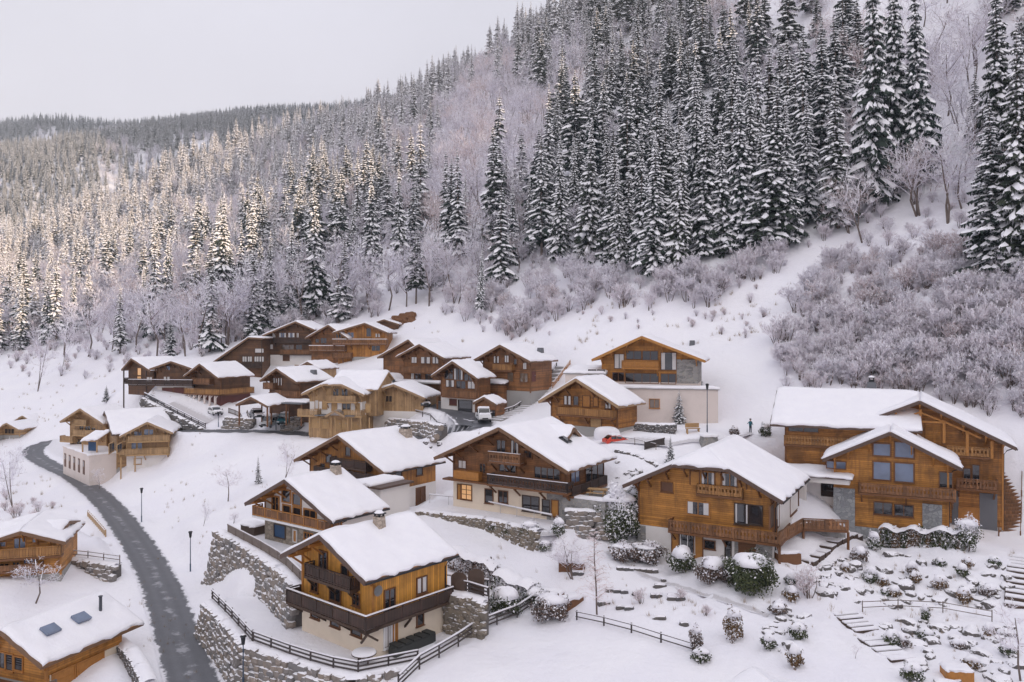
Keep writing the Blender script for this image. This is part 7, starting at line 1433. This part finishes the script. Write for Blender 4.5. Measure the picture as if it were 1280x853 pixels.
# single trees and bushes between the houses
def lone(kind, px, py, top, label, sx=1.0, rz=None, proto=None, name=None):
    p = at(px, py); H = (py-top)/FP*p.y; rz = rng.uniform(0, 6.28) if rz is None else rz
    if kind == 'spruce': m = SPR[proto if proto is not None else 1]; return tree_parts('spruce_tree', m[2], m[1], p, H, rz, label, None, sx*1.25)
    if kind == 'bare': m = BARE[proto if proto is not None else 0]; return tree_parts('bare_tree', m[0], m[1], p, H, rz, label, None, sx, 11.0)
    m = SHRUB[proto if proto is not None else 0]; return tree_parts('frosted_shrub', m[0], m[1], p, H, rz, label, None, sx, 3.6, 'bush')
p = at(746, 771); tree_parts('birch_tree', BIRCH[0], BIRCH[1], p, 112*p.y/FP, 1.0, 'slender frosted birch with pale trunk standing behind the two-rail fence', None, 1.0, 9.0); lone('bare', 716, 725, 672, 'pinkish frosted small tree beside the birch', 1.5, proto=3)
lone('bare', 1276, 852, 745, 'bare crooked fruit tree at the edge of the rock garden', 1.1, proto=1); lone('bare', 1069, 824, 806, 'tiny bare tree alone on the smooth snow strip', 1.25, proto=0)
lone('bare', 285, 627, 576, 'bare spreading tree on the open snow above the glazed chalet', 1.2, proto=1); lone('spruce', 323, 605, 570, 'small snowy spruce on the open snow field', 1.0, proto=3); lone('bare', 354, 605, 560, 'thin bare sapling beside the small spruce', .8, proto=2)
lone('bare', 44, 755, 695, 'wide bare frosted tree in front of the orange chalet', 1.5, proto=1); lone('bare', 124, 612, 584, 'round bare tree beside the flat white garage', 1.0, proto=0); lone('bare', 254, 658, 632, 'thin twig sapling on the snow field between the lamps', .6, proto=2); lone('bare', 292, 655, 640, 'low bare bush at the corner of the boulder wall', 1.2, proto=3)
lone('bare', 18, 640, 570, 'tall thin bare shrub beside the road bend', .7, proto=2); lone('spruce', 133, 503, 482, 'small dark spruce above the twin chalets', 1.4, proto=0); lone('spruce', 873, 487, 455, 'small snowy spruce right of the modern chalet', 1.2, proto=1); lone('spruce', 849, 530, 488, 'snowy young spruce against the white garage', 1.5, proto=3); lone('spruce', 372, 520, 485, 'snowy young spruce between the brown and the pale chalet', 1.4, proto=1)
lone('spruce', 838, 582, 545, 'columnar snowy conifer beside the dark balustrade', 1.1, proto=4); lone('bare', 300, 490, 470, 'frosted round tree beside the arched chalet', 1.3, proto=3); lone('bare', 46, 490, 420, 'thin bare tree on the slope left of the upper row', .6, proto=2); lone('bare', 76, 470, 405, 'slim bare tree on the far slope', .5, proto=5)
for px, py, top, lab in [(801,755,735,'small bare shrub left on the garden terraces'), (850,752,735,'thin reddish bare shrub below the clipped round bushes'), (882,770,755,'little bare bush among the garden edgings'), (1011,748,708,'reddish bare shrub between the boxed hedge and the steps'), (835,690,668,'leafless shrub row beside the carved-balcony chalet'), (1125,665,648,'bare purple shrub before the slate wall')]: lone('shrub', px, py, top, lab, 1.1, proto=3)

for i, (px, py, top, kd) in enumerate([(170,440,350,0),(196,446,372,5),(232,446,380,2),(250,442,352,0),(284,432,340,3),(306,424,345,1),(322,414,330,5),(352,402,322,0),(378,402,330,2),(412,400,318,5),(436,396,322,0),(462,390,312,3),(486,388,322,5),(508,384,306,0),(536,384,322,2),(140,440,372,1),(110,446,380,5),(80,446,372,0)]):
    p = at(px, py); m = BARE[kd]; tree_parts('bare_tree', m[0], m[1], p, (py-top)/FP*p.y, rng.uniform(0, 6.28), 'tall frosted bare tree at the foot of the forest, close behind the upper chalets', 'tall frosted bare trees close behind the upper chalets', rng.uniform(.95, 1.3), 11.0)
for px, py, top, kd, lab in [(262,440,318,1,'slim dark spruce standing among the bare trees behind the arched chalet'),(318,420,300,4,'full spruce just above the biggest dark chalet'),(426,400,292,0,'full spruce behind the two-gabled chalet'),(520,380,282,5,'spruce at the edge of the rocky slope right of the upper row'),(150,442,352,3,'narrow spruce at the forest foot above the road bend')]:
    p = at(px, py); m = SPR[kd]; tree_parts('spruce_tree', m[2], m[1], p, (py-top)/FP*p.y, rng.uniform(0, 6.28), lab, None, 1.0)
rgt = random.Random(8); TUFT = []
for i in range(3):
    mb = MB()
    for k in range(14+6*i):
        a, r0 = rgt.uniform(0, 6.28), rgt.uniform(0, .35); b = Vector((r0*math.cos(a), r0*math.sin(a), -.1)); t_ = b+Vector((rgt.uniform(-.25,.25), rgt.uniform(-.25,.25), rgt.uniform(.3,.9))); sd = Vector((math.cos(a+1.3), math.sin(a+1.3), 0))*.014; mb.face([b-sd, b+sd, t_])
    TUFT.append(mb.data('grass_tuft', ['dry_grass']))
tuf = []
def tufts(poly, n, s0=.5, s1=1.2):
    xs, ys = [a for a, b in poly], [b for a, b in poly]; k = 0
    while k < n:
        x, y = rng.uniform(min(xs), max(xs)), rng.uniform(min(ys), max(ys)); k += 1
        if not inpoly(np.array([x]), np.array([y]), poly)[0]: continue
        p = at(x, y)
        if p is not None:
            for j in range(rng.integers(1, 4)): X_, Y_ = p.x+rng.normal(0, .8), p.y+rng.normal(0, .8); tuf.append((X_, Y_, height(X_, Y_), rng.uniform(s0, s1), rng.uniform(0, 6.28), int(rng.integers(0, 3))))
tufts([(0,450),(200,440),(230,500),(140,520),(0,560)], 80); tufts([(500,400),(640,400),(760,350),(960,330),(1000,400),(900,430),(700,440),(560,440)], 130, .6, 1.4); tufts([(0,585),(60,600),(140,680),(110,690),(0,650)], 70); tufts([(215,540),(420,560),(360,600),(250,690),(180,640)], 60, .4, .9); tufts([(560,690),(760,760),(1000,780),(1280,853),(1280,690),(800,700)], 150, .35, .8); tufts([(130,660),(215,745),(260,853),(200,853),(160,745)], 70, .3, .7)
scatter_mass('dry_grass', 'sparse dry grass stalks sticking out of the snow', 'grass', TUFT, tuf)
# ------------------------------------------------------------------ garden: boulders, clipped shrubs, hedges
def leaf_cloud(rg, rx, ry, rz, n, leaf, snow=.3, box=0.0, z0=0.0):
    """leaf-sized faces through the outer shell of a rounded volume standing on z0; material 0 leaf, 1 snow"""
    mb = MB()
    for i in range(n):
        v = Vector((rg.gauss(0,1), rg.gauss(0,1), rg.gauss(0,1))).normalized(); rr = rg.uniform(.6, 1.08)*(1+.2*math.sin(v.x*5+v.z*4+rx*9)+.14*math.sin(v.y*7+v.z*3+ry*5))
        if box: m = max(abs(v.x), abs(v.y), abs(v.z)); v = v.lerp(v/m, box)
        if v.z < -.75: continue
        c = Vector((v.x*rx*rr, v.y*ry*rr, z0+rz+v.z*rz*rr)); nn = (v+Vector((rg.uniform(-.9,.9), rg.uniform(-.9,.9), rg.uniform(-.4,.9)))).normalized()
        a = nn.cross(Vector((rg.uniform(-1,1), rg.uniform(-1,1), rg.uniform(-1,1)))).normalized(); b = nn.cross(a); s = leaf*rg.uniform(.6, 1.4)
        mt = 1 if rg.random() < snow*(.35+1.2*max(0, v.z)) else 0
        mb.face([c-a*s, c-b*s*.55, c+a*s, c+b*s*.55], mt)
    return mb
def snow_cap_mb(rg, rx, ry, th, z, n=12, rings=4):
    mb = MB(); vs = [(0,0,z+th)]; fs = []
    ph = rg.uniform(0, 6.28)
    for r_ in range(1, rings+1):
        f = r_/rings
        for k in range(n):
            a = 6.283*k/n; w = 1+.15*math.sin(2*a+ph*3)+.1*math.sin(3*a+ph)+.07*math.sin(5*a+2*ph); vs.append((rx*f*w*math.cos(a), ry*f*w*math.sin(a), z+th*(1-f**2.6)*(1+.22*math.sin(a*2+ph)*f)-(.3*th if r_ == rings else 0)+rg.uniform(-.03,.03)*th))
    fs += [(0, 1+k, 1+(k+1)%n) for k in range(n)]
    for r_ in range(rings-1):
        o = 1+r_*n; fs += [(o+k, o+n+k, o+n+(k+1)%n, o+(k+1)%n) for k in range(n)]
    o = 1+(rings-1)*n; fs.append(tuple(o+k for k in reversed(range(n)))); mb.mesh(vs, fs); return mb
LEAF = {'green': 'leaf_green', 'amber': 'leaf_amber', 'purple': 'leaf_purple'}
def shrub(px, py, w_, h_, col, label, cap=.25, snow=.3, dense=1.0, box=0.0, group=None, name='clipped_shrub', ry=None):
    """px, py: foot; w_, h_: size in pixels of the photograph"""
    p = at(px, py); k = p.y/FP; W, H = w_*k/2, h_*k; rg = random.Random(int(px*7+py)); r = empty(name, p+Vector((0, W*.5, -.08)), 0); tag(r, label, 'shrub', group)
    n = int((500+900*W*H)*dense); leaf_cloud(rg, W, ry or W*.85, H/2, n, .07+.025*W, snow, box).build('foliage', [LEAF[col], 'tree_snow'], r)
    mb = MB(); 
    for i in range(4): a = i*1.6; mb.bar((.1*math.cos(a), .1*math.sin(a), -.3), (W*.5*math.cos(a), W*.5*math.sin(a), H*.6), .05)
    mb.mesh(*(lambda q: q)(rock_verts(rg, W*.62, W*.52, H*.36, .1))) if False else None
    mb.build('stems', 'bark', r)
    if cap: snow_cap_mb(rg, W*(.86 if not box else .98), (ry or W*.85)*.95, H*cap, H*(.84 if not box else .93)).build('snow_cap', 'snow', r, smooth=True)
    return r
k8 = crop(940, 640, 3.765); kc = crop(760, 460, 2.171); kb = crop(540, 660, 4.0)
shrub(854, 720, 34, 30, 'green', 'round green bush with a snow cap, leftmost below the carved balcony', .32, .35)
shrub(893, 732, 38, 30, 'purple', 'dark purple-green snowy bush between the round bush and the boxed hedge', .3, .3)
shrub(941, 745, 52, 44, 'green', 'big boxed dark green hedge bush with a thick flat snow lid', .22, .06, 1.6, .7, name='boxed_hedge')
GA = 'clipped shrubs with snow caps in the rock garden'
for cx, by, w_, h_, col, lab in [(1020,272,52,62,'amber','tall amber shrub with snow hat, upper middle of the rock garden'), (775,338,54,62,'amber','amber shrub with snow hat left of the garden handrail'), (555,340,52,52,'green','dark little shrub under snow, above the handrail'), (632,398,46,48,'green','smallest green ball shrub with snow hat beside the amber one'), (620,352,78,56,'amber','wide amber shrub behind the smallest green ball'), (1008,436,72,84,'amber','biggest amber shrub with snow hat beside the handrail end'), (668,645,82,90,'green','stout green shrub with snow hat beside the lower log steps'), (190,425,80,78,'amber','dark amber shrub below the reddish bare bush'), (225,604,92,84,'green','wide dark shrub with snow hat at the edge of the smooth strip'), (85,655,80,80,'green','round dark shrub left of the smooth snow strip'), (208,745,82,120,'amber','tall amber-green shrub at the lower end of the smooth strip'), (770,806,112,92,'green','snow-covered green shrub at the bottom end of the rock garden'), (135,466,62,54,'purple','small purple snowy shrub under the boxed hedge'), (515,242,92,80,'purple','snowy dark shrub at the top of the rock garden'), (893,262,60,46,'green','little snow-capped shrub near the hedge of the double chalet'), (1150,262,60,52,'green','low snow-capped shrub near the right steps'), (820,522,44,92,'green','narrow snowy dwarf conifer at the handrail')]:
    x, y = k8(cx, by); shrub(x, y, w_/4.3, h_/4.4, col, lab, .3, .5, group=GA)
for cx, by, w_, h_, col, lab in [(345,748,54,104,'amber','tall brown-amber shrub dusted with snow on the lower terrace'), (240,776,38,82,'purple','slim dark snowy shrub at the end of the two-rail fence'), (257,806,56,42,'green','low snow-covered bush at the foot of the slim shrub'), (70,400,150,0,'green','')]:
    if h_: x, y = kc(cx, by); shrub(x, y, w_/2.4, h_/2.4, col, lab, .16, .6)
shrub(776, 682, 50, 68, 'green', 'large snow-plastered evergreen bush left of the carved-balcony chalet', .1, .75, 1.5, name='evergreen_bush'); shrub(800, 672, 34, 66, 'green', 'dark side of the evergreen bush pair beside the carved-balcony chalet', .12, .4, 1.2, name='evergreen_bush')
shrub(779, 706, 30, 26, 'purple', 'bare-looking purple bush under the evergreen bushes', .1, .6); shrub(808, 706, 44, 26, 'purple', 'long low purple bush at the chalet corner', .08, .55)
shrub(919, 546, 12, 13, 'purple', 'little round bush left of the walking person', .2, .3); shrub(958, 547, 14, 17, 'green', 'small dark bush right of the walking person', .2, .3)
shrub(631, 772, 40, 32, 'green', 'wide snowy green bush inside the diagonal fence', .3, .5); shrub(591, 792, 32, 44, 'green', 'tall round green bush with snow hat at the corner of the stone wall', .22, .4); shrub(690, 780, 44, 34, 'purple', 'dark drooping bush with clumps of snow at the end of the diagonal fence', .16, .6); shrub(668, 758, 28, 20, 'green', 'snowy ground bush behind the end of the diagonal fence', .3, .6)
for i, (px, py, w_, h_, lab) in enumerate([(662,678,22,22,'first snowy bush under the long tan wall'), (640,672,20,14,'second snowy bush under the long tan wall'), (622,668,20,13,'third low snowy bush under the long tan wall'), (682,690,18,14,'snowy bush at the end of the long tan wall'), (699,672,16,24,'upright snowy bush on the end of the terrace')]): shrub(px, py, w_, h_, 'green', lab, .2, .75)
def hedge(label, a, b, w, h, col='green', snow=.3, mats=None):
    d = b-a; L = d.length; r = empty('hedge', a); tag(r, label, 'hedge'); rg = random.Random(int(L*10)); t = Vector((d.x, d.y, 0)).normalized(); s = Vector((-t.y, t.x, 0)); mb = MB(); n = int(520*L*h/1.4)
    for i in range(n):
        u = rg.random(); ang = rg.uniform(-.3, math.pi+.3); rr = rg.uniform(.7, 1.08)*(1+.14*math.sin(u*L*2.1)+.1*math.sin(u*L*5.3)); c = d*u+s*(math.cos(ang)*w/2*rr)+Vector((0,0,max(.02, math.sin(ang))*h*.92*rr))
        n_ = Vector((rg.uniform(-1,1), rg.uniform(-1,1), rg.uniform(-.6,1))).normalized(); a_ = n_.cross(Vector((rg.random(), rg.random(), rg.random()-.5))).normalized(); b_ = n_.cross(a_); q = .11*rg.uniform(.6, 1.4)
        mb.face([c-a_*q, c-b_*q*.55, c+a_*q, c+b_*q*.55], 1 if rg.random() < snow*(.3+1.3*max(0, math.sin(ang))) else (0 if not mats or (u*7+math.sin(u*20)) % 3 > 1.0 else 2))
    mb.build('foliage', [LEAF[col], 'tree_snow', LEAF[mats or col]], r); mb = MB(); m = int(L/.35); vs = []
    for i in range(m+1):
        c = d*(i/m); hh = h*(.98+.1*math.sin(i*.9)+.07*rg.uniform(-1,1))
        for f, z in ((-.5,-.1),(-.3,.12),(0,.2),(.3,.12),(.5,-.12)): q = c+s*(f*w*(.9+.1*math.sin(i*1.7))); vs.append((q.x, q.y, q.z+hh+z))
    mb.mesh(vs, [(i*5+j, i*5+j+1, i*5+j+6, i*5+j+5) for i in range(m) for j in range(4)]); mb.build('snow_cap', 'snow', r, smooth=True); return r
hedge('long clipped hedge of green and amber bushes in front of the double chalet', at(1100,682), at(1208,688), 1.7, 1.9, 'green', .22, 'amber')
shrub(1094, 690, 16, 24, 'green', 'snowy bush at the near end of the long clipped hedge', .2, .8); shrub(1213, 692, 26, 44, 'green', 'snow-plastered cone bush at the far end of the long clipped hedge', .12, .85)
hedge('long dark hedge with a snow top running down behind the yellow chalet', at(566,706), at(622,728), 2.3, 1.5, 'purple', .35); hedge('lower snowy hedge curving on to the diagonal fence', at(624,731), at(668,752), 2.6, 1.3, 'green', .6)
# boulders
import bmesh
def rough_rock(me, seed):
    bm = bmesh.new(); bm.from_mesh(me); bmesh.ops.subdivide_edges(bm, edges=bm.edges[:], cuts=2, use_grid_fill=True, smooth=.55, fractal=.32, seed=seed); bm.to_mesh(me); bm.free(); return me
RK = []
for i in range(7):
    rg = random.Random(90+i); mb = MB(); sx, sy, sz = rg.uniform(.75,1.1), rg.uniform(.6,.9), rg.uniform(.6,.9); vs, fs = rock_verts(rg, sx, sy, sz, .24); mb.mesh(vs, fs); RK.append((rough_rock(mb.data('boulder', ['rock_dark']), i), snow_cap_mb(rg, sx*1.1, sy*1.12, sz*.8, sz*.16, 12, 5).data('snow_cap', ['snow'], True)))
for m, _ in RK:
    pass
def boulder(p, s, k, label, group, rz=None):
    o = link(RK[k][0], 'boulder', None, p+Vector((0,0,-.3*s)), rng.uniform(0, 6.28) if rz is None else rz); o.scale = (s, s, s*rng.uniform(.75, 1.15)); tag(o, label, 'boulder', group); link(RK[k][1], 'snow_cap', o); return o
spots = []
def rocks(poly, n, smin, smax, key, gap=1.0):
    xs, ys = [a for a, b in poly], [b for a, b in poly]; k = t = 0
    while k < n and t < n*40:
        t += 1; x, y = rng.uniform(min(xs), max(xs)), rng.uniform(min(ys), max(ys))
        if not inpoly(np.array([x]), np.array([y]), poly)[0]: continue
        p = at(x, y); s = smin+(smax-smin)*rng.random()**1.8
        if any((p.x-q[0])**2+(p.y-q[1])**2 < (gap*(s+q[2])*.62)**2 for q in spots): continue
        spots.append((p.x, p.y, s)); k += 1; boulder(p, s, int(rng.integers(0, 7)), f'snow-capped dark boulder {key}', 'snow-capped boulders '+key)
rocks([(1040,700),(1100,692),(1230,700),(1262,712),(1262,756),(1200,762),(1080,758),(1020,745)], 60, .35, 1.05, 'in the upper rock garden')
rocks([(1095,775),(1160,775),(1270,785),(1275,853),(1180,860),(1140,826)], 46, .4, 1.2, 'in the lower rock garden below the handrail')
rocks([(945,752),(1012,745),(1012,775),(1000,820),(970,820),(950,790)], 20, .25, .7, 'beside the smooth snow strip')
rocks([(1010,718),(1060,690),(1072,700),(1030,742)], 14, .3, .8, 'beside the stairs under the carved terrace')
rocks([(725,636),(765,628),(768,655),(735,672),(715,668)], 14, .3, .75, 'at the corner of the central chalet')
rocks([(770,575),(828,590),(835,605),(790,612),(772,600)], 12, .3, .8, 'below the red car parking wall')
rocks([(470,545),(500,548),(552,552),(545,560),(480,556)], 14, .3, .8, 'below the street embankment')
rocks([(312,806),(380,832),(440,850),(400,860),(320,850)], 16, .3, .8, 'scattered below the dark rail fence')
rocks([(180,640),(250,650),(250,664),(200,660)], 0, .2, .4, 'x') if False else None
rocks([(100,545),(150,535),(165,548),(140,560)], 0, .2, .4, 'x') if False else None

GS = [(1058,716),(1090,730),(1142,722),(1178,738),(1205,722),(1240,748),(1120,748),(1160,800),(1200,812),(1238,800),(1262,822),(1130,812),(1218,838),(990,735),(975,770),(1000,790)]
for i, (px, py) in enumerate(GS): shrub(px, py, 13+(i*5) % 9, 11+(i*7) % 8, ('amber', 'green', 'purple')[i % 3], 'small snow-laden shrub tucked among the garden boulders', .34, .65, group='small snow-laden shrubs among the garden boulders', name='garden_shrub')
# ------------------------------------------------------------------ camera, sky, sun
cam = bpy.data.cameras.new('camera'); cam.sensor_width = 36; cam.lens = 36*FP/1280; cam.shift_y = -(426.5-YH)/1280; cam.clip_start = 1; cam.clip_end = 6000
co = bpy.data.objects.new('camera', cam); C.objects.link(co); co.rotation_euler = (R(90), 0, 0); bpy.context.scene.camera = co
SUN_AZ, SUN_EL = R(126.9), R(9.5)
sd = Vector((math.sin(SUN_AZ)*math.cos(SUN_EL), math.cos(SUN_AZ)*math.cos(SUN_EL), math.sin(SUN_EL)))
sl = bpy.data.lights.new('sun', 'SUN'); sl.energy = 5.0; sl.angle = R(.6); sl.color = (1, .75, .5)
so = bpy.data.objects.new('sun', sl); C.objects.link(so); so.rotation_euler = sd.to_track_quat('Z', 'Y').to_euler(); so.location = (0, 0, 300)
w = bpy.data.worlds.new('World'); bpy.context.scene.world = w; w.use_nodes = True; t = w.node_tree; bg = t.nodes['Background']
sky = t.nodes.new('ShaderNodeTexSky'); sky.sky_type = 'NISHITA'; sky.sun_disc = False; sky.sun_elevation = SUN_EL; sky.sun_rotation = SUN_AZ
tc = t.nodes.new('ShaderNodeTexCoord'); sp = t.nodes.new('ShaderNodeSeparateXYZ'); t.links.new(tc.outputs['Generated'], sp.inputs[0])
# a thin high cloud deck over the blue sky: pale near the horizon, about twice as bright overhead
mr = t.nodes.new('ShaderNodeMapRange'); t.links.new(sp.outputs[2], mr.inputs[0]); mr.inputs[1].default_value = .1; mr.inputs[2].default_value = .95; mr.interpolation_type = 'SMOOTHSTEP'
nz = t.nodes.new('ShaderNodeTexNoise'); nz.inputs['Scale'].default_value = 2.2; nz.inputs['Detail'].default_value = 4; t.links.new(tc.outputs['Generated'], nz.inputs['Vector'])
mx = t.nodes.new('ShaderNodeMix'); mx.data_type = 'RGBA'; t.links.new(mr.outputs[0], mx.inputs[0])
mx.inputs[6].default_value = (11.0, 10.4, 11.1, 1); mx.inputs[7].default_value = (9.2, 9.5, 11.2, 1)
wr = t.nodes.new('ShaderNodeMix'); wr.data_type = 'RGBA'; wr.blend_type = 'MULTIPLY'; wr.inputs[0].default_value = 1
cr = t.nodes.new('ShaderNodeMapRange'); t.links.new(nz.outputs['Fac'], cr.inputs[0]); cr.inputs[1].default_value = .3; cr.inputs[2].default_value = .7; cr.inputs[3].default_value = .94; cr.inputs[4].default_value = 1.06
gd = t.nodes.new('ShaderNodeVectorMath'); gd.operation = 'DOT_PRODUCT'; t.links.new(tc.outputs['Generated'], gd.inputs[0]); gd.inputs[1].default_value = (math.sin(SUN_AZ+.5), math.cos(SUN_AZ+.5), .25)
gm = t.nodes.new('ShaderNodeMapRange'); gm.interpolation_type = 'SMOOTHSTEP'; t.links.new(gd.outputs['Value'], gm.inputs[0]); gm.inputs[1].default_value = -.35; gm.inputs[2].default_value = 1.0
gx_ = t.nodes.new('ShaderNodeMix'); gx_.data_type = 'RGBA'; t.links.new(gm.outputs[0], gx_.inputs[0]); t.links.new(mx.outputs[2], gx_.inputs[6]); gx_.inputs[7].default_value = (17.5, 16.6, 16.6, 1)   # the veil glows round the sun, behind the camera
t.links.new(gx_.outputs[2], wr.inputs[6]); t.links.new(cr.outputs[0], wr.inputs[7])
ms = t.nodes.new('ShaderNodeMix'); ms.data_type = 'RGBA'; ms.inputs[0].default_value = .9
t.links.new(sky.outputs[0], ms.inputs[6]); t.links.new(wr.outputs[2], ms.inputs[7]); t.links.new(ms.outputs[2], bg.inputs['Color'])
bg.inputs['Strength'].default_value = .068
sc = bpy.context.scene
# the winter air between the camera and the far hill
mb = MB(); mb.box(-1380, -660, float(GZ.min())-1.5, 1690, 1780, max(float(GZ.max())+45, 40)); hz = mb.build('haze', 'haze'); tag(hz, kind='stuff')
sc.view_settings.view_transform = 'Standard'; sc.view_settings.look = 'None'; sc.view_settings.exposure = .45; sc.view_settings.gamma = 1; sc.view_settings.use_curve_mapping = False
sc.cycles.use_denoising = True
try: sc.cycles.denoiser = 'OPENIMAGEDENOISE'
except Exception: pass
sc.cycles.max_bounces = 8; sc.cycles.diffuse_bounces = 6; sc.cycles.transparent_max_bounces = 4; sc.cycles.volume_bounces = 0
sc.render.use_persistent_data = False
